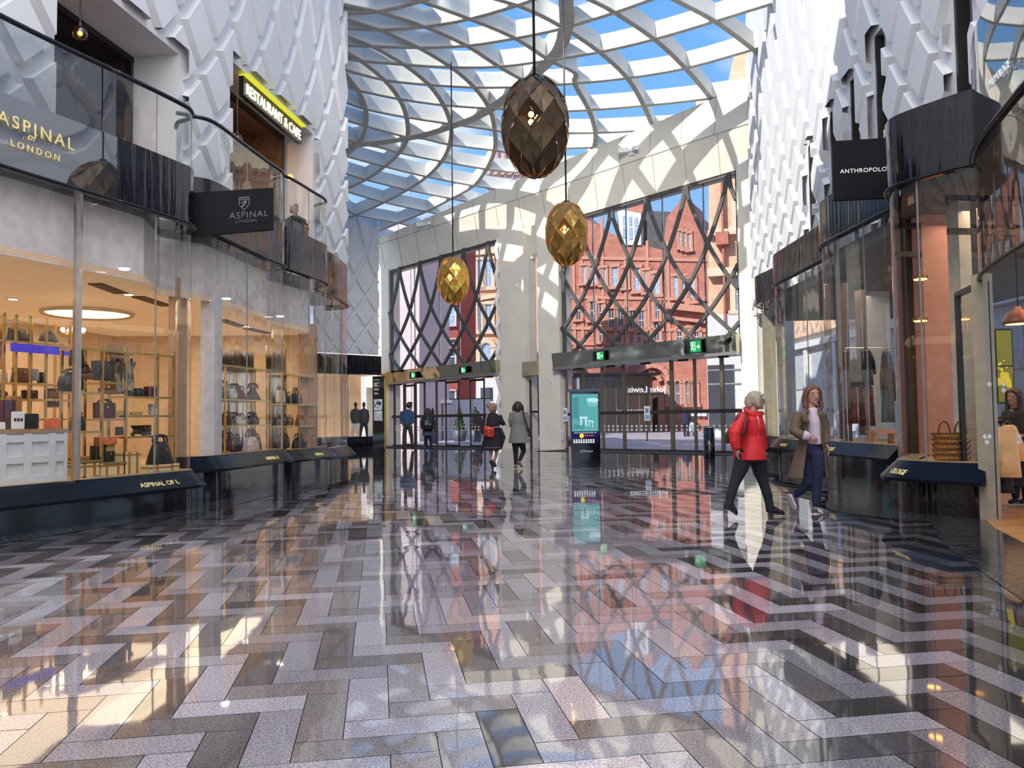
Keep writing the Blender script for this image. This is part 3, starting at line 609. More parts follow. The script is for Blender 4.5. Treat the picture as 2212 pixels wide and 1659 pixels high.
# right upper wall
RWA, RWB = np.array([6.25, 6.0]), np.array([8.45, 27.0])
RWD = (RWB-RWA)/np.linalg.norm(RWB-RWA); RWN = np.array([-RWD[1], RWD[0]])
def rw(x, y):
    p = onpl(x, y, RWA, RWB); return ((p[:2]-RWA)@RWD, p[2])
slots = [(2076, -80, 118), (1900, 65, 292), (1845, 165, 330), (1800, 235, 380), (1752, 310, 500)]
ops = []
for x, yt, yb in slots:
    s, z = rw(x, yt); ops.append((s-.28, s+.28, 4.6, z, .3))
RWP, rwall = wall_rel('wall_right', RWA, RWB, 4.7, 16.5, ops, .62, [4.7, 5.25, 5.8, 6.4, 7.1, 7.9, 8.8, 9.9, 11.2, 12.8, 14.6, 17], 'white upper wall with raised diamond relief on the right', s_shift=.1, side=-1, depth=.14, gap=.11)
for i, o in enumerate(ops):
    P = lambda s, z, d: Vector((*(RWA+RWD*s-RWN*d), z))
    t = struct(thing('window_%d' % (6+i), 'tall narrow slot window in the right relief wall', 'window', P((o[0]+o[1])/2, o[2], .2)), 'tall narrow slot window in the right relief wall'); del t['category']
    mb = MB(); mb.add([P(o[0], o[2], .25), P(o[1], o[2], .25), P(o[1], o[3], .25), P(o[0], o[3], .25)], [(0, 1, 2, 3)]); mb.build('pane', pm('slot_glass', (.05, .07, .1), .03, ior=2.), t)
    mb = MB()
    for s in (o[0]+.03, o[1]-.03): mb.bar(P(s, o[2], .12), P(s, o[3], .12), .07, .24, (RWN[0], RWN[1], 0))
    mb.build('frame', DKST, t)
# far white wall left of the entrance
FA = np.array([-9.4, 37.2]); FB = np.array([-6.72, 39.6])
def fw(x, y):
    p = onpl(x, y, FA, FB); return ((p[:2]-FA)@((FB-FA)/np.linalg.norm(FB-FA)), p[2])
wall_rel('wall_far_left', FA, FB, 4.6, 11.6, [], .62, [4.2, 5.0, 5.8, 6.6, 7.4, 8.3, 9.6, 11.6, 14], 'far white wall with diamond relief left of the entrance', s_shift=.3)
FD = (FB-FA)/np.linalg.norm(FB-FA); FN = np.array([FD[1], -FD[0]])
def fp(s, z, o=0.): p = FA+FD*s+FN*o; return Vector((p[0], p[1], z))
Lf = np.linalg.norm(FB-FA)
t = thing('far_shopfront', 'small far shopfront with black fascia below the white relief wall', 'shopfront', fp(Lf/2, 0))
FASC = streak('fascia_black', (.006, .007, .012), .05, 1.55, .5)
mb = MB(); mb.bar(fp(0, 4.05, .12), fp(Lf, 4.05, .12), .3, .95); mb.build('fascia_panel', FASC, t)
mb = MB(); mb.bar(fp(0, .27, .2), fp(Lf, .27, .2), .5, .54); mb.build('plinth', BLACK, t)
mb = MB(); mb.add([fp(0, .54, .1), fp(Lf, .54, .1), fp(Lf, 3.6, .1), fp(0, 3.6, .1)], [(0, 1, 2, 3)]); mb.build('glass_pane', GLASS, t)
for s in (0, Lf*.5, Lf-.05): MB().bar(fp(s, .54, .1), fp(s, 3.6, .1), .05, .05).build('mullion', STEEL, t)
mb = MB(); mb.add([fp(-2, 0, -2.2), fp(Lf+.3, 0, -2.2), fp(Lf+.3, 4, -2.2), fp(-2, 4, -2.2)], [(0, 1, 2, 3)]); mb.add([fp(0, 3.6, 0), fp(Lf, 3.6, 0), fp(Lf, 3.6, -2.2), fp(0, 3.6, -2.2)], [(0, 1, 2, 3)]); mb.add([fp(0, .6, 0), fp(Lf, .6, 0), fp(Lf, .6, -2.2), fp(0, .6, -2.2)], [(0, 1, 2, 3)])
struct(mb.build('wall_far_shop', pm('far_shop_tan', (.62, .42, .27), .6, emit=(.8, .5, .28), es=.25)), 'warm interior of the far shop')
text('lettering', 'TOMMY', DOT, t, fp(.35, .42, .46), (FD[0], FD[1], 0), (0, 0, 1), .22, .004) if False else None
# ================================================================== LEFT SHOPFRONT BAYS
PLAQ = BLACK; RAIL = pm('rail_black', (.008, .008, .01), .2)
TOPG = glass('balustrade_glass', (.86, .89, .9), 1.6, 1.4)
SHOPG = glass('shop_glass', (.95, .95, .93), 1.5, 1.0)
def bay(label, pts, zp, zf0, zf1, zb, side, zlip=.2, name='shopfront_bay', sub=7, jn=(), mn=(), base_in=.22, rail=True, fmat=None, tmat=None):
    """one serpentine bay: pts = plan curve of the glass line, near to far. side=+1 hall lies to the right of travel"""
    c = [np.array(p[:2]) for p in crom([np.array(p) for p in pts], sub)]; n = len(c)
    out = lambda d: offs(c, d*side)
    t = thing(name, label, 'shopfront', (c[n//2][0], c[n//2][1], 0))
    mb = MB(); b = out(.02); mb.strip(b, -.01, zp-zlip-.02); mb.build('plinth_base', BLACKM if False else BLACK, t, True)
    mb = MB(); a = out(.02); l = out(.24)
    vs = []; 
    for p, q in zip(a, l): vs += [(p[0], p[1], zp), (q[0], q[1], zp-zlip-.02), (q[0], q[1], zp-zlip-.06), (p[0], p[1], zp-zlip-.06)]
    fs = [(4*i+k, 4*i+4+k, 4*i+5+k, 4*i+1+k) for i in range(n-1) for k in range(3)]; fs += [(0, 1, 2, 3), (4*n-4, 4*n-3, 4*n-2, 4*n-1)]
    mb.add(vs, fs); mb.build('plinth_panel', streak('plinth_gloss', (.008, .010, .015), .16, 1.2, .12), t)
    mb = MB(); i_ = out(-.25); vs = []
    for p, q in zip(a, i_): vs += [(p[0], p[1], zp+.003), (q[0], q[1], zp+.003)]
    mb.add(vs, [(2*i, 2*i+2, 2*i+3, 2*i+1) for i in range(n-1)]); mb.build('sill', pm('sill_brass', (.6, .45, .25), .3, .5), t)
    MB().strip(c, zp, zf0).build('glass_pane', SHOPG, t, True)
    f = out(.03)
    mb = MB(); mb.strip(f, zf0, zf1); g = out(-.12)
    vs = []
    for p, q in zip(f, g): vs += [(p[0], p[1], zf0), (q[0], q[1], zf0)]
    mb.add(vs, [(2*i, 2*i+2, 2*i+3, 2*i+1) for i in range(n-1)]); mb.build('fascia_panel', fmat or FASC, t, True)
    mb = MB(); mb.tube([(p[0], p[1], zf0) for p in out(.05)], .025, 6); mb.build('fascia_edge', RAIL, t, True)
    if zb:
        MB().strip(out(.0), zf1, zb).build('balustrade_pane', tmat or TOPG, t, True)
        mb = MB(); mb.tube([(p[0], p[1], zb) for p in out(.0)], .035, 8); mb.build('handrail', RAIL, t, True)
    L_ = np.cumsum([0]+[np.linalg.norm(c[i+1]-c[i]) for i in range(n-1)])
    def cp(fr):
        s = fr*L_[-1]; i = min(int(np.searchsorted(L_, s))-1, n-2); i = max(i, 0); k = (s-L_[i])/(L_[i+1]-L_[i]); return c[i]+(c[i+1]-c[i])*k, (c[i+1]-c[i])/np.linalg.norm(c[i+1]-c[i])
    for fr in jn:
        p, _ = cp(fr); jm = pm('joint_grey2', (.28, .27, .25), .4); MB().bar((p[0], p[1], zp), (p[0], p[1], zf0), .018, .018).build('joint', jm, t)
        if zb: MB().bar((p[0], p[1], zf1), (p[0], p[1], zb), .014, .014).build('joint', jm, t)
    for fr in mn:
        p, _ = cp(fr); mb = MB(); mb.bar((p[0], p[1], zp), (p[0], p[1], zf0), .06, .09); mb.build('mullion', STEEL, t)
    return t, cp, c
def plinth_text(t, cp, f0, zp, zlip, body, size, side, lab=None):
    p, d = cp(f0); o = np.array([d[1], -d[0]])*side; x = Vector((d[0], d[1], 0))*(1 if side > 0 else -1)
    a = Vector((p[0]+o[0]*.02, p[1]+o[1]*.02, zp)); b = Vector((p[0]+o[0]*.24, p[1]+o[1]*.24, zp-zlip-.02)); y = (a-b).normalized()
    return text('lettering', body, GOLD, t, b+(a-b)*.25+(Vector((o[0], o[1], 0))*.006), x, y, size, .003)
LB1a = [(-7.6, 4.5), (-6.75, 7.0), (-6.03, 9.3), (-5.45, 10.75)]
LB1 = [(-5.45, 10.75), (-5.05, 11.8), (-4.98, 12.15), (-5.12, 12.45), (-5.38, 12.62), (-5.52, 12.85)]
LB2 = [(-5.52, 12.85), (-5.3, 13.0), (-5.05, 13.3), (-4.9, 14.4), (-4.77, 15.4), (-4.68, 15.95), (-4.76, 16.3), (-4.98, 16.45), (-5.08, 16.6)]
LB3 = [(-5.08, 16.6), (-4.86, 16.75), (-4.72, 17.1), (-4.55, 17.9), (-4.42, 18.5), (-4.46, 18.85), (-4.66, 19.0), (-4.8, 19.15)]
LB4 = [(-4.8, 19.15), (-4.7, 19.5), (-4.58, 20.2), (-4.55, 21.3), (-4.6, 21.9), (-4.85, 22.3), (-5.4, 22.5)]
l0, cp0, c0_ = bay('nearest left shopfront bay at the frame edge, white counter behind its glass', LB1a, .58, 4.38, 5.27, 6.2, 1, jn=(.4,), mn=(.915,), fmat=streak('fascia_mirror', (.03, .035, .04), .02, 4.5, .03, 0., .8), tmat=glass('balustrade_mirror', (.6, .65, .68), 2.6, 1.3))
l1, cp1, c1 = bay('left curved shopfront bay whose black fascia bulges above the croc tote window', LB1, .58, 4.38, 5.27, 6.2, 1, jn=(.3,))
l2, cp2, c2 = bay('second left curved shopfront bay, behind the black projecting sign with a shield', LB2, .75, 4.5, 5.42, 6.45, 1, jn=(.45,))
l3, cp3, c3 = bay('third left curved shopfront bay, narrow, with backpack on its lowest shelf', LB3, .70, 4.58, 5.5, 6.6, 1, jn=(.45,))
l4, cp4, c4 = bay('last and farthest left shopfront bay, clear glass with no goods', LB4, .62, 4.5, 5.6, None, 1, jn=(.5,))
plinth_text(l1, cp1, .13, .58, .2, 'ASPINAL OF L', .115, 1); plinth_text(l2, cp2, .56, .75, .2, 'ASPINAL O', .115, 1); plinth_text(l3, cp3, .44, .70, .2, 'ASPINAL', .115, 1)
# gold name on the near fascia
p, d = cp1(.34)
tA = at(0, 268, 9.0); dd = np.array([.385, .923]); oo = Vector((dd[1]*.08, -dd[0]*.08, 0))
def on1(x, y): P_ = onpl(x, y, (-6.03, 9.3), (-5.45, 10.75), -.06); return Vector(P_)
q0 = on1(-6, 262); q1 = on1(138, 318); xd = (q1-q0)
text('lettering', 'ASPINAL', GOLD, l0, q0, (dd[0], dd[1], xd.z/ max(1e-3, math.hypot(xd.x, xd.y))*1.), (0, 0, 1), .215, .004, spacing=1.3)
text('lettering', 'of', GOLD, l0, on1(58, 300), (dd[0], dd[1], 0), (0, 0, 1), .13, .004, shear=.3); q2 = on1(22, 314); text('lettering', 'LONDON', GOLD, l0, q2, (dd[0], dd[1], 0), (0, 0, 1), .115, .004, spacing=1.5)
# ---------------------------------------------------------------- projecting signs
def sign_board(name, lab, px, Y, thick, build):
    P = [at(x, y, yy) for (x, y), yy in zip(px, Y)]; a, b = Vector(P[0]), Vector(P[1]); h = Vector((0, 0, P[0][2]-P[3][2]))
    t = thing(name, lab, 'sign', (a+b)/2-h); n = (b-a).cross(Vector((0, 0, 1))).normalized()
    mb = MB(); mb.slab([a, b, b-h, a-h], -n*thick); mb.build('board', pm('sign_black', (.008, .008, .011), .5, ior=1.2), t); build(t, a, b, h, n); return t
def bs1(t, a, b, h, n):
    x = (b-a).normalized(); W_ = (b-a).length; H_ = h.length
    q = lambda u, v: a+x*(W_*u)-h*v+n*.012
    mb = MB(); o = [(.58, .2), (.70, .2), (.70, .36), (.64, .5), (.58, .36)]
    for k in range(5): mb.bar(q(*o[k]), q(*o[(k+1) % 5]), .014, .006, n)
    mb.bar(q(.58, .25), q(.70, .25), .014, .006, n); mb.bar(q(.605, .33), q(.67, .27), .02, .006, n); mb.bar(q(.61, .42), q(.67, .30), .025, .006, n); mb.bar(q(.58, .2), q(.7, .2), .03, .006, n)
    mb.build('shield_emblem', pm('dull_silver', (.1, .105, .115), .4), t)
    text('lettering', 'ASPINAL', MATS['dull_silver'], t, q(.46, .68), x, (0, 0, 1), .15, .003, spacing=1.1); text('lettering', 'LONDON', MATS['dull_silver'], t, q(.53, .79), x, (0, 0, 1), .07, .003, spacing=1.2)
    mb = MB(); mb.bar(a-x*.02, a-h-x*.02, .05, .05); mb.build('arm_post', STEEL, t)
sign_board('projecting_sign', 'black projecting sign with a shield emblem on the left shopfront', [(411, 417), (591, 405), (591, 527), (411, 510)], (12.6, 13.0, 13.0, 12.6), .1, bs1)
def bs2(t, a, b, h, n):
    x = (b-a).normalized(); H_ = h.length
    text('lettering', 'ANTHROPOLOGIE', pm('sign_white', (.85, .83, .78), .5, emit=(1, .95, .85), es=.3), t, a+x*.11-h*.56+n*.012, x, (0, 0, 1), .098, .003, spacing=1.1)
    for v in (.2, .8): MB().bar(b-h*v+x*.02, b-h*v+x*.3, .05, .05).build('bracket', STEEL, t)
sign_board('projecting_sign', 'black square projecting sign with white capital lettering on the right shopfront', [(1797, 305), (1922, 297), (1922, 425), (1797, 432)], (12.9, 12.7, 12.7, 12.9), .1, bs2)
# ================================================================== RIGHT SHOPFRONT BAYS
RB0 = [(3.9, 4.2), (4.45, 5.8), (4.97, 7.6), (5.4, 8.9), (5.72, 9.55)]
RB1 = [(5.8, 9.62), (5.56, 9.95), (5.27, 10.45), (5.28, 10.8), (5.5, 11.2), (5.85, 11.7), (6.25, 12.4), (6.4, 13.0)]
RB2 = [(6.4, 13.0), (6.36, 13.6), (6.33, 14.6), (6.3, 15.5), (6.36, 15.95), (6.6, 16.4), (6.9, 16.9)]
RB3 = [(6.9, 16.9), (6.95, 17.6), (6.97, 19.0), (6.98, 20.4), (7.05, 20.9), (7.3, 21.4), (7.55, 21.9)]
RB4 = [(7.55, 21.9), (7.58, 22.6), (7.5, 23.6), (7.55, 24.1), (7.8, 24.6), (8.3, 25.2)]
RG = glass('tinted_shop_glass', (.9, .86, .8), 1.5, 1.0)
r1, cq1, d1 = bay('nearest right curved shopfront bay with a stack of woven baskets behind the glass', RB1, .68, 4.38, 5.33, 0, -1, jn=(.2, .42))
r2, cq2, d2 = bay('second right curved shopfront bay, with dark clothes hanging behind the glass', RB2, .78, 4.72, 5.6, 0, -1, jn=(.25, .5))
r3, cq3, d3 = bay('third right curved shopfront bay, tall narrow glass below a black drum fascia', RB3, .70, 4.75, 5.55, 0, -1, jn=(.3, .6))
r4, cq4, d4 = bay('farthest right shopfront bay, small black drum fascia beside the white pier', RB4, .70, 4.7, 5.55, 0, -1, jn=(.4,))
for r_, cq, f0, zp in ((r1, cq1, .3, .68), (r2, cq2, .62, .78), (r3, cq3, .62, .70), (r4, cq4, .5, .70)): plinth_text(r_, cq, f0, zp, .2, 'OLOGIE', .125, -1)
# near right bay above the open door
t = thing('entrance_bay', 'near right mirror glass fascia with white name lettering over the open shop door', 'shopfront', (5.0, 7.6, 0))
c0 = [np.array(p[:2]) for p in crom([np.array(p) for p in RB0], 7)]
MB().strip(c0, 4.38, 5.75).build('fascia_panel', MATS['fascia_mirror'], t, True)
mb = MB(); mb.tube([(p[0], p[1], 4.38) for p in offs(c0, -.03)], .025, 8); mb.build('fascia_edge', RAIL, t, True)
MB().strip(c0, 2.95, 4.36).build('glass_pane', RG, t, True)
mb = MB(); mb.tube([(p[0], p[1], 2.92) for p in c0], .028, 6); mb.build('door_head', BLACKM, t, True)
def on0(x, y, o=.05): return Vector(onpl(x, y, (5.72, 9.55), (4.97, 7.6), -o))
q0 = on0(2124, 206); q1 = on0(2212, 112); dv = Vector((-.36, -.933, 0))
text('lettering', 'ANTHROPOLOGIE', pm('name_white', (.9, .9, .88), .5, emit=(1, 1, 1), es=.15), t, (q0.x, q0.y, q0.z), (dv.x, dv.y, (q1.z-q0.z)/math.hypot(q1.x-q0.x, q1.y-q0.y)), (0, 0, 1), .13, .004, spacing=1.25)
mb = MB(); p = on0(2118, 900); mb.box((5.78, 9.6, 1.5), (.16, .16, 3.0), .35); mb.build('door_post', pm('post_olive', (.42, .37, .27), .3), t)
mb = MB(); mb.box((5.74, 9.75, .34), (.12, .12, .68), .35); mb.build('plinth_end', BLACK, t)
# cobbled dark borders along the shopfronts
cob = courses('cobbles', (.014, .014, .017), (.03, .03, .035), (.09, .09, .1), (.3, 1), .12, .07, .006, .25, .4) if False else None
def border(nm, pts, w, side):
    c = [np.array(p[:2]) for p in crom([np.array(p) for p in pts], 5)]; e = offs(c, w*side); c = offs(c, -.1*side); mb = MB(); vs = []
    for p, q in zip(c, e): vs += [(p[0], p[1], .004), (q[0], q[1], .004)]
    mb.add(vs, [(2*i, 2*i+2, 2*i+3, 2*i+1) for i in range(len(c)-1)])
    m, tr, N, L = nt_new('sett_paving') if 'sett_paving' not in MATS else (MATS['sett_paving'], 0, 0, 0)
    if tr:
        o = N.new('ShaderNodeOutputMaterial'); b = N.new('ShaderNodeBsdfPrincipled'); L.new(b.outputs[0], o.inputs[0]); tc = N.new('ShaderNodeTexCoord'); br = N.new('ShaderNodeTexBrick'); mp = N.new('ShaderNodeMapping'); mp.inputs['Rotation'].default_value = (0, 0, .9)
        br.inputs['Scale'].default_value = 1; br.inputs['Brick Width'].default_value = .14; br.inputs['Row Height'].default_value = .09; br.inputs['Mortar Size'].default_value = .005
        br.inputs['Color1'].default_value = (.012, .012, .015, 1); br.inputs['Color2'].default_value = (.035, .035, .04, 1); br.inputs['Mortar'].default_value = (.14, .14, .15, 1)
        L.new(tc.outputs['Object'], mp.inputs[0]); L.new(mp.outputs[0], br.inputs['Vector']); L.new(br.outputs['Color'], b.inputs['Base Color']); b.inputs['Roughness'].default_value = .12; b.inputs['IOR'].default_value = 1.7; MATS['sett_paving'] = m
    struct(mb.build(nm, m), 'band of small black setts along the shopfront')
border('trim_5', [(-7.6, 4.5), (-6.03, 9.3), (-5.0, 12.1), (-4.75, 16), (-4.5, 18.5), (-4.6, 22)], .55, 1)
border('trim_6', [(4.2, 5.2), (5.0, 7.7), (5.72, 9.55), (5.1, 10.9), (6.3, 13.2), (6.3, 15.6), (6.95, 18), (7.0, 21), (7.6, 24)], .75, -1)
mb = MB(); mb.box((-10.2, 29.2, 9.3), (.3, 17, 18.6)); struct(mb.build('wall_sun_block', WHITE), 'unseen tall wall added beyond the left shops to block sun')  # unseen wall, added to keep the sun off the stone piers
# opaque slab added to block the sun, and arcade walls behind the photographer
mb = MB(); mb.box((0, 1, 17.2), (26, 20, .3)); struct(mb.build('ceiling_sun_block', WHITE), 'opaque white slab added over the unseen arcade to block sun')
mb = MB(); mb.add([(-7.6, 5, 4.5), (-9, -9, 4.5), (-9, -9, 17), (-7.6, 5, 17)], [(0, 1, 2, 3)]); mb.add([(-7.6, 4.5, 0), (-9, -9, 0), (-9, -9, 4.6), (-7.6, 4.5, 4.6)], [(0, 1, 2, 3)]); struct(mb.build('wall_left_near', WHITE))
mb = MB(); mb.add([(6.4, 6, 4.5), (6.8, -9, 4.5), (6.8, -9, 17), (6.4, 6, 17)], [(0, 1, 2, 3)]); mb.add([(3.9, 4.2, 0), (6.8, -9, 0), (6.8, -9, 5.7), (3.9, 4.2, 5.7)], [(0, 1, 2, 3)]); struct(mb.build('wall_right_near', WHITE))
mb = MB(); mb.add([(-9, -9, 0), (6.8, -9, 0), (6.8, -9, 17), (-9, -9, 17)], [(0, 1, 2, 3)]); struct(mb.build('wall_back', WHITE))
# ================================================================== PENDANT LANTERNS
def lantern(label, px, py, Yd, wpx, hpx, cordx, mat):
    c = at(px, py, Yd); rw_, rh = wpx/2/F*Yd, hpx/2/F*Yd
    t = thing('pendant_lantern', label, 'pendant lamp', c, 'faceted brass lanterns'); c = Vector(c)
    N_ = 8; rows = 8
    def pt(i, j, k=1.):   # vertex i around, j row 0..rows ; odd rows are staggered
        ph = -PI/2 + PI*(.055+.89*j/rows); a = 2*PI*(i+(.5 if j % 2 else 0))/N_ + .2
        return c+Vector((k*rw_*math.cos(ph)*math.cos(a), k*rw_*math.cos(ph)*math.sin(a), k*rh*math.sin(ph)))
    mb = MB(); front = []
    def mid(i, j): l, r = (pt(i-1, j), pt(i, j)) if j % 2 else (pt(i, j), pt(i+1, j)); return (l+r+pt(i, j-1)+pt(i, j+1))/4
    best = min(((i, j) for j in range(1, rows) for i in range(N_)), key=lambda q: (mid(*q)-(c+Vector((0, -rw_, rh*.05)))).length)
    for j in range(1, rows):
        for i in range(N_):
            b, tp = pt(i if j % 2 else i, j-1), None
            # diamond: bottom (row j-1), left/right (row j), top (row j+1)
            if j % 2: l, r, bo, to = pt(i-1, j), pt(i, j), pt(i, j-1), pt(i, j+1)
            else: l, r, bo, to = pt(i, j), pt(i+1, j), pt(i, j-1), pt(i, j+1)
            ce = (l+r+bo+to)/4; 
            hole = (i, j) == best
            ctr = c+(ce-c)*(.985); sh = lambda v: ce+(v-ce)*.992; out = c+(to-c)*1.05
            pts = [c+(sh(bo)-c)*1.018, sh(r), c+(sh(to)-c)*.985, sh(l)]
            o = len(mb.v)
            if hole:
                inner = [ce+(p-ce)*.62 for p in pts]; inner = [c+(p-c)*.88 for p in inner]
                mb.add(pts+inner, [(0, 1, 5, 4), (1, 2, 6, 5), (2, 3, 7, 6), (3, 0, 4, 7)])
            else:
                m01 = [(pts[k]+pts[(k+1) % 4])/2 for k in range(4)]
                rid = [c+(m-c)*(1.02 if kk < 1 or kk > 2 else .985) for kk, m in enumerate(m01)]
                mb.add(pts+[ctr]+rid, [(0, 5, 4), (5, 1, 4), (1, 6, 4), (6, 2, 4), (2, 7, 4), (7, 3, 4), (3, 8, 4), (8, 0, 4)])
    for j, jj in ((0, 1), (rows, rows-1)):   # caps
        ring = [pt(i, j) for i in range(N_)]; mb.add(ring, [tuple(range(N_))])
    mb.build('shade', mat, t)
    m2 = MB(); m2.lathe(c+Vector((0, 0, rh*.86)), [(rw_*.3, 0), (rw_*.3, rh*.03), (rw_*.05, rh*.1)], 12); m2.build('cap', mat, t)
    top = (at(cordx, -260, Yd)[2] if False else zroof(c.x, c.y)+.02)
    m2 = MB(); m2.tube([(c.x, c.y, c.z+rh*.9), (c.x, c.y, min(top, 13.6))], .022, 8); m2.build('cord', BLACKM, t, True)
    bl = []
    for k in range(5):
        a = k*1.256; q = c+Vector((math.cos(a)*rw_*.16, math.sin(a)*rw_*.16-rw_*.5, (k % 2)*.1*rh-.02*rh))
        b = MB().ball(q, rw_*.085, 10, 6); b.build('bulb', emis('bulb_warm', (1., .55, .22), 3.5), t, True)
    m2 = MB(); m2.tube([c+Vector((0, -rw_*.5, rh*.05)), c+Vector((0, 0, rh*.3))], .02, 6); m2.tube([c+Vector((0, -rw_*.5, 0)), c+Vector((rw_*.2, -rw_*.5, .05))], .015, 6); m2.tube([c+Vector((0, -rw_*.5, 0)), c+Vector((-rw_*.2, -rw_*.5, .05))], .015, 6); m2.build('bulb_holder', BLACKM, t)
    L_ = bpy.data.lights.new('lantern_glow', 'POINT'); L_.energy = 25; L_.color = (1, .5, .2); L_.shadow_soft_size = .12; lo = bpy.data.objects.new('lantern_glow', L_); COL.objects.link(lo); lo.location = c+Vector((0, -rw_*.1, -rh*.25)); lo.parent = t; lo.matrix_parent_inverse = Matrix.Translation(-Vector(t.location))
    return t
BR_SHADE = pm('lantern_brass_shaded', (.085, .058, .034), .42, .75, var=.1); BR_LIT = pm('lantern_brass_lit', (.52, .33, .07), .33, .85, var=.1); BRM = pm('lantern_brass', (.36, .22, .06), .36, .85, var=.1)  # same brass: shade darkens the near lantern's colour, light brightens the far one's
lantern('largest and nearest faceted lantern, brass coloured dark for shade, with glowing orange folds', 1156, 273, 12.3, 152, 228, 1155, BR_SHADE)
lantern('middle faceted brass lantern hanging before the inner stone pier', 1224, 504, 19.7, 95, 143, 1224, BRM)
lantern('smallest and farthest faceted brass lantern, coloured bright as lit, before the left entrance glazing', 979, 605, 25.5, 72, 106, 979, BR_LIT)
# ================================================================== KIOSK, TOTEM, BIN
def kiosk():
    c = fl(1266, 1010); Yk = c[1]; s = Yk/F; w = 66*s; h = 166*s; x0, x1 = c[0]-w/2, c[0]+w/2
    t = thing('advertising_kiosk', 'black digital advertising kiosk with a teal screen, standing before the inner pier', 'kiosk', c)
    rz = math.radians(6); X = Vector((math.cos(rz), math.sin(rz), 0)); Yv = Vector((-math.sin(rz), math.cos(rz), 0)); C = Vector(c)
    q = lambda u, v, d=0.: C+X*(w*(u-.5))+Vector((0, 0, h*v))+Yv*d
    mb = MB(); D = .34
    prof = lambda v: (.02+.03*math.sin(PI*min(1, v)), )
    rings = []
    for v, ins in ((0, .045), (.02, .035), (.12, .02), (.5, .0), (.9, .0), (1, .0)): rings.append([q(ins, v), q(1-ins, v), q(1-ins, v, D), q(ins, v, D)])
    mb.loft(rings); mb.build('body', BLACK, t)
    mb = MB(); mb.loft([[q(-.01, .985, -.02), q(1.01, .985, -.02), q(1.01, .985, D+.02), q(-.01, .985, D+.02)], [q(.0, 1.02, .03), q(1., 1.02, .03), q(1., 1.02, D), q(.0, 1.02, D)]]); mb.build('cap', pm('kiosk_grey', (.12, .13, .15), .3, .4), t)
    sc = MB(); sc.add([q(.06, .47, -.006), q(.93, .47, -.006), q(.93, .955, -.006), q(.06, .955, -.006)], [(0, 1, 2, 3)]); scr = sc.build('screen', emis('screen_teal', (.10, .36, .37), 1.0, .35), t)
    TL = emis('screen_light', (.45, .72, .72), 1.0); TD = emis('screen_dark', (.07, .25, .28), 1.0)
    def poly(pts, mat, nm='screen_print', d=-.009, par=None):
        mb = MB(); mb.add([q(u, v, d) for u, v in pts], [tuple(range(len(pts)))]); return mb.build(nm, mat, par or scr)
    poly([(.12, .56), (.45, .56), (.45, .5), (.12, .5)], TD); poly([(.08, .9), (.3, .92), (.3, .62), (.08, .64)], TD)
    # plain shapes: a work table, a stool and a worktop
    for P_ in ([(.3, .66), (.58, .66), (.58, .635), (.3, .635)], [(.34, .635), (.4, .635), (.38, .54), (.32, .54)], [(.48, .635), (.54, .635), (.56, .54), (.5, .54)], [(.58, .62), (.78, .6), (.78, .58), (.58, .6)], [(.61, .6), (.64, .6), (.64, .53), (.61, .53)], [(.72, .59), (.75, .59), (.75, .52), (.72, .52)]): poly(P_, TL)
    el = [(.75+.17*math.cos(a), .845+.05*math.sin(a)) for a in np.linspace(0, 2*PI, 20, endpoint=False)]; poly(el, TL, d=-.011); poly([(.75+(u-.75)*.9, .845+(v-.845)*.88) for u, v in el], emis('badge_teal', (.12, .4, .42), 1.0), d=-.013)
    poly([(.75+.2*math.cos(a), .875+.028*math.sin(a)) for a in np.linspace(0, 2*PI, 16, endpoint=False)], TL, d=-.014)
    text('screen_lettering', 'Chef', TL, scr, q(.635, .825, -.016), X, (0, 0, 1), .105, .002)
    poly([(.06, .465), (.93, .465), (.93, .385), (.06, .385)], emis('strip_navy', (.012, .012, .09), 1.0), 'banner', par=t)
    text('banner_lettering', 'BOOK THE SESSIONS NOW ON', emis('banner_white', (.8, .8, .85), 1.), t, q(.12, .443, -.011), X, (0, 0, 1), .042, .002)
    st = [(.37+(.09 if k % 2 else .055)*math.cos(k*PI/10), .413+(.037 if k % 2 else .023)*math.sin(k*PI/10)) for k in range(20)]; poly(st, emis('sun_yellow', (.9, .75, .05), 1.), 'sun_emblem', -.012, t)
    text('banner_word', 'summer', emis('banner_red', (.7, .12, .1), 1.), t, q(.46, .405, -.011), X, (0, 0, 1), .08, .002)
    mb = MB()
    for k in range(9):
        u = .09+.08*k; mb.ball(q(u+.03, .355, -.01), (.022, .004, .03), 8, 5); mb.ball(q(u+.03, .328, -.01), (.03, .004, .022), 8, 5)
    poly([(.06, .38), (.93, .38), (.93, .31), (.06, .31)], emis('strip_black', (.01, .01, .03), 1.), 'figure_strip', par=t); mb.build('figure_row', emis('banner_white', (.8, .8, .85), 1.), t)
    text('maker_lettering', 'JCDecaux', DOT, t, q(.31, .2, -.012), X, (0, 0, 1), .085, .003, shear=.15)
kiosk()
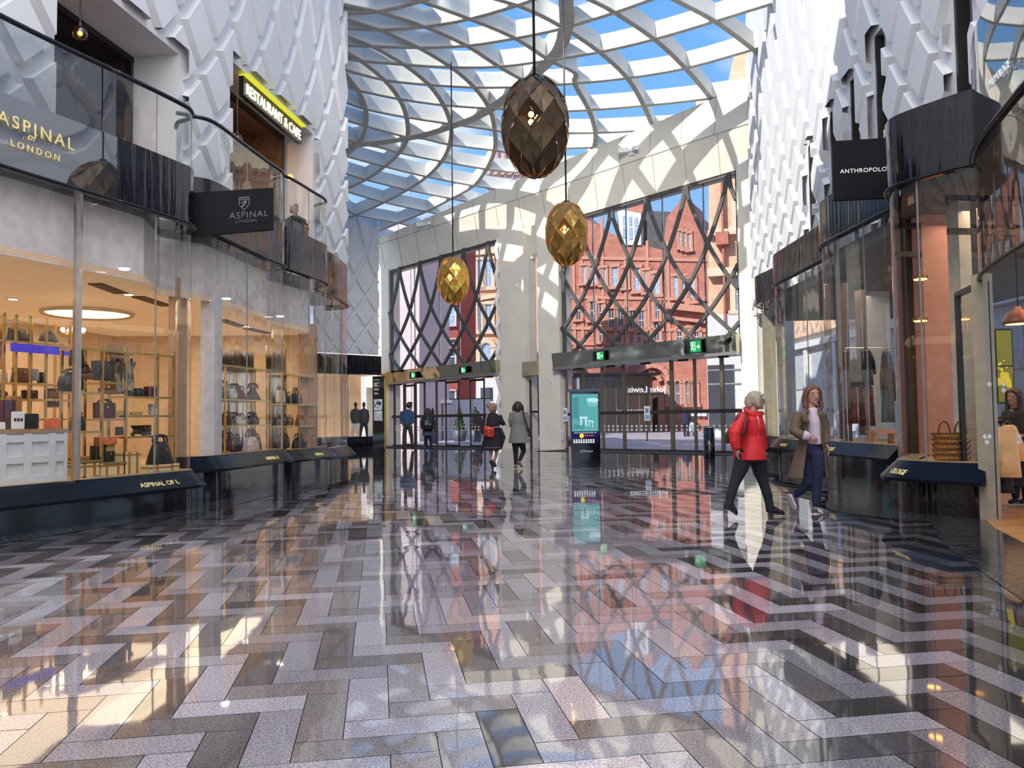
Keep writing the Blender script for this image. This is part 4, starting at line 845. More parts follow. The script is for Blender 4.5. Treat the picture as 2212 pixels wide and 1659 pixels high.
def totem():
    c = fl(818, 973); s = c[1]/F; w = 25*s; h = 160*s
    t = thing('wayfinding_totem', 'tall black wayfinding totem with white directory panels by the left pier', 'totem', c); C = Vector(c)
    mb = MB(); mb.box(C+Vector((0, .12, h/2)), (w, .24, h)); mb.build('body', BLACK, t)
    mb = MB(); mb.box(C+Vector((w/2+.02, .1, h/2)), (.04, .18, h*.97)); mb.build('edge', pm('totem_gold', (.6, .42, .05), .3, .6), t)
    mb = MB()
    for v0, v1 in ((.54, .69), (.4, .53)): mb.box(C+Vector((-.03*w, -.005, h*(v0+v1)/2)), (w*.72, .012, h*(v1-v0)))
    mp = mb.build('map_panel', pm('map_grey', (.6, .63, .66), .4, var=.4, vs=9), t)
    mb = MB(); r = random.Random(2)
    for v in (.95, .91, .895, .88, .865, .83, .815, .775, .76): l = r.uniform(.25, .5); mb.box(C+Vector((-w*.38+w*l/2, -.004, h*v)), (w*l, .008, h*.007))
    mb.build('text_line', DOT, t)
    mb = MB()
    for k in range(8): mb.box(C+Vector((w*r.uniform(-.28, .2), -.014, h*r.uniform(.56, .67))), (w*r.uniform(.06, .2), .004, h*r.uniform(.01, .04)))
    mb.build('map_block', pm('map_dark', (.06, .08, .1), .5), mp)
totem()
def bin_():
    c = Vector(fl(1533, 989)); s = c.y/F; r = 12*s; h = 69*s
    t = thing('litter_bin', 'black cylindrical litter bin before the right entrance doors', 'bin', c)
    MB().lathe(c, [(r*.98, 0), (r, .03), (r, h*.93)], 28).build('body', BLACK, t, True)
    MB().lathe(c+Vector((0, 0, h*.93)), [(r*1.02, 0), (r*1.02, h*.05), (r*.9, h*.07), (r*.55, h*.07), (r*.5, h*.03)], 28).build('lid', pm('bin_steel', (.4, .4, .4), .3, .8), t)
bin_()
# ================================================================== LEFT SHOP INTERIOR
S1a, S1b = (-6.03, 9.3), (-5.05, 11.8)
CEILM = pm('shop_ceiling', (.78, .62, .44), .6, var=.05, emit=(.9, .62, .36), es=.2); WARM = pm('shop_wall', (.7, .54, .36), .6, var=.1, emit=(.9, .55, .3), es=.02)  # ceiling and wall carry a faint glow in place of lamp light
poly = [(-14, 3), (-7.9, 4.6), (-6.35, 9.2), (-5.45, 11.6), (-5.75, 12.8), (-5.25, 13.4), (-5.0, 16.0), (-5.3, 16.7), (-4.75, 18.5), (-5.1, 19.2), (-14, 19.2)]
struct(MB().prism(poly, 3.42, 3.5).build('ceiling_left_shop', CEILM), 'warm, faintly self-glowing ceiling of the handbag shop')
struct(MB().prism(poly, .46, .54).build('floor_left_shop', pm('shop_floor', (.5, .34, .2), .3)), 'floor of the handbag shop')
mb = MB()
for a, b in (((-11.5, 3), (-9.6, 19)), ((-9.75, 18.95), (-4.9, 19.2)), ((-14, 4), (-7.9, 4.7))): mb.add([(a[0], a[1], .5), (b[0], b[1], .5), (b[0], b[1], 3.45), (a[0], a[1], 3.45)], [(0, 1, 2, 3)])
struct(mb.build('wall_left_shop', WARM), 'warm back wall of the handbag shop')
# bulkhead above the shop ceiling
bk = [np.array(p) for p in poly[1:10]]; mb = MB(); mb.strip(bk, 3.4, 4.5); struct(mb.build('trim_7', pm('bulkhead_grey', (.74, .67, .66), .6)), 'grey bulkhead behind the top of the shop glass')
mb = MB(); mb.prism(poly, 4.36, 4.66); struct(mb.build('floor_balcony', pm('balcony_slab', (.4, .36, .34), .6)))
# pilasters and columns
def post(nm, lab, x0, x1, ytop, ybot, Yd, mat, dep=.35):
    a = at(x0, ybot, Yd); b = at(x1, ybot, Yd); tp = at(x0, ytop, Yd)[2]
    mb = MB(); mb.box(((a[0]+b[0])/2, a[1]+dep/2, (a[2]+tp)/2), (b[0]-a[0], dep, tp-a[2])); o = mb.build(nm, mat); return struct(o, lab)
post('wall_column', 'white square column just inside the left shop glass', 432, 463, 640, 1010, 13.6, pm('column_lilac', (.7, .67, .72), .5))
post('wall_pilaster', 'warm brown pilaster at the end of the first shelf bay', 362, 384, 600, 1000, 13.0, pm('pilaster_tan', (.5, .3, .18), .5))
post('wall_pilaster', 'warm brown pilaster at the end of the third bay', 645, 678, 700, 972, 18.9, MATS['pilaster_tan'])
# door mullion in the near bay
p_, d_ = cp1(.61)
# ceiling fittings: cove ring, downlights, slots
def ceil_at(x, y, z=3.415): return fl(x, y, z)
cv = Vector(ceil_at(190, 674)); t = thing('ceiling_cove', 'glowing oval ceiling cove in the near handbag shop', 'ceiling light', cv)
cv.z = 3.40; t.location = cv; kR = 92*cv.y/F/1.75
mb = MB(); mb.lathe(cv, [(1.55, 0), (1.7, -.05), (1.75, -.0)], 40, sx=kR, sy=kR); mb.build('rim', pm('cove_rim', (.85, .7, .5), .5), t, True)
mb = MB(); mb.lathe(cv+Vector((0, 0, -.012)), [(1.35, 0), (1.54, -.012), (1.55, 0)], 40, sx=kR, sy=kR); mb.build('glow_strip', emis('cove_glow', (1, .86, .62), 1.6), t, True)
for i, (x, y, lab) in enumerate(((268, 581, 'round downlight highest in the near shop window'), (278, 636, 'round downlight beside the dark ceiling slot in the near shop'), (28, 646, 'round downlight at the far left of the near shop'), (489, 645, 'round downlight near the top left of the second bay'), (532, 705, 'round downlight between the two ceiling slots in the second bay'), (605, 683, 'round downlight at the left edge of the third bay'))):
    c = Vector(fl(x, y, 3.41)); 
    t = thing('downlight', lab, 'downlight', c, 'shop ceiling downlights'); MB().lathe(c, [(.085, .01), (.1, -.012), (.07, -.006)], 16).build('trim_ring', DOT, t)
    MB().lathe(c+Vector((0, 0, -.004)), [(.068, .002), (.068, -.006)], 16).build('lens', emis('down_white', (1, .88, .7), 9), t)
for (x0, y0, x1, y1), lab in (((206, 613, 262, 634), 'dark ceiling slot left of the near shop window'), ((298, 641, 360, 661), 'dark ceiling slot in the right part of the near shop'), ((478, 691, 524, 706), 'dark ceiling slot left in the second bay'), ((534, 710, 580, 720), 'dark ceiling slot right in the second bay')):
    a, b = Vector(fl(x0, y0, 3.41)), Vector(fl(x1, y1, 3.41)); mb = MB(); mb.bar(a, b, .22, .02); tag(mb.build('air_slot', pm('slot_dark', (.12, .08, .06), .6)), lab, 'air vent', 'ceiling air slots')
# ---- planes used for the goods
def off_plane(a, b, d): a = np.array(a); b = np.array(b); u = (b-a)/np.linalg.norm(b-a); n = np.array([-u[1], u[0]])*d; return a+n, b+n
PL1 = off_plane((-6.03, 9.3), (-5.0, 11.9), .55); PL2 = off_plane((-5.15, 13.2), (-4.7, 15.9), .5); PL3 = off_plane((-4.86, 16.7), (-4.43, 18.5), .45); PLB = off_plane((-6.03, 9.3), (-5.0, 11.9), 2.3); PLC = off_plane((-6.03, 9.3), (-5.0, 11.9), .5)
class PF:   # local frame of a goods plane: px -> (u along, z)
    def __init__(s, pl): s.a, s.b = pl; s.u = (s.b-s.a)/np.linalg.norm(s.b-s.a); s.n = np.array([s.u[1], -s.u[0]])
    def px(s, x, y): p = onpl(x, y, s.a, s.b); return (p[:2]-s.a)@s.u, p[2]
    def P(s, u, z, d=0.): q = s.a+s.u*u+s.n*d; return Vector((q[0], q[1], z))
    def box(s, mb, u0, u1, z0, z1, d0, d1):
        vs = [s.P(u, z, d) for d in (d0, d1) for u, z in ((u0, z0), (u1, z0), (u1, z1), (u0, z1))]
        return mb.add(vs, [(3, 2, 1, 0), (4, 5, 6, 7), (0, 1, 5, 4), (1, 2, 6, 5), (2, 3, 7, 6), (3, 0, 4, 7)])
f1, f2, f3, fb, fc = PF(PL1), PF(PL2), PF(PL3), PF(PLB), PF(PLC)
def shelving(lab, f, posts, shelves, ztop, zbot, dep=.34):
    t = thing('display_shelving', lab, 'shelving', f.P(f.px(posts[0], 900)[0], .54))
    for x in posts:
        u = f.px(x, 900)[0]; mb = MB()
        for d in (.0, -dep): f.box(mb, u-.017, u+.017, zbot, ztop, d-.017, d+.017)
        mb.build('upright', BRASS, t)
    out = []
    for x0, y0, x1, y1 in shelves:
        (u0, z0), (u1, z1) = f.px(x0, y0), f.px(x1, y1); z = (z0+z1)/2; mb = MB(); f.box(mb, u0, u1, z-.03, z, .03, -dep-.02); mb.build('shelf', BRASS, t); out.append(z)
    return t
shelving('brass display shelving behind the near bay glass', f1, (170, 220, 271, 375), ((168, 748, 375, 771), (170, 847, 220, 847), (220, 826, 271, 826), (170, 931, 220, 931), (220, 904, 271, 904), (272, 856, 375, 857), (272, 897, 375, 897), (272, 941, 375, 941), (170, 994, 220, 994), (220, 999, 271, 999)), f1.px(220, 745)[1], .54)
t2 = shelving('brass display shelving in the second left bay', f2, (486, 583), ((474, 784, 584, 802), (474, 860, 584, 866), (474, 917, 584, 918), (474, 975, 584, 976)), f2.px(520, 792)[1], .54)
t3 = shelving('brass display shelving in the third left bay', f3, (609, 646, 679), ((608, 805, 680, 815), (608, 870, 680, 875), (608, 919, 680, 920), (608, 970, 680, 970)), f3.px(640, 808)[1], .54)
BACKM = streak('antique_mirror', (.62, .56, .45), .06, 1.5, .5, 1., 2.5)
for f_, t_, xs, yt in ((f2, t2, (474, 584), 742), (f3, t3, (608, 650), 745)): mb = MB(); f_.box(mb, f_.px(xs[0], 900)[0], f_.px(xs[1], 900)[0], .545, f_.px(xs[0], yt)[1], -.375, -.39); mb.build('mirror_back', BACKM, t_)
bs = shelving('tall brass shelving at the back of the near shop, behind the counter', fb, (6, 32, 62, 98, 150), ((0, 740, 150, 740), (0, 828, 150, 828), (0, 862, 150, 862), (0, 904, 150, 904)), fb.px(60, 682)[1], .54)
LTH = {}
def leather(nm, col, rough=.38): return pm('leather_'+nm, col, rough, var=.25, vs=25, bump=.15, bs=120)
KB, GR, CR, MA, BR, TN, PK, GN_, OR, RD, NV = leather('black', (.014, .013, .014)), leather('slate', (.07, .075, .085)), leather('cream', (.75, .68, .55)), leather('maroon', (.10, .018, .016)), leather('brown', (.17, .06, .025)), leather('tan', (.42, .17, .05)), leather('blush', (.72, .5, .42)), leather('bottle', (.02, .035, .03)), leather('orange', (.75, .16, .03)), leather('plum', (.1, .03, .05)), leather('charcoal', (.03, .03, .035))
def bag(lab, f, x0, y0, x1, y1, mat, kind='tote', hy=None, dep=.16, d=-.17, grp='handbags on the shop shelves', name='handbag', cat='handbag'):
    (u0, z1), (u1, z0) = f.px(x0, y0), f.px(x1, y1); t = thing(name, lab, cat, f.P((u0+u1)/2, z0, d), grp); w = u1-u0; h = z1-z0; uc = (u0+u1)/2
    prof = {'tote': ((0, .90, 1), (.06, .98, 1), (.5, .97, .9), (.94, .94, .55), (1, .92, .4)), 'bucket': ((0, .76, .9), (.05, .8, 1), (.5, .9, 1), (.95, 1, .9), (1, .98, .8)), 'trap': ((0, .94, 1), (.06, 1, 1), (.5, .8, .8), (.9, .6, .45), (1, .5, .3)), 'tri': ((0, .95, 1), (.06, 1, 1), (.5, .68, .7), (.9, .34, .4), (1, .26, .3)), 'duffle': ((0, .8, .7), (.1, .94, 1), (.4, 1, 1.05), (.75, .92, .9), (.95, .72, .5), (1, .6, .3)), 'case': ((0, .98, 1), (.04, 1, 1), (.96, 1, 1), (1, .98, .95)), 'bow': ((0, .95, 1), (.1, 1, 1), (.55, .9, .8), (.8, .86, .6), (1, .98, .3)), 'dome': ((0, .9, 1), (.08, 1, 1), (.45, 1, .9), (.75, .85, .7), (.92, .55, .5), (1, .2, .3))}[kind]
    mb = MB(); rings = []
    for v, sw, sd in prof:
        r = []
        for k in range(12):
            a = 2*PI*k/12+PI/12; cx_, sy_ = math.cos(a), math.sin(a); e = 3.4
            cx_ = math.copysign(abs(cx_)**(2/e), cx_); sy_ = math.copysign(abs(sy_)**(2/e), sy_); r.append(f.P(uc+cx_*w/2*sw, z0+h*v, d+sy_*dep/2*sd))
        rings.append(r)
    mb.loft(rings); mb.build('body', mat, t, True)
    if hy is not None:
        zt = f.px(x0, hy)[1]
        for dd in (-.03, .03):
            mb = MB(); mb.tube([f.P(uc+w*.26*math.cos(a), z1-.01+(zt-z1+.01)*math.sin(a)**.8 if math.sin(a) > 0 else z1-.01, d+dd) for a in np.linspace(PI, 0, 10)], max(.006, w*.035), 6); mb.build('handle', mat if mat not in (CR, PK) else BR, t, True)
    if kind in ('tote', 'trap', 'case', 'tri', 'duffle', 'bow') and h > .1:
        mb = MB(); zc = z0+h*.62; sw = .9 if kind != 'tri' else .5; mb.bar(f.P(uc-w*.05, zc+.02, d+dep*.47), f.P(uc+w*.05, zc+.02, d+dep*.47), .03, .03); mb.build('clasp', BRASS, t)
    return t
B = bag
B('slate grey bucket tote high in the near shelving', f1, 220, 778, 257, 822, GR, 'bucket', None, .2)
B('black bag on the top left of the near shelving', f1, 172, 754, 197, 790, KB, 'tote')
B('dark brown small bag beside the black bag, near shelving top', f1, 190, 785, 212, 806, MA, 'trap')
B('large black holdall on the second level of the near shelving', f1, 150, 803, 193, 846, KB, 'duffle', 795, .24)
B('maroon briefcase on the middle shelf of the near shelving', f1, 222, 869, 266, 903, MA, 'case', 862, .12)
B('bottle green bag lower left on the near shelving', f1, 172, 894, 200, 930, GN_, 'dome', 890)
B('small black clutch stood upright on the scarf side shelf', f1, 308, 836, 327, 856, KB, 'dome')
B('small dark box bag on the scarf side shelf', f1, 333, 834, 352, 856, MA, 'case')
B('tiny black purse left of the clutch on the scarf side shelf', f1, 294, 842, 306, 856, KB, 'duffle')
B('orange red flat clutch on the lower middle shelf', f1, 226, 944, 265, 960, OR, 'case', None, .2)
B('black stacked document case at the bottom of the near shelving', f1, 218, 963, 240, 998, KB, 'case')
B('large black crocodile tote with two handles on the cream stand', f1, 314, 955, 363, 1004, leather('crocodile', (.018, .017, .018), .3), 'trap', 940, .26, .06)
B('brown storage case under the black holdall', f1, 188, 806, 218, 819, BR, 'case')
B('tan flat case on the middle right shelf cell', f1, 234, 838, 268, 851, TN, 'case')
B('tan flat case at the lower left of the near shelving', f1, 170, 987, 210, 993, TN, 'case')
# second bay
B('dark partly hidden bag at the left of the top shelf, second bay', f2, 475, 843, 483, 859, KB, 'trap', 828)
B('slate grey triangular handbag on the top shelf, second bay', f2, 488, 834, 511, 860, GR, 'trap', 820)
B('cream handbag with dark handle on the top shelf, second bay', f2, 511, 839, 526, 861, CR, 'tote', 832)
B('dark brown slim handbag on the top shelf, second bay', f2, 527, 841, 545, 863, MA, 'trap', 833)
B('large dark brown triangular handbag at right of the top shelf, second bay', f2, 548, 837, 577, 865, leather('cocoa', (.06, .03, .025)), 'tri', 827)
B('maroon bag partly hidden at left of the middle shelf, second bay', f2, 475, 895, 482, 916, MA, 'tote')
B('maroon boxy handbag on the middle shelf, second bay', f2, 497, 896, 518, 917, MA, 'case', 889)
B('cream handbag on the middle shelf, second bay', f2, 526, 899, 545, 917, CR, 'tote', 893)
B('black satchel at the right of the middle shelf, second bay', f2, 548, 898, 573, 917, KB, 'duffle', 890)
B('dark box bag on the bottom shelf, second bay', f2, 487, 930, 500, 948, NV, 'case')
B('maroon tote on the bottom shelf, second bay', f2, 502, 950, 522, 973, MA, 'tote', 935)
B('large blush pink handbag on the bottom shelf, second bay', f2, 524, 944, 556, 974, PK, 'trap', 928, .2, .02)
B('black handbag at right of the bottom shelf, second bay', f2, 558, 945, 578, 973, KB, 'tote', 938)
# third bay
B('white and black tote on the top shelf, third bay', f3, 613, 842, 628, 870, CR, 'tote', 834)
B('small black handbag in the middle of the top shelf, third bay', f3, 630, 854, 642, 872, KB, 'tote', 846)
B('black tote with two handles on the top shelf, third bay', f3, 645, 850, 664, 873, KB, 'tote', 837)
B('dark holdall on the middle shelf, third bay', f3, 614, 900, 634, 918, NV, 'duffle', 896)
B('rusty orange handbag on the middle shelf, third bay', f3, 635, 900, 645, 918, TN, 'duffle', 896)
B('tan handbag at right of the middle shelf, third bay', f3, 655, 903, 669, 919, TN, 'tote', 895)
B('dark bag on the bottom shelf, third bay', f3, 620, 942, 637, 967, NV, 'tote', 936)
t = B('black backpack at right of the bottom shelf, third bay', f3, 649, 945, 668, 970, GN_, 'dome', 937, .2, name='backpack', cat='backpack')
(u0, z1), (u1, z0) = f3.px(652, 955), f3.px(665, 967); mb = MB(); f3.box(mb, u0, u1, z0, z1, -.06, -.03); mb.build('pocket', GN_, t)
# behind the counter
B('black bow shaped bag on top of the back shelving', fb, 33, 706, 76, 738, KB, 'bow')
B('brown leather bag on the back shelving', fb, 42, 793, 82, 827, BR, 'bow')
B('tan flap bag on the right of the back shelving', fb, 115, 838, 147, 861, TN, 'duffle')
B('olive tan bag under the flap bag on the back shelving', fb, 116, 864, 146, 880, leather('olive', (.25, .17, .04)), 'duffle')
B('light grey document case on the back shelving', fb, 80, 796, 96, 822, leather('dove', (.4, .4, .38)), 'case')
ch0 = fb.P(fb.px(192, 720)[0], fb.px(192, 712)[1], -.35); t = thing('chandelier', 'small brass chandelier with lit bulbs deep in the near shop', 'chandelier', ch0); MB().tube([ch0, (ch0.x, ch0.y, 3.42)], .012, 6).build('rod', BRASS, t)
MB().tube([ch0+Vector((.16*math.cos(a), .16*math.sin(a), -.05)) for a in np.linspace(0, 2*PI, 13)], .014, 6).build('ring', BRASS, t, True)
for k in range(5): MB().ball(ch0+Vector((.16*math.cos(k*1.256), .16*math.sin(k*1.256), .01)), .04, 8, 6).build('bulb', emis('chandelier_bulb', (1, .85, .6), 7), t, True)
GW = pm('wallet_gold', (.55, .4, .14), .4)
for x0, y0, x1, y1, mt, lab in ((273, 887, 290, 896, GW, 'gold flat wallet left on the third scarf side shelf'), (300, 889, 324, 896, GW, 'gold flat wallet right on the third scarf side shelf'), (341, 872, 356, 896, CR, 'pale pouch at the right of the third scarf side shelf'), (270, 922, 284, 940, MA, 'maroon case left of the tablet on the low shelf'), (326, 918, 342, 940, leather('cordovan', (.1, .04, .03)), 'brown case right of the tablet on the low shelf'), (244, 961, 264, 974, leather('straw', (.6, .42, .18)), 'straw coloured case beside the black document case'), (240, 975, 264, 997, KB, 'low black box beside the black document case')): B(lab, f1, x0, y0, x1, y1, mt, 'case', None, .1, grp='small leather goods in the near window', name='leather_case', cat='leather case')
# mirrors on the back wall of the near shop
for k, (y_, lab) in enumerate(((8.2, 'tall brass framed mirror at the back left of the near shop'), (10.6, 'tall brass framed mirror at the back middle of the near shop'), (13.2, 'tall brass framed mirror at the back right of the near shop'))):
    xw = -11.5+1.9*(y_-3)/16+.06; t = thing('wall_mirror', lab, 'mirror', (xw, y_, .9), 'mirrors at the back of the near shop'); MB().box((xw, y_, 1.95), (.05, 1.5, 2.1), -.118).build('frame', BRASS, t); MB().box((xw+.03, y_, 1.95), (.02, 1.38, 1.98), -.118).build('mirror_glass', BACKM, t)
for x0, y0, x1, y1, mt, kd, lab in ((4, 796, 30, 826, CR, 'tote', 'cream tote at the far left of the back shelving'), (8, 842, 30, 861, KB, 'duffle', 'black holdall at the far left of the lower back shelf'), (66, 842, 95, 861, MA, 'case', 'maroon case behind the white card on the back shelving'), (103, 706, 140, 739, GR, 'trap', 'slate grey bag on top of the back shelving, right end'), (102, 803, 112, 827, KB, 'tote', 'slim black bag right of the grey case on the back shelving')): B(lab, fb, x0, y0, x1, y1, mt, kd)
# scarves
SCF = pm('scarf_print', (.5, .42, .3), .7, var=.9, vs=9); 
for x, lab in ((286, 'left patterned scarf hanging in the near shop window'), (301, 'middle patterned scarf hanging in the near shop window'), (316, 'right patterned scarf hanging in the near shop window')):
    u, z1 = f1.px(x, 780); z0 = f1.px(x, 848)[1]; t = thing('scarf', lab, 'scarf', f1.P(u, z1, -.3), 'patterned scarves'); rings = []
    for k in range(12):
        v = k/11; zz_ = z1+(z0-z1)*v; wv = .022+.03*abs(math.sin(v*5+x)); rings.append([f1.P(u+a*wv+.02*math.sin(v*6+x), zz_, -.3+b*.02) for a, b in ((-1, 0), (-.4, 1), (.3, -.6), (1, .6), (.9, 1.2), (.2, .2), (-.4, 1.6), (-1, .6))])
    MB().loft(rings).build('cloth', SCF, t, True)
    mb = MB(); mb.tube([f1.P(u, z1, -.3), f1.P(u, z1+.05, -.3)], .02, 6); mb.build('knot', KB, t)
u0, z1 = f1.px(274, 742); u1, z0 = f1.px(322, 850); mb = MB(); f1.box(mb, u0, u1, z0, z1, -.42, -.45); o = mb.build('scarf_board', pm('panel_blush', (.6, .36, .22), .6)); tag(o, 'tan framed display panel behind the hanging scarves', 'panel')
# trunks and stands below the shelves
CRM = pm('trunk_cream', (.78, .6, .33), .5, var=.08)
def trunk(lab, f, x0, y0, x1, y1, d0=.02, d1=-.34, mat=None):
    (u0, z1), (u1, z0) = f.px(x0, y0), f.px(x1, y1); z0 = max(z0, .545); t = thing('storage_trunk', lab, 'trunk', f.P((u0+u1)/2, z0), 'cream trunks in the near window'); mb = MB(); f.box(mb, u0, u1, z0, z1, d0, d1); mb.build('body', mat or CRM, t)
    mb = MB(); f.box(mb, u0-.004, u1+.004, z1-.05, z1-.03, d0+.006, d1); 
    for k in (.25, .75): uu = u0+(u1-u0)*k; f.box(mb, uu-.02, uu+.02, z0, z1, d0+.005, d1)
    mb.build('strap', TN, t)
trunk('cream trunk at the left foot of the near shelving', f1, 170, 1002, 212, 1026); trunk('cream trunk in the middle foot of the near shelving', f1, 216, 1001, 265, 1024); trunk('tall cream trunk right of the middle', f1, 269, 977, 302, 1022); trunk('low cream stand under the crocodile tote', f1, 302, 1005, 366, 1021, .2, -.2)
# picture card, tablet
u0, z1 = f1.px(300, 919); u1, z0 = f1.px(324, 940); t = thing('tablet_stand', 'dark tablet on a stand on the low shelf beside the crocodile tote', 'tablet', f1.P((u0+u1)/2, z0)); mb = MB(); mb.slab([f1.P(u0, z0+.02, -.05), f1.P(u1, z0+.02, -.05), f1.P(u1+.02, z1, -.2), f1.P(u0+.02, z1, -.2)], (.0, .02, .0)); mb.build('screen', BLACKM, t); mb = MB(); mb.bar(f1.P((u0+u1)/2, z0, -.25), f1.P((u0+u1)/2, z1-.04, -.15), .04); mb.build('foot', BLACKM, t)
# panelled counter
ua, zt = fc.px(-60, 927); ub, _ = fc.px(142, 928); zt = fc.px(60, 927)[1]; t = thing('shop_counter', 'white panelled shop counter with a timber top in the near bay', 'counter', fc.P((ua+ub)/2, .54)); CW = pm('counter_white', (.72, .72, .76), .5, var=.03)
mb = MB(); fc.box(mb, ua, ub, .54, zt-.05, 0, -.5); mb.build('carcass', CW, t)
mb = MB(); fc.box(mb, ua-.02, ub+.03, zt-.05, zt, .03, -.53); mb.build('top', pm('counter_oak', (.42, .25, .12), .35), t)
mb = MB(); us = [fc.px(x, 980)[0] for x in (-58, 2, 57, 110, 142)]
for a, b in zip(us[:-1], us[1:]):
    fc.box(mb, b-.05, b+.05 if b < us[-1] else b, .545, zt-.055, .0, .03)
for z in (.6, .56+(zt-.6)*.46, zt-.12): fc.box(mb, ua, ub, z-.045, z+.045, .0, .028)
mb.build('panel_moulding', CW, t)
def desk(nm, lab, cat, x0, y0, x1, y1, mat, dep=.12, d=-.15):
    (u0, z1), (u1, _) = fc.px(x0, y0), fc.px(x1, y1); t = thing(nm, lab, cat, fc.P((u0+u1)/2, zt+.001, d)); mb = MB()
    mb.loft([[fc.P(u, z, dd) for u, dd in ((u0+i, d-dep/2+i), (u1-i, d-dep/2+i), (u1-i, d+dep/2-i), (u0+i, d+dep/2-i))] for z, i in ((zt+.001, .004), (zt+.01, 0), (z1-.01, 0), (z1, .006))]); mb.build('body', mat, t); return t, (u0, u1, z1, d+dep/2)
t, (u0, u1, z1, dd) = desk('price_card', 'white upright card with three small pictures on the counter', 'card', 35, 889, 61, 926, DOT, .02, -.08)
mb = MB()
for k in range(3): fc.box(mb, u0+(.15+.26*k)*(u1-u0), u0+(.33+.26*k)*(u1-u0), (zt+z1)/2-.01, (zt+z1)/2+.03, dd, dd+.004)
mb.build('picture', MA, t)
desk('till_box', 'black card terminal right of the white card on the counter', 'till', 62, 897, 76, 926, BLACKM, .1); desk('till_box', 'larger black till box toward the middle of the counter', 'till', 78, 893, 100, 926, BLACKM, .16, -.22)
desk('name_plate', 'small white name plate at the left of the counter', 'name plate', 4, 912, 27, 926, DOT, .04); desk('gift_box', 'plum leather box standing behind the white card', 'box', 41, 862, 67, 926, RD, .1, -.34); desk('chair_back', 'rounded tan upholstered back beyond the counter', 'chair', 68, 853, 93, 926, TN, .08, -.44); desk('card_holder', 'orange card holder at the right end of the counter', 'card holder', 118, 903, 144, 926, OR, .1)
# blue screen band on the back shelves
(u0, z1), (u1, z0) = fb.px(0, 742), fb.px(156, 772); mb = MB(); fb.box(mb, u0, u1, z0, z1, .25, .22); tag(mb.build('blue_screen', emis('screen_blue', (.09, .06, .55), .8)), 'long blue illuminated band above the counter', 'screen')
# ================================================================== BALCONY
t = thing('bistro_table', 'round table on the near balcony behind the glass', 'table', (-5.9, 11.6, 4.66)); c = Vector((-6.0, 12.0, 4.66))
t.location = c; MB().lathe(c+Vector((0, 0, .72)), [(.42, 0), (.44, .02), (.42, .045)], 24).build('table_top', pm('table_wood', (.16, .1, .09), .4), t); MB().lathe(c, [(.22, 0), (.2, .02), (.03, .05), (.03, .72)], 16).build('pedestal', BLACKM, t)
for dx, dy, lab in ((-.12, -.15, 'clear bottle left on the balcony table'), (.1, -.1, 'dark bottle right on the balcony table'), (-.02, .1, 'small clear bottle behind the other two on the balcony table')):
    b = c+Vector((dx, dy, .766)); q = thing('bottle', lab, 'bottle', b, 'bottles on the balcony table'); MB().lathe(b, [(.034, 0), (.036, .02), (.036, .14), (.014, .19), (.013, .24)], 12).build('body', pm('bottle_grey', (.35, .36, .38), .15), q, True); MB().lathe(b+Vector((0, 0, .24)), [(.016, 0), (.016, .03)], 8).build('cap', BLACKM, q)
# ================================================================== RIGHT SHOP
WOOD = courses('oak_boards', (.5, .22, .07), (.58, .27, .09), (.2, .08, .03), (.4, .9), 1.4, .11, .004, .3)
rp = [(5.7, 9.5), (6.05, 9.9), (5.5, 10.9), (6.5, 13), (6.55, 15.6), (7.1, 17), (7.2, 20.6), (7.9, 22.4), (8.6, 25.5), (13.5, 25), (13.5, 2), (3.9, 4)]
m_, t_, N, L = nt_new('oak_floor'); o = N.new('ShaderNodeOutputMaterial'); b = N.new('ShaderNodeBsdfPrincipled'); L.new(b.outputs[0], o.inputs[0]); tc = N.new('ShaderNodeTexCoord'); br = N.new('ShaderNodeTexBrick'); br.inputs['Scale'].default_value = 1; br.inputs['Brick Width'].default_value = 1.5; br.inputs['Row Height'].default_value = .13; br.inputs['Mortar Size'].default_value = .003
br.inputs['Color1'].default_value = (.52, .22, .06, 1); br.inputs['Color2'].default_value = (.62, .3, .1, 1); br.inputs['Mortar'].default_value = (.2, .08, .02, 1); L.new(tc.outputs['Object'], br.inputs['Vector']); L.new(br.outputs['Color'], b.inputs['Base Color']); b.inputs['Roughness'].default_value = .3
struct(MB().prism([(5.72, 9.6), (6.15, 10.2), (6.75, 13), (7.2, 20), (8.6, 25), (13.5, 25), (13.5, 2), (3.9, 4.2), (4.45, 5.8), (4.97, 7.6), (5.4, 8.9)], -.012, .006).build('floor_right_shop', m_), 'oak plank floor of the right shop')
struct(MB().prism(rp, 4.36, 4.6).build('ceiling_right_shop', pm('ceiling_dark', (.16, .15, .14), .7)), 'dark exposed ceiling of the right shop')
struct(MB().prism([(5.85, 10.0), (5.4, 10.6), (5.6, 11.1), (6.55, 13), (6.6, 15.6), (7.2, 17), (7.3, 20.6), (8.0, 22.4), (8.7, 25.5), (9.8, 25), (9.0, 15), (6.9, 11.9), (6.15, 10.5)], .6, .66).build('trim_8', pm('window_bed', (.5, .32, .18), .4)), 'raised window bed of the right shop')
def pil(nm, lab, x0, x1, yt, yb, Yd, mat, dep=.3): return post(nm, lab, x0, x1, yt, yb, Yd, mat, dep)
pil('wall_pier_slim', 'olive grey pier inside the third right bay', 1660, 1682, 640, 970, 25.5, pm('pier_olive', (.36, .32, .22), .5)); pil('wall_pier_slim', 'second olive grey pier inside the third right bay', 1692, 1702, 640, 960, 23.5, MATS['pier_olive'])
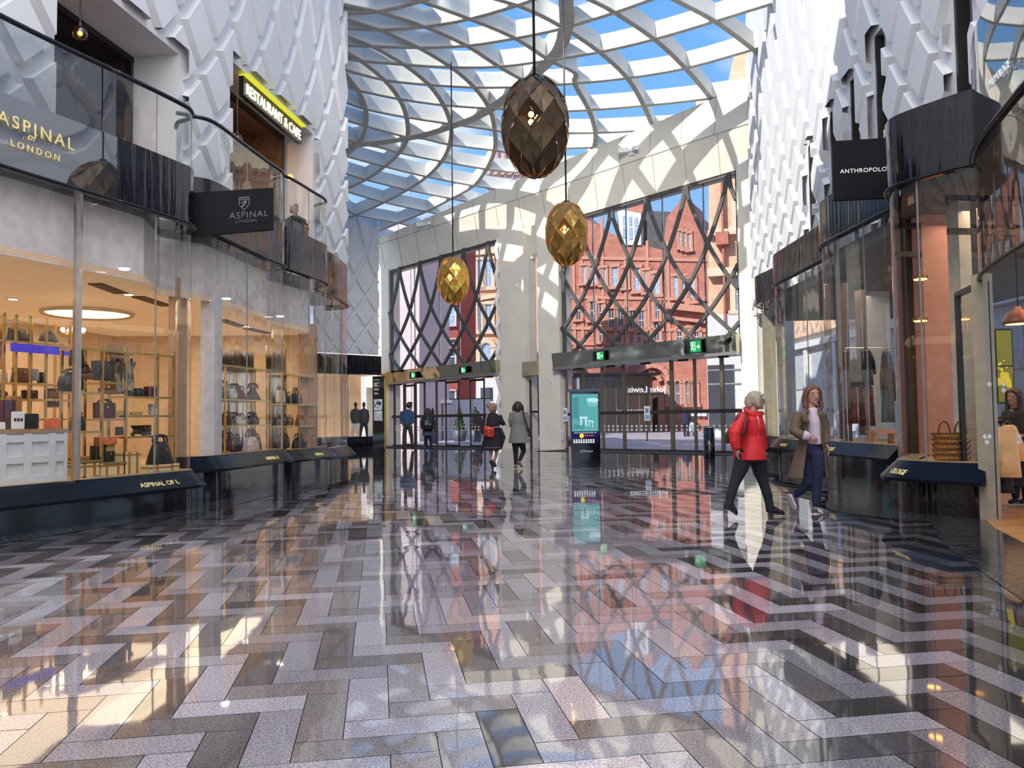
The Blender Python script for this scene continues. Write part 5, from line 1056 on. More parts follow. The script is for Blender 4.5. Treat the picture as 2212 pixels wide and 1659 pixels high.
pil('wall_panel', 'dark brown panel inside the nearest right bay', 1972, 2002, 420, 985, 12.3, pm('panel_umber', (.05, .03, .022), .5)); pil('wall_panel', 'salmon pink wall panel inside the nearest right bay', 2008, 2088, 420, 985, 12.0, pm('panel_salmon', (.42, .2, .14), .6, emit=(.7, .3, .2), es=.05)); pil('wall_panel', 'pale wall panel at the right of the nearest bay', 2090, 2116, 420, 1000, 11.2, pm('panel_pale', (.62, .6, .5), .5))
pil('wall_panel', 'brown timber post inside the second right bay', 1826, 1842, 430, 955, 17.5, pm('post_brown', (.13, .07, .05), .5)); pil('wall_panel', 'second brown timber post inside the second right bay', 1868, 1878, 600, 940, 18.5, MATS['post_brown']); pil('wall_panel', 'pale wall panel inside the second right bay', 1880, 1932, 420, 950, 19.5, pm('panel_cloud', (.5, .48, .45), .6))
# lamps in the right shop
for x, y, Yd, lab in ((1988, 600, 11.4, 'upper orange lit lamp inside the nearest right bay'), (1988, 690, 11.4, 'lower orange lit lamp inside the nearest right bay')):
    c = Vector(at(x, y, Yd)); t = thing('shop_lamp', lab, 'lamp', c, 'orange lamps in the nearest right bay'); MB().lathe(c, [(.1, -.02), (.1, .02), (.03, .06)], 16).build('shade', pm('lamp_copper', (.4, .16, .06), .3, .8), t); MB().lathe(c+Vector((0, 0, -.03)), [(.085, 0), (.095, .02)], 16).build('bulb', emis('lamp_orange', (1., .42, .06), 9), t); MB().tube([c+Vector((0, 0, .05)), (c.x, c.y, 4.36)], .008, 6).build('cord', BLACKM, t)
c = Vector(at(2200, 684, 10.6)); t = thing('dome_pendant', 'copper dome pendant lamp hanging in the right shop doorway', 'pendant lamp', c); MB().lathe(c, [(.2, -.1), (.19, -.06), (.14, .04), (.05, .1), (.03, .14)], 24).build('shade', pm('dome_rust', (.3, .12, .07), .4, .5), t, True); MB().lathe(c+Vector((0, 0, -.1)), [(.16, 0), (.17, .015)], 20).build('glow', emis('dome_glow', (1, .75, .35), 4), t); MB().tube([c+Vector((0, 0, .13)), (c.x, c.y, 4.36)], .01, 6).build('cord', BLACKM, t)
# woven baskets
BSK = pm('wicker', (.55, .27, .08), .7, var=.5, vs=30, bump=.5, bs=60); BSD = pm('wicker_dark', (.14, .05, .02), .7, var=.4)
cb = at(2052, 993, 10.75); Wb = 74/F*10.75
for k in range(5):
    z = cb[2]+k*(.066*10.75*F/F/ .066*.0+ (58/F*10.75)/5); c = Vector((cb[0], cb[1], z)); t = thing('woven_basket', ('lowest', 'second lowest', 'middle', 'second highest', 'topmost')[k]+' woven basket of the stack in the nearest right bay', 'basket', c, 'stacked woven baskets')
    MB().lathe(c, [(Wb*.40, 0), (Wb*.46, .02), (Wb*.48, .05), (Wb*.5, .07)], 24, sy=.6).build('body', BSK, t, True); MB().lathe(c+Vector((0, 0, .055)), [(Wb*.505, 0), (Wb*.52, .01), (Wb*.505, .02)], 24, sy=.6).build('rim', BSD, t, True)
    if k == 4:
        for sx in (-.25, .22):
            MB().tube([c+Vector((Wb*(sx+.17*math.cos(a)), -.1, .06+.17*math.sin(a))) for a in np.linspace(0, PI, 9)], .011, 6).build('handle', BSD, t, True)
    else: MB().tube([c+Vector((Wb*(.28+.15*math.cos(a)), -Wb*.31, .05-.05*math.sin(a))) for a in np.linspace(0, PI, 7)], .009, 6).build('handle', BSD, t, True)
# clothes
def garment(lab, x0, y0, x1, y1, Yd, mat, top=.75, grp=None, nm='hanging_garment', sleeves=True, hook=True):
    a = at(x0, y0, Yd); b = at(x1, y1, Yd); w = b[0]-a[0]; h = a[2]-b[2]; c = Vector(((a[0]+b[0])/2, Yd, a[2])); t = thing(nm, lab, 'clothes', c, grp); rings = []
    for v, s in ((0, .25), (.04, top*.8), (.1, top), (.4, .8), (.75, .9), (1, 1.)):
        rings.append([c+Vector((math.cos(q)*w/2*s*(1+.06*math.sin(5*q)*v), math.sin(q)*.12*(1+.2*math.sin(4*q)*v), -h*v)) for q in np.linspace(0, 2*PI, 20, endpoint=False)])
    MB().loft(rings).build('body', mat, t, True)
    if sleeves:
        for s in (-1, 1): MB().tube([c+Vector((s*w*.33*top, 0, -h*.07)), c+Vector((s*w*.47, -.03, -h*.35)), c+Vector((s*w*.5, -.05, -h*.7))], [w*.12, w*.11, w*.085], 8).build('sleeve', mat, t, True)
    if hook: MB().tube([c+Vector((-w*.3, 0, -.02)), c+Vector((0, 0, .05)), c+Vector((w*.3, 0, -.02))], .01, 6).tube([c+Vector((0, 0, .05)), c+Vector((0, 0, .12)), c+Vector((.04, 0, .15))], .006, 6).build('hanger', BSD, t)
    return t
CB, CRD, CGR = pm('cloth_black', (.02, .022, .027), .8, var=.3), pm('cloth_rust', (.13, .035, .025), .8, var=.5), pm('cloth_grey', (.1, .095, .1), .8, var=.3)
garment('black jacket on a hanger in the second right bay', 1852, 756, 1888, 832, 16.6, CB); garment('second dark jacket behind the black jacket', 1836, 776, 1854, 836, 16.9, CB)
garment('rust red dress hanging below the black jacket', 1856, 832, 1892, 920, 16.7, CRD, sleeves=False, hook=False); garment('rust patterned skirt hanging left of the dress', 1832, 836, 1854, 915, 16.8, CRD, sleeves=False, hook=False); garment('grey coat displayed at the right of the second right bay', 1900, 760, 1934, 912, 16.4, CGR)
a = Vector(at(1826, 752, 16.8)); b = Vector(at(1936, 752, 16.8)); t = thing('clothes_rail', 'steel clothes rail across the second right bay', 'clothes rail', a)
MB().tube([a, b], .014, 8).build('bar', STEEL, t); mb = MB(); mb.tube([a, (a.x, a.y, .66)], .014, 8); mb.tube([b, (b.x, b.y, .66)], .014, 8); mb.build('stand', STEEL, t)
a = Vector(at(1878, 930, 16.2)); b = Vector(at(1932, 930, 16.2)); t = thing('display_bench', 'low orange wood bench in the second right bay', 'bench', a); mb = MB(); mb.box(((a.x+b.x)/2, 16.2, a.z-.03), (b.x-a.x, .4, .06)); mb.build('top', pm('bench_orange', (.6, .25, .07), .4), t)
mb = MB()
for x in (a.x+.05, b.x-.05): mb.box((x, 16.2, (a.z+.6)/2), (.05, .3, a.z-.66))
mb.build('leg', MATS['bench_orange'], t)
# doorway goods
PR = 10.4
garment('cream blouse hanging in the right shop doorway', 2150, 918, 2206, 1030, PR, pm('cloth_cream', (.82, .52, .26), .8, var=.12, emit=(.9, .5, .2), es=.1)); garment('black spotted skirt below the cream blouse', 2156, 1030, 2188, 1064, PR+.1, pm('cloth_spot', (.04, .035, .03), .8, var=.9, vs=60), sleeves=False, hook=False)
a = Vector(at(2140, 903, PR)); b = Vector(at(2260, 903, PR)); t = thing('clothes_rail', 'black clothes rail in the right shop doorway', 'clothes rail', a); MB().tube([a, b], .016, 8).build('bar', BLACKM, t); mb = MB(); mb.tube([a, (a.x, a.y, 0.006)], .016, 8); mb.tube([b, (b.x, b.y, 0.006)], .016, 8); mb.build('stand', BLACKM, t)
a = at(2146, 710, 12.2); b = at(2193, 872, 12.2); t = thing('framed_print', 'large yellow green print in a black frame inside the right shop', 'picture', ((a[0]+b[0])/2, 12.2, b[2])); mb = MB(); mb.box(((a[0]+b[0])/2, 12.22, (a[2]+b[2])/2), (b[0]-a[0], .04, a[2]-b[2])); mb.build('frame', BLACKM, t)
m_, t_, N, L = nt_new('print_ink'); o = N.new('ShaderNodeOutputMaterial'); bb_ = N.new('ShaderNodeBsdfPrincipled'); L.new(bb_.outputs[0], o.inputs[0]); tc = N.new('ShaderNodeTexCoord'); nz = N.new('ShaderNodeTexNoise'); nz.inputs['Scale'].default_value = 3.2; L.new(tc.outputs['Object'], nz.inputs['Vector']); cr = N.new('ShaderNodeValToRGB'); cr.color_ramp.interpolation = 'CONSTANT'; cr.color_ramp.elements[0].color = (.16, .17, .02, 1); cr.color_ramp.elements[1].position = .55; cr.color_ramp.elements[1].color = (.6, .52, .03, 1); L.new(nz.outputs['Fac'], cr.inputs[0]); L.new(cr.outputs[0], bb_.inputs['Base Color']); L.new(cr.outputs[0], bb_.inputs['Emission Color']); bb_.inputs['Emission Strength'].default_value = .35
mb = MB(); zc = (a[2]+b[2])/2
for z0, z1 in ((zc+.01, a[2]-.03), (b[2]+.03, zc-.01)): mb.box(((a[0]+b[0])/2, 12.19, (z0+z1)/2), (b[0]-a[0]-.06, .02, z1-z0))
mb.build('print', m_, t)
# glass door leaf with diamond stickers
t = thing('shop_door', 'open glass door of the right shop with white diamond stickers', 'door', (5.7, 9.4, 0)); A_, B_ = Vector((5.8, 9.55, 0)), Vector((6.05, 10.6, 0))
mb = MB(); mb.bar(A_+Vector((0, 0, .02)), A_+Vector((0, 0, 2.9)), .05, .05); mb.bar(B_+Vector((0, 0, .02)), B_+Vector((0, 0, 2.9)), .06, .06); mb.bar(A_+Vector((0, 0, 2.9)), B_+Vector((0, 0, 2.9)), .08, .06); mb.bar(A_+Vector((0, 0, .05)), B_+Vector((0, 0, .05)), .05, .08); mb.build('frame', BLACKM, t); mb = MB(); mb.add([A_, B_, B_+Vector((0, 0, 2.9)), A_+Vector((0, 0, 2.9))], [(0, 1, 2, 3)]); mb.build('pane', RG, t)
mb = MB()
for x, y in ((2168, 830), (2168, 843), (2201, 943), (2201, 955), (2128, 943), (2137, 943), (2132, 955), (2137, 830)):
    c = Vector(at(x, y, 9.2)); r = .033; mb.add([c+Vector((0, 0, r)), c+Vector((r, 0, 0)), c-Vector((0, 0, r)), c-Vector((r, 0, 0))], [(0, 1, 2, 3)])
mb.build('diamond_sticker', DOT, t)
mb = MB(); mb.add([(6.6, 9.16, .02), (5.55, 9.22, .02), (5.55, 9.22, 2.9), (6.6, 9.16, 2.9)], [(0, 1, 2, 3)]); mb.build('fixed_pane', glass('door_clear', (.97, .96, .95), 1.3, .5), t)
# roof trusses of the right shop
t = struct(thing('trim_9', 'dark steel trusses under the right shop ceiling', 'trusses', (8, 12, 4))); del t['category']
mb = MB()
for Y0 in (9.0, 10.5, 12.0): mb.bar((5.9, Y0, 3.75), (12, Y0+.8, 3.75), .06, .08); mb.bar((5.9, Y0, 4.2), (12, Y0+.8, 4.2), .06, .08)
for k in range(10): mb.bar((6+.6*k, 9.05+.08*k, 3.75), (6.3+.6*k, 9.1+.08*k, 4.2), .04)
mb.build('truss', BLACKM, t)
# warm light of the shops and cafe, plus added fill lamps
def area(nm, loc, sx, sy, e, col, rx=0., rz=0.):
    L_ = bpy.data.lights.new(nm, 'AREA'); L_.shape = 'RECTANGLE'; L_.size = sx; L_.size_y = sy; L_.energy = e; L_.color = col; o = bpy.data.objects.new(nm, L_); COL.objects.link(o); o.location = loc; o.rotation_euler = (rx, 0, rz); return o
area('shop_light', (-8.0, 12.5, 3.35), 2.5, 9, 130, (1, .8, .56)); area('shop_light', (-6.6, 15.5, 3.35), 1.5, 6, 75, (1, .8, .56)); area('shop_light', (8.0, 10.2, 4.2), 2, 3, 60, (1, .68, .4)); area('shop_light', (8.2, 16.5, 4.25), 1.5, 6, 60, (1, .88, .72)); area('shop_light', (7.0, 11.3, 4.2), 1, 1.2, 18, (1, .7, .5))
L_ = bpy.data.lights.new('gate_fill_spot', 'SPOT'); L_.energy = 9000; L_.color = (1, .95, .88); L_.spot_size = math.radians(50); L_.spot_blend = .6; L_.shadow_soft_size = 2.5; lo = bpy.data.objects.new('gate_fill_spot', L_); COL.objects.link(lo); lo.location = (-.5, 11, 14.5); lo.rotation_euler = Vector((1.2, 23, -9)).to_track_quat('-Z', 'Y').to_euler()  # fill spot added out of view to brighten the entrance wall
area('cafe_light', (-8.0, 12.4, 7.4), 1, 2, 20, (1, .6, .3)); area('cafe_light', (*(LWA+LWD*((o2[0]+o2[1])/2)-LWN*2)[:2], o2[3]+.2), 1.5, 1.5, 60, (1, .55, .25))
area('arcade_fill', (-1, 2, 16.8), 12, 16, 1900, (.95, .97, 1)); area('arcade_fill', (0, -6, 11), 9, 7, 650, (1, .97, .96), rx=math.radians(65))  # soft fill lamps added behind the camera to brighten the hall
# ================================================================== STREET OUTSIDE
mb = MB(); e0 = GA-GD*6-GN*.02; e1 = GB+GD*14-GN*.02; mb.add([(e0[0], e0[1], -.015), (e1[0], e1[1], -.015), (60, 20, -.015), (140, 160, -.015), (-80, 160, -.015), (-40, 45, -.015)], [(0, 1, 2, 3, 4, 5)]); struct(mb.build('ground_street', courses('street_paving', (.34, .31, .35), (.40, .37, .41), (.2, .18, .2), (1, .1), .9, .6, .02, .6)), 'pale paved street outside the entrance')
m = MATS['street_paving']; 
# (paving lies flat: drive the courses from plan coordinates)
N = m.node_tree.nodes; L = m.node_tree.links; br = [n for n in N if n.type == 'TEX_BRICK'][0]; g = [n for n in N if n.type == 'NEW_GEOMETRY'][0]; L.new(g.outputs['Position'], br.inputs['Vector'])
class FAC:
    def __init__(s, name, lab, A, B, poly, mat, depth=5., cat='building'):
        s.A, s.B = np.array(A, float), np.array(B, float); s.D = (s.B-s.A)/np.linalg.norm(s.B-s.A); s.N = np.array([s.D[1], -s.D[0]]); c = [s.px(x, y) for x, y in poly]
        s.t = thing(name, lab, cat, s.P(np.mean([q[0] for q in c]), 0)); s.mb = MB(); s.mb.slab([s.P(u, z) for u, z in c], (-s.N[0]*depth, -s.N[1]*depth, 0)); s.w = s.mb.build('wall', mat, s.t)
    def px(s, x, y): p = onpl(x, y, s.A, s.B); return (p[:2]-s.A)@s.D, p[2]
    def P(s, u, z, d=0.): q = s.A+s.D*u+s.N*d; return Vector((q[0], q[1], z))
    def box(s, mb, u0, u1, z0, z1, d0, d1):
        vs = [s.P(u, z, d) for d in (d0, d1) for u, z in ((u0, z0), (u1, z0), (u1, z1), (u0, z1))]; return mb.add(vs, [(3, 2, 1, 0), (4, 5, 6, 7), (0, 1, 5, 4), (1, 2, 6, 5), (2, 3, 7, 6), (3, 0, 4, 7)])
    def win(s, x0, y0, x1, y1, stone, glassm, arch=False, fr=.18, mid=True, slope=0.):
        """sash window: stone surround, sill, pane, bars; slope = perspective fall of the sill in px"""
        (u0, z1), (u1, z0) = s.px(x0, y0), s.px(x1, y1); mb = MB(); 
        s.box(mb, u0-fr, u0, z0, z1, -.1, .14); s.box(mb, u1, u1+fr, z0, z1, -.1, .14); s.box(mb, u0-fr*1.4, u1+fr*1.4, z0-fr, z0, -.1, .3)
        if not arch: s.box(mb, u0-fr, u1+fr, z1, z1+fr*1.1, -.1, .2)
        else:
            uc, r = (u0+u1)/2, (u1-u0)/2
            ang = np.linspace(0, PI, 9)
            for a, b in zip(ang[:-1], ang[1:]): mb.bar(s.P(uc+(r+fr*.5)*math.cos(a), z1+(r+fr*.5)*math.sin(a), .05), s.P(uc+(r+fr*.5)*math.cos(b), z1+(r+fr*.5)*math.sin(b), .05), fr*1.1, .3, (s.N[0], s.N[1], 0))
        f = mb.build('window', stone, s.t)
        mb = MB(); s.box(mb, u0, u1, z0, z1, -.05, .02)
        if arch: mb.add([s.P((u0+u1)/2+(u1-u0)/2*math.cos(a), z1+(u1-u0)/2*math.sin(a), .02) for a in np.linspace(0, PI, 10)], [tuple(range(10))])
        mb.build('pane', glassm, f)
        mb = MB(); w = max(.05, (u1-u0)*.05)
        if mid: s.box(mb, u0, u1, (z0+z1)/2-w*.6, (z0+z1)/2+w*.6, .02, .06)
        s.box(mb, u0, u0+w, z0, z1, .02, .06); s.box(mb, u1-w, u1, z0, z1, .02, .06); s.box(mb, (u0+u1)/2-w*.4, (u0+u1)/2+w*.4, z0, z1, .02, .05); mb.build('sash', SASH, f)
    def band(s, x0, y0, x1, y1, h, mat, d=.25, nm='string_course'):
        (u0, z0), (u1, z1) = s.px(x0, y0), s.px(x1, y1); mb = MB(); vs = [s.P(u, z, dd) for dd in (-.05, d) for u, z in ((u0, z0), (u1, z1), (u1, z1+h), (u0, z0+h))]; mb.add(vs, [(3, 2, 1, 0), (4, 5, 6, 7), (0, 1, 5, 4), (1, 2, 6, 5), (2, 3, 7, 6), (3, 0, 4, 7)]); mb.build(nm, mat, s.t)
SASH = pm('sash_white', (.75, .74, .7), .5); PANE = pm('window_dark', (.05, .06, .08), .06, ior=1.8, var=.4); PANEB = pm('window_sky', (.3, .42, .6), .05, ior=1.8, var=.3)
# --- centre terracotta building
cd = (11.5, -6)
TER = courses('terracotta', (.40, .15, .105), (.45, .18, .125), (.34, .13, .10), cd, .9, .35, .02, .75, .2); TEL = pm('terracotta_trim', (.50, .24, .17), .7, var=.15)
cA, cB = (6, 76), (17.5, 70)
b1 = FAC('terracotta_building', 'ornate red terracotta building with a curved gable, seen through the right entrance', cA, cB, [(1226, 960), (1534, 960), (1534, 505), (1518, 502), (1503, 470), (1497, 452), (1488, 446), (1482, 425), (1472, 423), (1465, 440), (1452, 455), (1440, 470), (1432, 540), (1350, 520), (1262, 470), (1226, 440)], TER, 6)
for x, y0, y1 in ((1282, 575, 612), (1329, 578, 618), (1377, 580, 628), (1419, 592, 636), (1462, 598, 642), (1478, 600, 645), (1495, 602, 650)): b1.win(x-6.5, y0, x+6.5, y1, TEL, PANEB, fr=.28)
for x, y0, y1 in ((1282, 652, 690), (1321, 668, 708), (1341, 668, 708), (1367, 672, 710), (1386, 672, 712)): b1.win(x-6.5, y0, x+6.5, y1, TEL, PANE, fr=.28)
for x, y0, y1 in ((1471, 500, 535), (1480, 502, 538), (1490, 505, 540)): b1.win(x-3, y0, x+3, y1, TEL, PANE, fr=.2)
for x, y0, y1 in ((1419, 700, 735), (1468, 715, 740), (1488, 715, 740), (1505, 715, 740)): b1.win(x-6, y0, x+6, y1, TEL, PANE, True, .3)
for x in (1448, 1465, 1486, 1500): b1.win(x-5, 828, x+5, 872, TEL, PANE, True, .3)
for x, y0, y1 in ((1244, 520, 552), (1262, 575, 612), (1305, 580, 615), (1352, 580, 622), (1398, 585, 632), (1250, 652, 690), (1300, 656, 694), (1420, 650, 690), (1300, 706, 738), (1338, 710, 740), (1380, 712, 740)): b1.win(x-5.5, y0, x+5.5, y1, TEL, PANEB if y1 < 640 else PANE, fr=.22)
for y in (560, 645, 712, 745): b1.band(1226, y, 1534, y+6, .3, TEL, .14)
b1.band(1440, 668, 1532, 678, .6, TEL, .7, 'cornice'); b1.band(1440, 690, 1532, 700, .3, TEL, .5)
for x in (1238, 1255, 1300, 1350, 1398, 1442, 1530): b1.box(MB(), 0, 0, 0, 0, 0, 0); mbq = MB(); u, z1 = b1.px(x, 520 if x > 1300 else 470); b1.box(mbq, u-.14, u+.14, 0, z1, 0, .1); mbq.build('pilaster', TEL, b1.t)
for x, lab in ((1497, 'left white paper notice on the terracotta wall behind the pushchair'), (1511, 'middle white paper notice on the terracotta wall behind the pushchair'), (1523, 'right white paper notice on the terracotta wall behind the pushchair')):
    (u0, z1), (u1, z0) = b1.px(x-5, 890), b1.px(x+5, 899); pm('joint_dark', (.25, .26, .28), .6); nt = thing('wall_notice', lab, 'notice', b1.P((u0+u1)/2, z0, .35), 'notices on the terracotta wall'); mb = MB(); b1.box(mb, u0, u1, z0, z1, .0, .36); mb.build('sheet', DOT, nt); mb = MB(); b1.box(mb, u0+.08, u1-.08, (z0+z1)/2-.03, (z0+z1)/2+.03, .36, .37); mb.build('print', MATS['joint_dark'], nt)
# arched doorway
(u0, z1), (u1, z0) = b1.px(1402, 846), b1.px(1425, 935); f_ = MB(); b1.box(f_, u0-.5, u0, 0, z1, -.1, .4); b1.box(f_, u1, u1+.5, 0, z1, -.1, .4); uc, r = (u0+u1)/2, (u1-u0)/2+.25
for a, b in zip(np.linspace(0, PI, 9)[:-1], np.linspace(0, PI, 9)[1:]):
    for rr, dd in ((r, .2), (r+.8, .3)): f_.bar(b1.P(uc+rr*math.cos(a), z1+.9+rr*math.sin(a), dd), b1.P(uc+rr*math.cos(b), z1+.9+rr*math.sin(b), dd), .45, .4, (b1.N[0], b1.N[1], 0))
dr = f_.build('doorway', TEL, b1.t); mbq = MB(); b1.box(mbq, u0, u1, 0, z1, -.05, .05); mbq.build('door_leaf', pm('door_brown', (.07, .03, .02), .5), dr)
# roof, dormer, chimney of the centre building
mbq = MB(); q = [b1.px(x, y) for x, y in ((1325, 545), (1440, 560), (1452, 455), (1400, 452), (1330, 470))]; mbq.slab([b1.P(u, z, -.6) for u, z in q], (-b1.N[0]*3, -b1.N[1]*3, 0)); mbq.build('roof', pm('slate_roof', (.06, .06, .065), .6, var=.4, vs=2), b1.t)
q = [b1.px(x, y) for x, y in ((1343, 530), (1386, 530), (1386, 462), (1335, 452))]; mbq = MB(); mbq.slab([b1.P(u, z, .2) for u, z in q], (-b1.N[0]*2, -b1.N[1]*2, 0)); dm = mbq.build('dormer', SASH, b1.t); mbq = MB()
for x0, y0, x1, y1 in ((1347, 468, 1354, 485), (1360, 470, 1367, 488), (1372, 472, 1380, 490), (1347, 490, 1354, 515), (1360, 493, 1368, 518), (1372, 495, 1380, 520)): (u0, z1), (u1, z0) = b1.px(x0, y0), b1.px(x1, y1); b1.box(mbq, u0, u1, z0, z1, .2, .26)
mbq.build('dormer_pane', PANEB, dm)
q = [b1.px(x, y) for x, y in ((1340, 465), (1380, 462), (1380, 425), (1340, 430))]; mbq = MB(); mbq.slab([b1.P(u, z, -2) for u, z in q], (-b1.N[0]*2, -b1.N[1]*2, 0)); mbq.build('chimney', TER, b1.t)
# --- right sunlit building
rA, rB = (12.2, 49), (22, 45); rd = (9.8, -4)
SUNB = courses('buff_brick', (.72, .40, .25), (.8, .48, .31), (.62, .42, .3), rd, .45, .15, .012, .75, .15); BST = pm('buff_stone', (.75, .55, .4), .7, var=.12); RST = pm('red_stone', (.42, .15, .10), .7, var=.25); GST = pm('grey_front', (.60, .61, .62), .5, var=.08)
b2 = FAC('corner_building', 'tall sunlit buff brick building with red stone columns at the right of the entrance view', rA, rB, [(1531, 960), (1760, 960), (1760, 60), (1600, 60), (1531, 355)], SUNB, 6)
mbq = MB(); (u0, z1), (u1, z0) = b2.px(1528, 206), b2.px(1700, 238); b2.box(mbq, u0-.6, u1, z0, z1, -.2, .9); b2.box(mbq, u0-.2, u1, z0-.9, z0, -.2, .4); mbq.build('cornice', BST, b2.t)
for x0, x1 in ((1553, 1570),): 
    mbq = MB(); (u0, z1), (u1, z0) = b2.px(x0, 200), b2.px(x1, 700); b2.box(mbq, u0, u1, z0, z1, -.1, .45); mbq.build('column', RST, b2.t)
    mbq = MB(); u0, z0 = b2.px(x0-4, 520); u1, _ = b2.px(x1+6, 520); b2.box(mbq, u0, u1, z0-.4, z0+.4, -.1, .7); mbq.build('capital', RST, b2.t)
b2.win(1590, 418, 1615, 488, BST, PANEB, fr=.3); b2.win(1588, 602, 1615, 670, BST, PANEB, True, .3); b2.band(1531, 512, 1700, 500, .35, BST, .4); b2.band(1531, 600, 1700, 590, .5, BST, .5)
mbq = MB(); (u0, z1), (u1, z0) = b2.px(1526, 682), b2.px(1720, 960); b2.box(mbq, u0, u1, 0, z1, -.1, .3); gf = mbq.build('ground_front', GST, b2.t)
mbq = MB(); (u0, z1), (u1, z0) = b2.px(1530, 790), b2.px(1590, 925); b2.box(mbq, u0, u1, z0, z1, .3, .36); mbq.build('dark_glazing', pm('dark_front', (.06, .065, .08), .2), gf)
mbq = MB()
for y in (735, 760, 800, 830): _, z = b2.px(1550, y); b2.box(mbq, u0, u0+6, z-.04, z+.04, .3, .37)
mbq.build('panel_joint', pm('joint_dark', (.25, .26, .28), .6), gf)
# pale shopfront seen through the right hand bays
sA, sB = (14.5, 42), (15.5, 12)
b3 = FAC('pale_shopfront', 'pale grey shopfront under buff carved stone, seen through the right shop glass', sA, sB, [(1640, 1000), (2300, 1000), (2300, 300), (1640, 500)], GST, 3)
mbq = MB(); L3 = 30
b3.box(mbq, 0, L3, 5.2, 6.4, -.1, .25); mbq.build('carved_band', pm('carved_buff', (.75, .5, .36), .7, var=.5, vs=3), b3.t)
mbq = MB()
for k in range(9): b3.box(mbq, 3.2*k, 3.2*k+.35, 0, 4.6, 0, .2)
b3.box(mbq, 0, L3, 4.6, 4.9, 0, .3); b3.box(mbq, 0, L3, 0, .6, 0, .2); mbq.build('timber_frame', pm('pale_timber', (.74, .75, .73), .5), b3.t)
mbq = MB()
for k in range(9): b3.box(mbq, 3.2*k+.7, 3.2*k+2.9, 2.6, 4.3, .02, .05)
mbq.build('shop_window', pm('pale_pane', (.5, .55, .6), .1), b3.t)
# --- left: pale block, dark red building, orange building
lA, lB = (-14, 62), (-2, 59)
b4 = FAC('pink_block', 'plain pale pink panelled block at the left of the left entrance view', (-10.5, 50), (-4, 48), [(700, 970), (906, 970), (906, 480), (700, 480)], pm('pink_panel', (.62, .52, .52), .6, var=.03), 5)
mbq = MB()
for x in (862, 888): u, z = b4.px(x, 700); b4.box(mbq, u-.02, u+.02, 0, 16, 0, .02)
mbq.build('panel_joint', MATS['joint_dark'], b4.t)
b4b = FAC('stone_pier', 'pale slim stone pier of a far building right of the pink block', (-10, 58), (-4, 57), [(904, 960), (921, 960), (921, 480), (904, 480)], BST, 2)
DRB = pm('oxblood', (.30, .05, .04), .6, var=.12)
b5 = FAC('red_building', 'dark red building with gridded windows left of the orange brick building', (-9, 66), (-3, 64), [(918, 960), (990, 960), (990, 470), (918, 470)], DRB, 4)
for y0, y1 in ((660, 703), (735, 750), (750, 792), (845, 880)): b5.win(951, y0, 985, y1, pm('pale_frame', (.55, .42, .4), .6), PANE if y0 > 700 else PANEB, fr=.1)
OB = courses('orange_brick', (.70, .36, .21), (.78, .43, .27), (.62, .4, .28), (1, -.2), .5, .16, .012, .75, .12)
b6 = FAC('orange_building', 'sunlit orange brick building with sash windows beyond the left entrance', (-7, 78), (4, 75.5), [(984, 930), (1092, 930), (1092, 480), (984, 480)], OB, 5)
for x0, x1 in ((1032, 1042), (1049, 1063)): b6.win(x0, 562, x1, 620, BST, PANEB, fr=.3); b6.win(x0, 658, x1, 715, BST, PANEB, fr=.3)
b6.win(1000, 668, 1014, 720, BST, PANEB, fr=.3); b6.win(1003, 757, 1012, 786, BST, TEL, True, .5); b6.win(1040, 752, 1062, 786, BST, PANEB, True, .5)
b6.band(984, 558, 1092, 546, .4, BST, .4); b6.band(984, 660, 1092, 640, .35, BST, .35)
mbq = MB(); (u0, z1), (u1, z0) = b6.px(984, 820), b6.px(1090, 930); b6.box(mbq, u0, u1, 0, z1, 0, .3); g6 = mbq.build('shop_base', pm('white_front', (.66, .68, .72), .5), b6.t); mbq = MB()
for x0, x1 in ((986, 1000), (1040, 1066)): (u0, z1), (u1, z0) = b6.px(x0, 838), b6.px(x1, 866); b6.box(mbq, u0, u1, z0, z1, .3, .36)
mbq.build('shop_pane', PANE, g6)
# orange brick with a dark red column seen in the slot
b7 = FAC('brick_gable', 'orange brick wall with a red stone column seen through the slot window', (-1, 66), (5, 64.5), [(1125, 950), (1200, 950), (1200, 470), (1125, 470)], OB, 3)
mbq = MB(); (u0, z1), (u1, z0) = b7.px(1163, 470), b7.px(1172, 780); b7.box(mbq, u0, u1, z0, z1, 0, .4); mbq.build('column', RST, b7.t); mbq = MB(); (u0, z1), (u1, z0) = b7.px(1130, 800), b7.px(1195, 950); b7.box(mbq, u0, u1, 0, z1, 0, .2); mbq.build('dark_front', MATS['dark_front'], b7.t)
# far glass tower and roof tops seen over the beam
b8 = FAC('pink_tower', 'pale pink gridded tower seen through the roof glass above the beam', (-6, 110), (8, 110), [(1052, 700), (1152, 700), (1152, 318), (1090, 318), (1052, 345)], pm('tower_pink', (.62, .42, .38), .5, var=.1), 8)
mbq = MB()
for x in range(1060, 1152, 16): u, z = b8.px(x, 400); b8.box(mbq, u-.12, u+.12, 10, 46, 0, .3)
for y in range(350, 480, 28): _, z = b8.px(1100, y); u0, _ = b8.px(1052, y); u1, _ = b8.px(1152, y); b8.box(mbq, u0, u1, z-.1, z+.1, 0, .3)
mbq.build('mullion_grid', pm('tower_grid', (.4, .22, .2), .5), b8.t)
b9 = FAC('grey_office', 'grey office block low behind the left corner of the roof', (-40, 115), (-10, 115), [(640, 700), (830, 700), (830, 505), (790, 505), (790, 490), (700, 430), (640, 430)], pm('office_grey', (.35, .38, .42), .5, var=.3, vs=.5), 8)
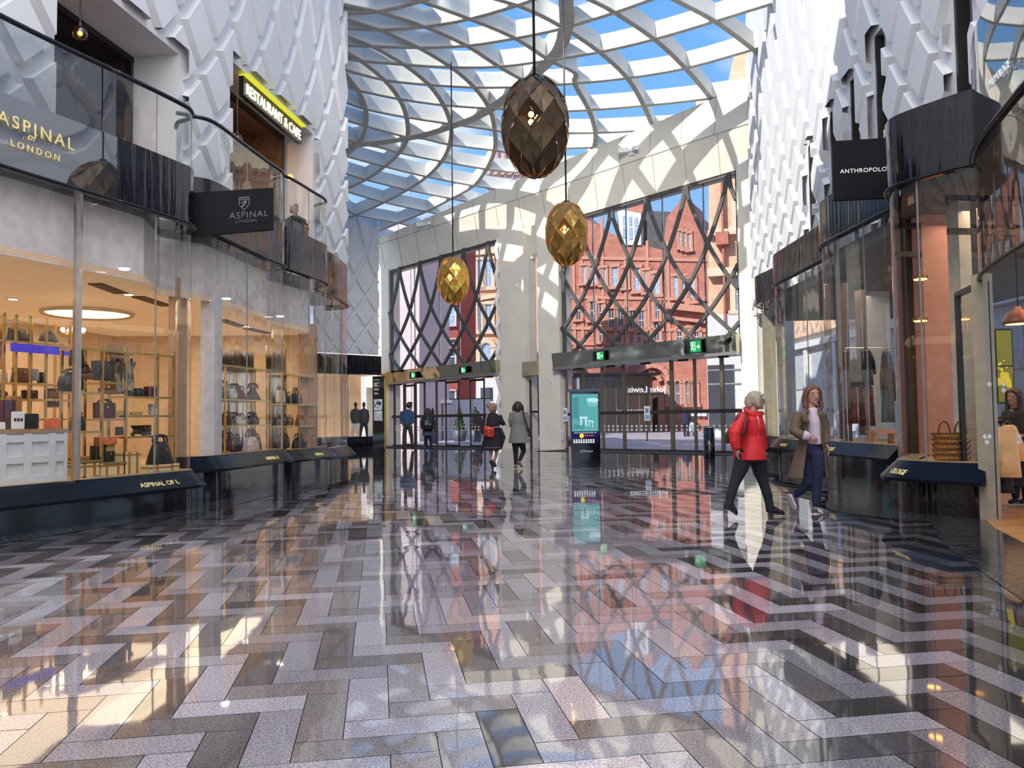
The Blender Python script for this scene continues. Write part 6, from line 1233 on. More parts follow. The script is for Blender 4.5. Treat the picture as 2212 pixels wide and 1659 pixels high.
# hoarding, dark canopy, planters
t = thing('site_hoarding', 'white timber hoarding across the street beyond the left doors', 'hoarding', (-6, 56, 0)); mbq = MB(); a = np.array([-10.5, 57.]); b = np.array([-1.5, 55.5]); 
for k in range(7): p, q = a+(b-a)*k/7, a+(b-a)*(k+.97)/7; mbq.bar((p[0], p[1], 1.35), (q[0], q[1], 1.35), .08, 2.75)
mbq.build('panel', pm('hoarding_white', (.72, .72, .74), .5, var=.03), t); mbq = MB(); mbq.bar((a[0], a[1]+.1, 2.75), (b[0], b[1]+.1, 2.75), .1, .1); mbq.build('top_rail', DKST, t)
PLG = pm('planter_grey', (.10, .11, .14), .5); LEAF = pm('leaf_green', (.035, .085, .02), .6, var=.6, vs=14)
def shrub(c, h, r, rnd):
    mb = MB(); 
    for k in range(420):
        v = rnd.random()**.8; rr = r*(1-v)*.95+.03; a = rnd.uniform(0, 2*PI); d = rr*rnd.uniform(.75, 1.05); p = Vector(c)+Vector((d*math.cos(a), d*math.sin(a), v*h)); s = .09*(1.2-v*.5); n = Vector((math.cos(a)+rnd.uniform(-.5, .5), math.sin(a)+rnd.uniform(-.5, .5), rnd.uniform(-.2, .9))).normalized(); x = n.orthogonal().normalized()*s; y = n.cross(x)
        mb.add([p-x, p-y*.5, p+x, p+y*.5], [(0, 1, 2, 3)])
    mb.tube([Vector(c)-Vector((0, 0, .1)), Vector(c)+Vector((0, 0, h*.85))], [r*.75, .04], 8); return mb
rnd = random.Random(5)
for x, y, w, lab in ((993, 953, 33, 'grey tapered planter with a conical evergreen, left of the pair beyond the left doors'), (1027, 953, 34, 'grey tapered planter with a conical evergreen, right of the pair beyond the left doors'), (935, 957, 24, 'grey tapered planter half hidden behind the woman with the backpack'), (1549, 935, 26, 'grey planter with a low clipped bush outside the right doors')):
    c = Vector(fl(x, y)); s = c.y/F; r = w*s/2; h = 25*s; c.z = -.015
    t = thing('planter', lab, 'planter', c, 'planters in the street'); MB().lathe(c, [(r*.7, 0), (r*.75, .02), (r, h), (r*.92, h), (r*.9, h*.9)], 20).build('pot', PLG, t, True)
    hh = 52*s if x < 1500 else 8*s; shrub(c+Vector((0, 0, h*.9)), hh, r*.85, rnd).build('foliage', LEAF, t)
t = thing('dark_kiosk', 'dark glazed street kiosk with a flat canopy beyond the right doors', 'kiosk', (6.5, 55, 0))
a, b = fl(1250, 936), fl(1395, 932); zt_ = at(1300, 812, a[1])[2]; mbq = MB(); mbq.box(((a[0]+b[0])/2, a[1]+1.5, zt_/2), (b[0]-a[0]-.3, 3, zt_)); mbq.build('body', pm('kiosk_dark', (.035, .03, .03), .15, ior=1.7), t); mbq = MB(); mbq.box(((a[0]+b[0])/2, a[1]+1.2, zt_+.1), (b[0]-a[0]+.9, 4, .22)); mbq.build('canopy', BLACKM, t)
mbq = MB()
for k in range(7): mbq.box((a[0]+.3+(b[0]-a[0]-.6)*k/6, a[1]-.03, zt_/2), (.08, .06, zt_))
mbq.build('mullion', pm('kiosk_bronze', (.15, .12, .09), .4), t)
# shop name letters seen from behind
for x, y, w, Yd, lab in ((1438, 838, -84, 43., 'white shop name letters read from behind beyond the right doors'), (976, 860, -40, 52., 'white shop name letters read from behind beyond the left doors')):
    a = Vector(at(x, y+9, Yd)); t = thing('name_letters', lab, 'sign', a); s = abs(w)/F*Yd
    LTR = pm('letter_white', (.85, .85, .85), .5, emit=(1, 1, 1), es=.45); o = text('letters', 'John Lewis', LTR, t, a, (-1, -.1, 0), (0, 0, 1), s/4.4, .05);  # letters given a glow so their white stays bright in shade
    if w == -84: text('sub_letters', 'CORNWALL', LTR, t, a+Vector((-1.0, -.1, -1.15)), (-1, -.1, 0), (0, 0, 1), .32, .02)
    MB().bar(a+Vector((.1, .01, -.12)), a+Vector((-s-.1, -s*.1, -.12)), .06).bar(a+Vector((-s*.5, 0, -.12)), a+Vector((-s*.5, 0, -a.z-.015)), .07).build('carrier', DKST, t)
# ================================================================== SUN AND SKY
w = bpy.data.worlds.new('sky'); SC.world = w; w.use_nodes = True; T = w.node_tree; T.nodes.clear(); N = T.nodes; L = T.links
o = N.new('ShaderNodeOutputWorld'); bg = N.new('ShaderNodeBackground'); L.new(bg.outputs[0], o.inputs[0]); tc = N.new('ShaderNodeTexCoord'); sp = N.new('ShaderNodeSeparateXYZ'); L.new(tc.outputs['Generated'], sp.inputs[0])
rmp = N.new('ShaderNodeValToRGB'); e = rmp.color_ramp.elements; e[0].position = 0.; e[0].color = (.62, .78, .95, 1); e[1].position = .75; e[1].color = (.07, .25, .68, 1); q = e.new(.3); q.color = (.20, .47, .88, 1); L.new(sp.outputs[2], rmp.inputs[0])
mp = N.new('ShaderNodeMapping'); mp.inputs['Scale'].default_value = (1, 1, 2.6); L.new(tc.outputs['Generated'], mp.inputs[0]); nz = N.new('ShaderNodeTexNoise'); nz.inputs['Scale'].default_value = 3.2; nz.inputs['Detail'].default_value = 6; L.new(mp.outputs[0], nz.inputs['Vector'])
cr = N.new('ShaderNodeValToRGB'); cr.color_ramp.elements[0].position = .52; cr.color_ramp.elements[0].color = (0, 0, 0, 1); cr.color_ramp.elements[1].position = .74; cr.color_ramp.elements[1].color = (1, 1, 1, 1); L.new(nz.outputs['Fac'], cr.inputs[0])
mx = N.new('ShaderNodeMix'); mx.data_type = 'RGBA'; L.new(cr.outputs[0], mx.inputs[0]); L.new(rmp.outputs[0], mx.inputs[6]); mx.inputs[7].default_value = (.95, .96, 1, 1); L.new(mx.outputs[2], bg.inputs[0]); bg.inputs[1].default_value = 1.05
sun = bpy.data.lights.new('sun', 'SUN'); sun.energy = 5.2; sun.angle = math.radians(.6); sun.color = (1, .95, .86); so = bpy.data.objects.new('sun', sun); COL.objects.link(so)
so.rotation_euler = Vector((.58, .50, -.64)).to_track_quat('-Z', 'Y').to_euler()
# ================================================================== PEOPLE
SKIN = pm('skin_light', (.46, .25, .175), .5, var=.06); SKIN2 = pm('skin_tan', (.40, .22, .15), .5, var=.06)
EYEW = pm('eye_white', (.8, .8, .78), .2); EYED = pm('eye_dark', (.03, .02, .015), .15); LIP = pm('lip_rose', (.42, .12, .10), .4)
def ell(c, rx, ry, n=16, tilt=0.): return [Vector(c)+Vector((rx*math.cos(2*PI*k/n), ry*math.sin(2*PI*k/n), tilt*math.sin(2*PI*k/n))) for k in range(n)]
class Person:
    def __init__(s, label, Y, skin=SKIN, group=None, foot=None):
        s.Y = Y; s.k = Y/F; s.skin = skin
        base = at(foot[0], foot[1], Y) if foot else at(1106, 1000, Y)
        s.t = thing('person', label, 'person', (base[0], Y, base[2]), group); s.body = MB()
    def p(s, x, y, d=0.): return Vector(at(x, y, s.Y+d))
    def limb(s, pts, r, mb=None, n=10): (mb or s.body).tube([s.p(*q) for q in pts], list(r) if hasattr(r, '__len__') else r, n)
    def head(s, x, y, hpx, face, yaw_tilt=0.):
        """x,y: head centre px; hpx: chin to crown px; face: unit plan vector the face looks along"""
        c = s.p(x, y); h = hpx*s.k; fx = Vector((face[0], face[1], 0)).normalized(); rt = Vector((fx.y, -fx.x, 0)); s.hc, s.hh, s.fx, s.rt = c, h, fx, rt
        prof = ((-.5, .13, .20, .06), (-.44, .24, .27, .07), (-.33, .29, .33, .05), (-.18, .33, .39, .02), (0, .355, .43, 0), (.16, .36, .45, -.02), (.3, .33, .42, -.03), (.42, .23, .3, -.03), (.49, .09, .12, -.03))
        rings = [[c+rt*(rx*h*math.cos(a))+fx*(ry*h*math.sin(a)+dy*h)+Vector((0, 0, v*h)) for a in np.linspace(0, 2*PI, 18, endpoint=False)] for v, rx, ry, dy in prof]; s.body.loft(rings)
        q = lambda u, f, v: c+rt*(u*h)+fx*(f*h)+Vector((0, 0, v*h)); s.hq = q
        s.body.tube([q(0, .42, .05), q(0, .47, -.06), q(0, .53, -.14), q(0, .42, -.17)], [.035*h, .05*h, .065*h, .045*h], 8)   # nose
        s.body.tube([q(-.2, .36, .08), q(0, .415, .1), q(.2, .36, .08)], .04*h, 6); s.body.ball(q(0, .37, -.42), .1*h, 8, 6)
        s.body.tube([q(-.09, .40, -.27), q(0, .43, -.265), q(.09, .40, -.27)], .035*h, 6)
        for u in (-1, 1): s.body.ball(q(u*.355, -.02, -.05), (.05*h, .07*h, .12*h), 8, 6)
    def face(s, brow=None, glasses=False):
        h = s.hh; q = s.hq
        for u in (-1, 1):
            e = MB().ball(q(u*.155, .377, .0), (.05*h, .05*h, .03*h), 10, 6).build('eye', EYEW, s.t, True); MB().ball(q(u*.155, .412, .0), (.026*h, .02*h, .028*h), 8, 5).build('iris', EYED, e, True)
            MB().tube([q(u*.07, .43, .085), q(u*.16, .425, .105), q(u*.25, .37, .085)], .016*h, 6).build('eyebrow', brow or EYED, s.t, True)
        MB().tube([q(-.11, .405, -.27), q(-.05, .44, -.262), q(0, .445, -.268), q(.05, .44, -.262), q(.11, .405, -.27)], [.01*h, .026*h, .03*h, .026*h, .01*h], 6).build('mouth', LIP, s.t, True)
        if glasses:
            mb = MB()
            for u in (-1, 1):
                ring = [q(u*.16+.1*math.cos(a), .47, .0+.08*math.sin(a)) for a in np.linspace(0, 2*PI, 13)]; mb.tube(ring, .012*h, 5); mb.bar(q(u*.26, .46, .02), q(u*.36, .0, .03), .02*h)
            mb.bar(q(-.06, .48, .02), q(.06, .48, .02), .02*h); mb.build('glasses', BLACKM, s.t)
    def hair(s, mat, kind, length=.55, name='hair'):
        h = s.hh; q = s.hq; mb = MB()
        # cap over skull, open at the face
        def ringz(v, k, dy=-.03): 
            pr = {.52: .05, .46: .22, .36: .34, .22: .41, .06: .43, -.1: .42, -.25: .41}; return pr
        cap = ((.55, .06, .08), (.50, .2, .25), (.4, .32, .38), (.26, .395, .45), (.1, .41, .46), (-.06, .40, .42), (-.2, .38, .36))
        rings = []
        for v, rx, ry in cap:
            rr = []
            for a in np.linspace(0, 2*PI, 20, endpoint=False):
                f = math.sin(a); yv = ry*f-.04
                if v < .24 and f > .25: yv = min(yv, .14)     # leave the face free
                rr.append(q(rx*math.cos(a), yv, v+(.03*math.sin(5*a) if v < 0 else 0)))
            rings.append(rr)
        mb.loft(rings)
        if kind == 'bob':
            for u in (-1, 1): mb.tube([q(u*.36, .08, .2), q(u*.43, .05, -.1), q(u*.41, .06, -.3), q(u*.3, .08, -length)], [.12*h, .15*h, .15*h, .05*h], 8)
            mb.tube([q(0, -.28, .2), q(0, -.33, -.1), q(0, -.30, -.32), q(0, -.22, -length)], [.3*h, .31*h, .28*h, .12*h], 10, flat=1.); mb.tube([q(-.3, .28, .33), q(0, .40, .3), q(.3, .30, .27)], [.07*h, .1*h, .07*h], 8)
        elif kind == 'long':
            for u in (-1, 1):
                mb.tube([q(u*.1, .3, .42), q(u*.31, .24, .25), q(u*.40, .12, 0), q(u*.42, .06, -.35), q(u*.44, .14, -length), q(u*.40, .2, -length-.3)], [.08*h, .11*h, .13*h, .15*h, .14*h, .05*h], 8)
            mb.tube([q(0, -.33, .2), q(0, -.4, -.2), q(0, -.36, -length), q(0, -.3, -length-.2)], [.3*h, .36*h, .34*h, .1*h], 10)
        elif kind == 'short':
            mb.tube([q(0, -.3, .1), q(0, -.36, -.15), q(0, -.28, -.32)], [.3*h, .26*h, .15*h], 10); mb.tube([q(-.25, .3, .38), q(0, .38, .42), q(.25, .3, .38)], .1*h, 8)
        elif kind == 'bun':
            mb.ball(q(-.25, -.42, .3), .27*h, 12, 8); mb.ball(q(-.3, -.2, .45), .14*h, 8, 6); mb.tube([q(0, -.33, .2), q(0, -.38, -.15), q(.05, -.25, -.4)], [.3*h, .26*h, .12*h], 10); mb.tube([q(-.25, .3, .36), q(0, .38, .36), q(.25, .3, .36)], .09*h, 8)
        return link(name, fuse(mb, max(.009, h*.035), 3), mat, s.t, True)
    def hand(s, wrist, tip, curl=.5, size=.17, thumb=(0, -1, 0), palm_n=None):
        """palm plus four unequal fingers and a side thumb; fingers bend toward palm_n"""
        w = Vector(wrist); d = (Vector(tip)-w).normalized(); pn = Vector(palm_n or (1, 0, 0)); pn = (pn-d*pn.dot(d)).normalized(); sd = d.cross(pn); 
        if sd.dot(Vector(thumb)) < 0: sd = -sd
        L_ = size; mb = s.body
        mb.loft([[w+d*(L_*v)+sd*(L_*rx*math.cos(a))+pn*(L_*.09*math.sin(a)) for a in np.linspace(0, 2*PI, 12, endpoint=False)] for v, rx in ((-.06, .15), (.1, .19), (.3, .235), (.5, .23), (.54, .18))])
        for k, ln in enumerate((.40, .46, .43, .33)):
            b = w+d*(L_*.48)+sd*(L_*(.175-.117*k)); pts = [b-d*L_*.1]; dirv = d.copy(); p = b.copy()
            for j, fr in enumerate((.45, .32, .23)):
                ang = curl*(.45+.25*j); dirv = (dirv*math.cos(ang)+pn*math.sin(ang)).normalized(); pts.append(p.copy()); p = p+dirv*(L_*ln*fr)
            pts.append(p); mb.tube(pts, [L_*.05, L_*.05, L_*.046, L_*.042, L_*.034], 7)
        b = w+d*(L_*.14)+sd*(L_*.15); m1 = b+(d*.6+sd*.7+pn*.25).normalized()*L_*.22; mb.tube([b-sd*L_*.06, b, m1, m1+(d*.9+sd*.15+pn*.35).normalized()*L_*.2], [L_*.075, L_*.07, L_*.055, L_*.04], 7)
    def done_body(s, vox): link('body', fuse(s.body, vox, 3), s.skin, s.t, True)
    def garment(s, name, mat, rings, tubes=(), vox=.014, it=5, extra=None, n=18):
        """rings: (x, y, half width px, half depth m, depth offset m)"""
        mb = MB(); 
        if rings: mb.loft([ell(s.p(x, y, dd), hw*s.k, hd, n) for x, y, hw, hd, dd in rings])
        for pts, r in tubes: mb.tube([s.p(*q) for q in pts], r, 10)
        if extra: extra(mb)
        return link(name, fuse(mb, vox, it), mat, s.t, True)
    def shoe(s, heel, toe, mat, hgt=.08, wd=.042, sole=None, heelh=0., name='shoe'):
        a, b = Vector(heel), Vector(toe); d = (b-a); L_ = d.length; d.normalize(); up = Vector((0, 0, 1)); sd = d.cross(up)
        if sd.length < .2: sd = Vector((1, 0, 0))
        sd.normalize(); up = sd.cross(d); rings = []
        for v, w_, hh in ((-.02, .5, .7), (.06, .85, 1.), (.25, .9, 1.), (.45, .95, .78), (.7, 1.1, .55), (.9, .9, .4), (1, .45, .25)):
            rings.append([a+d*(L_*v)+sd*(wd*w_*math.cos(t))+up*(hgt*hh*(.5+.5*math.sin(t))+.012) for t in np.linspace(0, 2*PI, 14, endpoint=False)])
        o = MB().loft(rings).build(name, mat, s.t, True); mb = MB()
        mb.loft([[a+d*(L_*v)+sd*(wd*w_*u)+up*z for u, z in ((-1, 0), (1, 0), (1, .022), (-1, .022))] for v, w_ in ((-.03, .7), (.2, .95), (.5, .95), (.75, 1.12), (.95, .8), (1.02, .4))]);
        if heelh: mb.loft([[a+d*(L_*u)+sd*(wd*.75*w_)-up*(z) for u, w_ in ((-.02, -1), (.22, -1), (.22, 1), (-.02, 1))] for z in (0, heelh)])
        mb.build('sole', sole or BLACKM, o); return o
# ---------------------------------------------------------------- woman in the red jacket
RY = 10.13
w1 = Person('woman in a red jacket and black leggings walking right, grey bob and glasses', RY, SKIN, foot=(1640, 1118))
w1.head(1632, 865, 38, (1, -.12)); w1.limb([(1628, 878, .0), (1626, 900, .0)], [.058, .065])
w1.hand(w1.p(1591, 968, -.24), w1.p(1593, 995, -.24), .45, .17, (1, 0, 0), (1, .2, 0)); w1.limb([(1589, 950, -.24), (1591, 970, -.24)], [.034, .028])
w1.hand(w1.p(1650, 972, .22), w1.p(1655, 996, .22), .5, .17, (1, 0, 0), (1, 0, 0)); w1.limb([(1645, 950, .22), (1650, 974, .22)], [.034, .028])
w1.limb([(1615, 985, -.09), (1587, 1042, -.1), (1574, 1092, -.1)], [.08, .05, .036]); w1.limb([(1630, 985, .09), (1650, 1044, .08), (1664, 1097, .08)], [.08, .05, .036])
w1.limb([(1626, 893, 0), (1623, 940, 0), (1621, 982, 0)], [.07, .1, .1]); w1.limb([(1622, 908, 0), (1604, 907, -.14), (1588, 936, -.24), (1591, 968, -.24)], [.05, .035, .04, .03]); w1.limb([(1624, 900, 0), (1635, 901, .14), (1645, 940, .22), (1650, 972, .22)], [.05, .05, .045, .03]); w1.limb([(1615, 985, -.09), (1621, 978, 0), (1630, 985, .09)], .09); w1.done_body(.008); w1.face(pm('brow_grey', (.2, .17, .14), .6), True)
w1.hair(pm('hair_ash', (.36, .30, .235), .5, var=.12, vs=40), 'bob', .5)
LEG = pm('legging_black', (.012, .012, .018), .75, var=.3)
w1.garment('leggings', LEG, [], [([(1612, 975, -.08), (1600, 1010, -.09), (1587, 1044, -.1), (1579, 1068, -.1), (1574, 1095, -.1)], [.115, .10, .066, .062, .045]), ([(1633, 975, .08), (1640, 1010, .08), (1650, 1045, .08), (1658, 1070, .08), (1664, 1102, .08)], [.115, .10, .066, .062, .045])], .012, 3, lambda mb: mb.ball(w1.p(1622, 978), (.155, .17, .13), 14, 8))
RED = pm('jacket_red', (.62, .012, .018), .6, var=.16, vs=10, bump=.35, bs=14)
def lapel(mb):
    mb.tube([w1.p(1609, 880, -.07), w1.p(1613, 890, -.11), w1.p(1626, 896, -.13), w1.p(1640, 896, -.1), w1.p(1653, 893, -.03)], [.03, .035, .035, .03, .012], 8)
    mb.tube([w1.p(1609, 880, .07), w1.p(1613, 890, .11), w1.p(1628, 895, .12), w1.p(1640, 893, .09), w1.p(1650, 890, .04)], [.03, .035, .035, .03, .012], 8)
w1.garment('jacket', RED, [(1622, 888, 13, .075, 0), (1621, 897, 21, .13, 0), (1621, 906, 25, .185, 0), (1624, 925, 28, .19, 0), (1623, 943, 25, .175, 0), (1620, 962, 29, .21, 0), (1619, 978, 33, .235, -.01), (1619, 993, 35, .25, -.01)],
    [([(1606, 899, -.14), (1596, 918, -.2), (1587, 936, -.24), (1587, 952, -.25), (1591, 971, -.24)], [.085, .085, .078, .068, .058]), ([(1634, 900, .15), (1640, 920, .2), (1645, 940, .22), (1650, 972, .22)], [.08, .075, .065, .055])], .012, 3, lapel)
MB().tube([w1.p(1637, 895, -.12), w1.p(1639, 920, -.165), w1.p(1638, 945, -.165), w1.p(1638, 990, -.17)], .007, 6).build('zip', pm('zip_pink', (.75, .2, .18), .5), w1.t)
MB().tube([w1.p(1636, 896, -.13), w1.p(1638, 906, -.165), w1.p(1640, 922, -.175)], [.006, .013, .006], 6).build('lining', pm('lining_pink', (.7, .28, .27), .7), w1.t)
w1.shoe(w1.p(1568, 1096, -.1), w1.p(1590, 1113, -.1), LEG, .1, .042, None, .0, 'boot'); w1.shoe(w1.p(1662, 1110, .08), w1.p(1694, 1112, .08), LEG, .1, .042, None, .035, 'boot')
w1.garment('boot_shaft', LEG, [], [([(1577, 1078, -.1), (1571, 1100, -.1)], [.055, .055])], .012, 2); w1.garment('boot_shaft', LEG, [], [([(1661, 1082, .08), (1664, 1106, .08)], [.055, .055])], .012, 2)
bgt = thing('shoulder_bag', 'dark maroon shoulder bag carried behind the back of the woman in red', 'bag', w1.p(1575, 950, .0)); PL = pm('bag_maroon', (.07, .022, .022), .5, var=.2)
MB().loft([ell(w1.p(x, y, dd), hw*w1.k, hd, 12) for x, y, hw, hd, dd in ((1577, 925, 3, .05, -.1), (1577, 935, 8, .09, -.08), (1577, 952, 11, .1, -.08), (1578, 958, 9, .07, -.08))]).build('body', PL, bgt, True)
MB().tube([w1.p(1578, 928, -.16), w1.p(1590, 905, -.23), w1.p(1604, 890, -.17), w1.p(1611, 897, -.22), w1.p(1610, 912, -.27), w1.p(1607, 935, -.3), w1.p(1590, 950, -.2)], .016, 8).build('strap', PL, bgt, True)
# ---------------------------------------------------------------- woman in the brown trench coat
w2 = Person('woman in a brown trench coat and jeans walking right, face to the camera, long hair', 10.42, SKIN, foot=(1765, 1111))
w2.head(1754, 853, 40, (.12, -1)); w2.limb([(1752, 866, .0), (1752, 890, .0)], [.055, .06])
w2.hand(w2.p(1747, 942, -.2), w2.p(1770, 955, -.2), .55, .165, (0, 0, 1), (.2, 1, -.3)); w2.limb([(1735, 938, -.2), (1749, 943, -.2)], [.036, .028])
w2.hand(w2.p(1786, 962, -.08), w2.p(1791, 985, -.1), .5, .165, (-1, -.3, 0), (-1, 0, 0)); w2.limb([(1784, 945, -.08), (1786, 964, -.08)], [.034, .028])
w2.limb([(1748, 985, .05), (1745, 1042, .0), (1714, 1072, .12)], [.08, .05, .036]); w2.limb([(1764, 985, -.05), (1765, 1042, -.05), (1762, 1095, -.05)], [.08, .05, .036])
w2.limb([(1752, 884, 0), (1756, 930, 0), (1756, 980, 0)], [.065, .09, .09]); w2.limb([(1753, 896, 0), (1728, 897, -.02), (1718, 930, -.09), (1738, 940, -.19)], [.05, .05, .045, .03]); w2.limb([(1753, 896, 0), (1771, 897, -.02), (1780, 930, -.02), (1786, 962, -.08)], [.05, .05, .045, .03]); w2.limb([(1748, 985, .05), (1756, 978, 0), (1764, 985, -.05)], .085); w2.done_body(.008); w2.face(pm('brow_brown', (.12, .06, .03), .6))
w2.hair(pm('hair_auburn', (.15, .058, .03), .5, var=.15, vs=40), 'long', .62)
JEAN = pm('jeans_indigo', (.018, .022, .06), .8, var=.35, vs=20)
w2.garment('jeans', JEAN, [], [([(1748, 978, .04), (1748, 1012, .02), (1744, 1044, .0), (1730, 1060, .06), (1715, 1071, .12)], [.115, .095, .064, .056, .045]), ([(1763, 978, -.05), (1766, 1012, -.06), (1765, 1046, -.06), (1764, 1072, -.05), (1762, 1094, -.05)], [.115, .095, .064, .06, .045])], .012, 3, lambda mb: mb.ball(w2.p(1756, 972), (.155, .12, .14), 14, 8))
TOPM = pm('knit_lilac', (.62, .5, .58), .8, var=.1, vs=30)
w2.garment('top', TOPM, [(1753, 880, 8, .07, 0), (1755, 888, 16, .1, 0), (1758, 910, 18, .12, -.01), (1758, 932, 16, .12, -.01), (1758, 960, 18, .14, 0)], [], .012, 3)
TR = pm('trench_brown', (.13, .085, .055), .8, var=.2, vs=9)
def collar(mb):
    mb.tube([w2.p(1737, 882, -.1), w2.p(1736, 895, -.15), w2.p(1741, 910, -.17), w2.p(1748, 918, -.16)], [.03, .045, .045, .015], 8, flat=.5)
    mb.tube([w2.p(1768, 884, -.1), w2.p(1773, 895, -.13), w2.p(1776, 908, -.13)], [.03, .04, .015], 8, flat=.5)
    mb.tube([w2.p(1741, 878, .02), w2.p(1752, 880, .1), w2.p(1766, 879, .02)], [.03, .035, .03], 8)
    # back and the two open fronts
    for ys in range(1):
        pass
    sec = []
    for y, xl, xr, a0, a1, dz in ((884, 1737, 1768, .30, .62, 0), (895, 1725, 1777, .27, .66, 0), (915, 1727, 1777, .25, .68, 0), (940, 1730, 1777, .24, .70, 0), (965, 1724, 1780, .27, .74, 0), (995, 1714, 1783, .30, .80, 0), (1018, 1706, 1785, .32, .82, 0), (1032, 1703, 1786, .33, .83, 0)):
        c = w2.p((xl+xr)/2, y); rx = (xr-xl)/2*w2.k; ry = .15+.0006*(y-884); out = []; inn = []
        # wrap leaving a gap at the front between angle positions a0..a1 of the frontal arc
        angs = np.linspace(-PI/2-(.5-a0)*-0+0, 0, 1)
        g0 = -PI+(PI*(1-a1))*0+PI*a1; 
        st = -PI*(1-a1); en = -PI*(1-a0)+2*PI
        for a in np.linspace(st, en-2*PI*0, 26):
            out.append(c+Vector((rx*math.cos(a), ry*math.sin(a), 0)))
        for a in np.linspace(en, st, 26): inn.append(c+Vector(((rx-.03)*math.cos(a), (ry-.03)*math.sin(a), 0)))
        sec.append(out+inn)
    mb.loft(sec)
w2.garment('trench_coat', TR, [], [([(1727, 894, -.02), (1721, 912, -.05), (1717, 931, -.09), (1726, 938, -.17), (1738, 941, -.2)], [.085, .08, .073, .066, .062]), ([(1772, 894, -.02), (1778, 912, .0), (1780, 930, -.02), (1785, 960, -.08)], [.08, .075, .068, .055])], .013, 2, collar)
w2.garment('cuff', TOPM, [], [([(1734, 939, -.19), (1741, 942, -.2), (1748, 944, -.2)], [.068, .066, .05])], .01, 3)
SNK = pm('sneaker_mauve', (.15, .11, .14), .6, var=.2)
w2.shoe(w2.p(1704, 1070, .1), w2.p(1716, 1101, .12), SNK, .09, .045, DOT, name='sneaker')
o = w2.shoe(w2.p(1755, 1108, -.05), w2.p(1790, 1111, -.05), SNK, .09, .046, pm('sole_plum', (.2, .1, .13), .6), name='sneaker'); mb = MB()
for k in range(3): a = w2.p(1766+k*4, 1098+k*1.6, -.10); mb.bar(a, a+Vector((.02, 0, -.05)), .012, .006, (0, 1, 0))
mb.build('stripe', DOT, o)
# ---------------------------------------------------------------- people walking away
def walker(label, Y, foot, head, hpx, face, skin, hairmat, hairkind, hl, legs, legmat, legr, shoes, shoemat, torso, tubes, coatmat, coatname, hands, bare=None):
    P = Person(label, Y, skin, foot=foot); P.head(*head, hpx, face); P.limb([(head[0], head[1]+hpx*.35, 0), (head[0], head[1]+hpx*.75, 0)], [.055, .06])
    for w_, t_, th in hands: P.hand(P.p(*w_), P.p(*t_), .5, .17, th, (-th[1] if th[1] else .3, .3, -.2))
    for l in legs: P.limb(l, [.075, .048, .034])
    for pts, r in tubes: P.limb(pts, [max(.03, a*.5) for a in r])
    tc_ = [(q[0], q[1], q[4]) for q in torso[:-1]]; hip = (sum(l[0][0] for l in legs)/len(legs), legs[0][0][1]-1, legs[0][0][2]); P.limb(tc_+[hip], [.06]+[.09]*len(tc_))
    for pts, r in tubes: P.limb([tc_[1], pts[0]], [.06, .045])
    for l in legs: P.limb([hip, l[0]], [.09, .08])
    P.done_body(.011); P.hair(hairmat, hairkind, hl)
    if legmat: P.garment('trousers', legmat, [], [(l, [a*1.0 for a in legr]) for l in legs], .013, 3, lambda mb: mb.ball(P.p((legs[0][0][0]+legs[1][0][0])/2, legs[0][0][1]-2), (.15, .12, .12), 12, 8))
    P.garment(coatname, coatmat, torso, tubes, .014, 3)
    for h_, t_ in shoes: P.shoe(P.p(*h_), P.p(*t_), shoemat, .085, .044)
    return P
HB = pm('hair_black', (.02, .015, .013), .4, var=.3, vs=40); HBR = pm('hair_brown', (.045, .022, .017), .5, var=.15, vs=40); HBL = pm('hair_blond', (.36, .2, .11), .5, var=.2, vs=40)
DEN = pm('denim_blue', (.03, .065, .145), .8, var=.3, vs=14)
m1 = walker('man in a blue denim jacket and dark trousers walking away to the left doors', 34.4, (880, 972), (885, 876), 15, (.6, .8), SKIN2, HB, 'short', .3, [[(876, 921, 0), (873, 944, .05), (872, 968, 0)], [(885, 921, 0), (889, 943, .0), (891, 966, -.05)]], pm('trouser_khaki', (.045, .042, .035), .8), [.11, .085, .06], [((871, 971, .1), (873, 972, -.15)), ((890, 969, .05), (898, 971, -.1))], pm('shoe_brown', (.06, .03, .02), .5), [(881, 884, 5, .08, 0), (880, 888, 11, .13, 0), (879, 898, 12.5, .15, 0), (879, 910, 11, .14, 0), (879, 918, 10.5, .14, 0)], [([(869, 889, 0), (866, 903, 0), (868, 915, -.08)], [.085, .075, .06]), ([(889, 889, 0), (893, 902, 0), (891, 914, -.08)], [.085, .075, .06])], DEN, 'denim_jacket', [((868, 915, -.08), (870, 920, -.08), (1, 0, 0)), ((891, 914, -.08), (889, 919, -.08), (-1, 0, 0))])
m1.garment('collar', DOT, [(882, 882.5, 4.5, .075, 0), (882, 885.5, 5, .08, 0)], [], .014, 1)
w3 = walker('woman with long dark hair and a backpack walking away to the left doors', 34.0, (925, 972), (924, 889), 14.5, (.1, 1), SKIN2, HBR, 'long', .7, [[(921, 938, 0), (921, 952, 0), (922, 969, 0)], [(928, 938, 0), (930, 952, 0), (933, 968, 0)]], LEG, [.1, .06, .045], [((922, 969, .12), (921, 971, -.12)), ((933, 968, .1), (935, 971, -.12))], BLACKM, [(924, 896, 5, .09, 0), (924, 900, 10.5, .13, 0), (924, 915, 10.5, .15, 0), (924, 928, 11, .15, 0), (924, 933, 11.5, .15, 0)], [([(915, 900, 0), (911, 914, 0), (912, 926, -.05)], [.08, .07, .06]), ([(933, 900, 0), (937, 914, 0), (936, 926, -.05)], [.08, .07, .06])], pm('coat_navy', (.015, .017, .025), .8), 'jacket', [((912, 926, -.05), (913, 932, -.05), (1, 0, 0)), ((936, 926, -.05), (935, 932, -.05), (-1, 0, 0))])
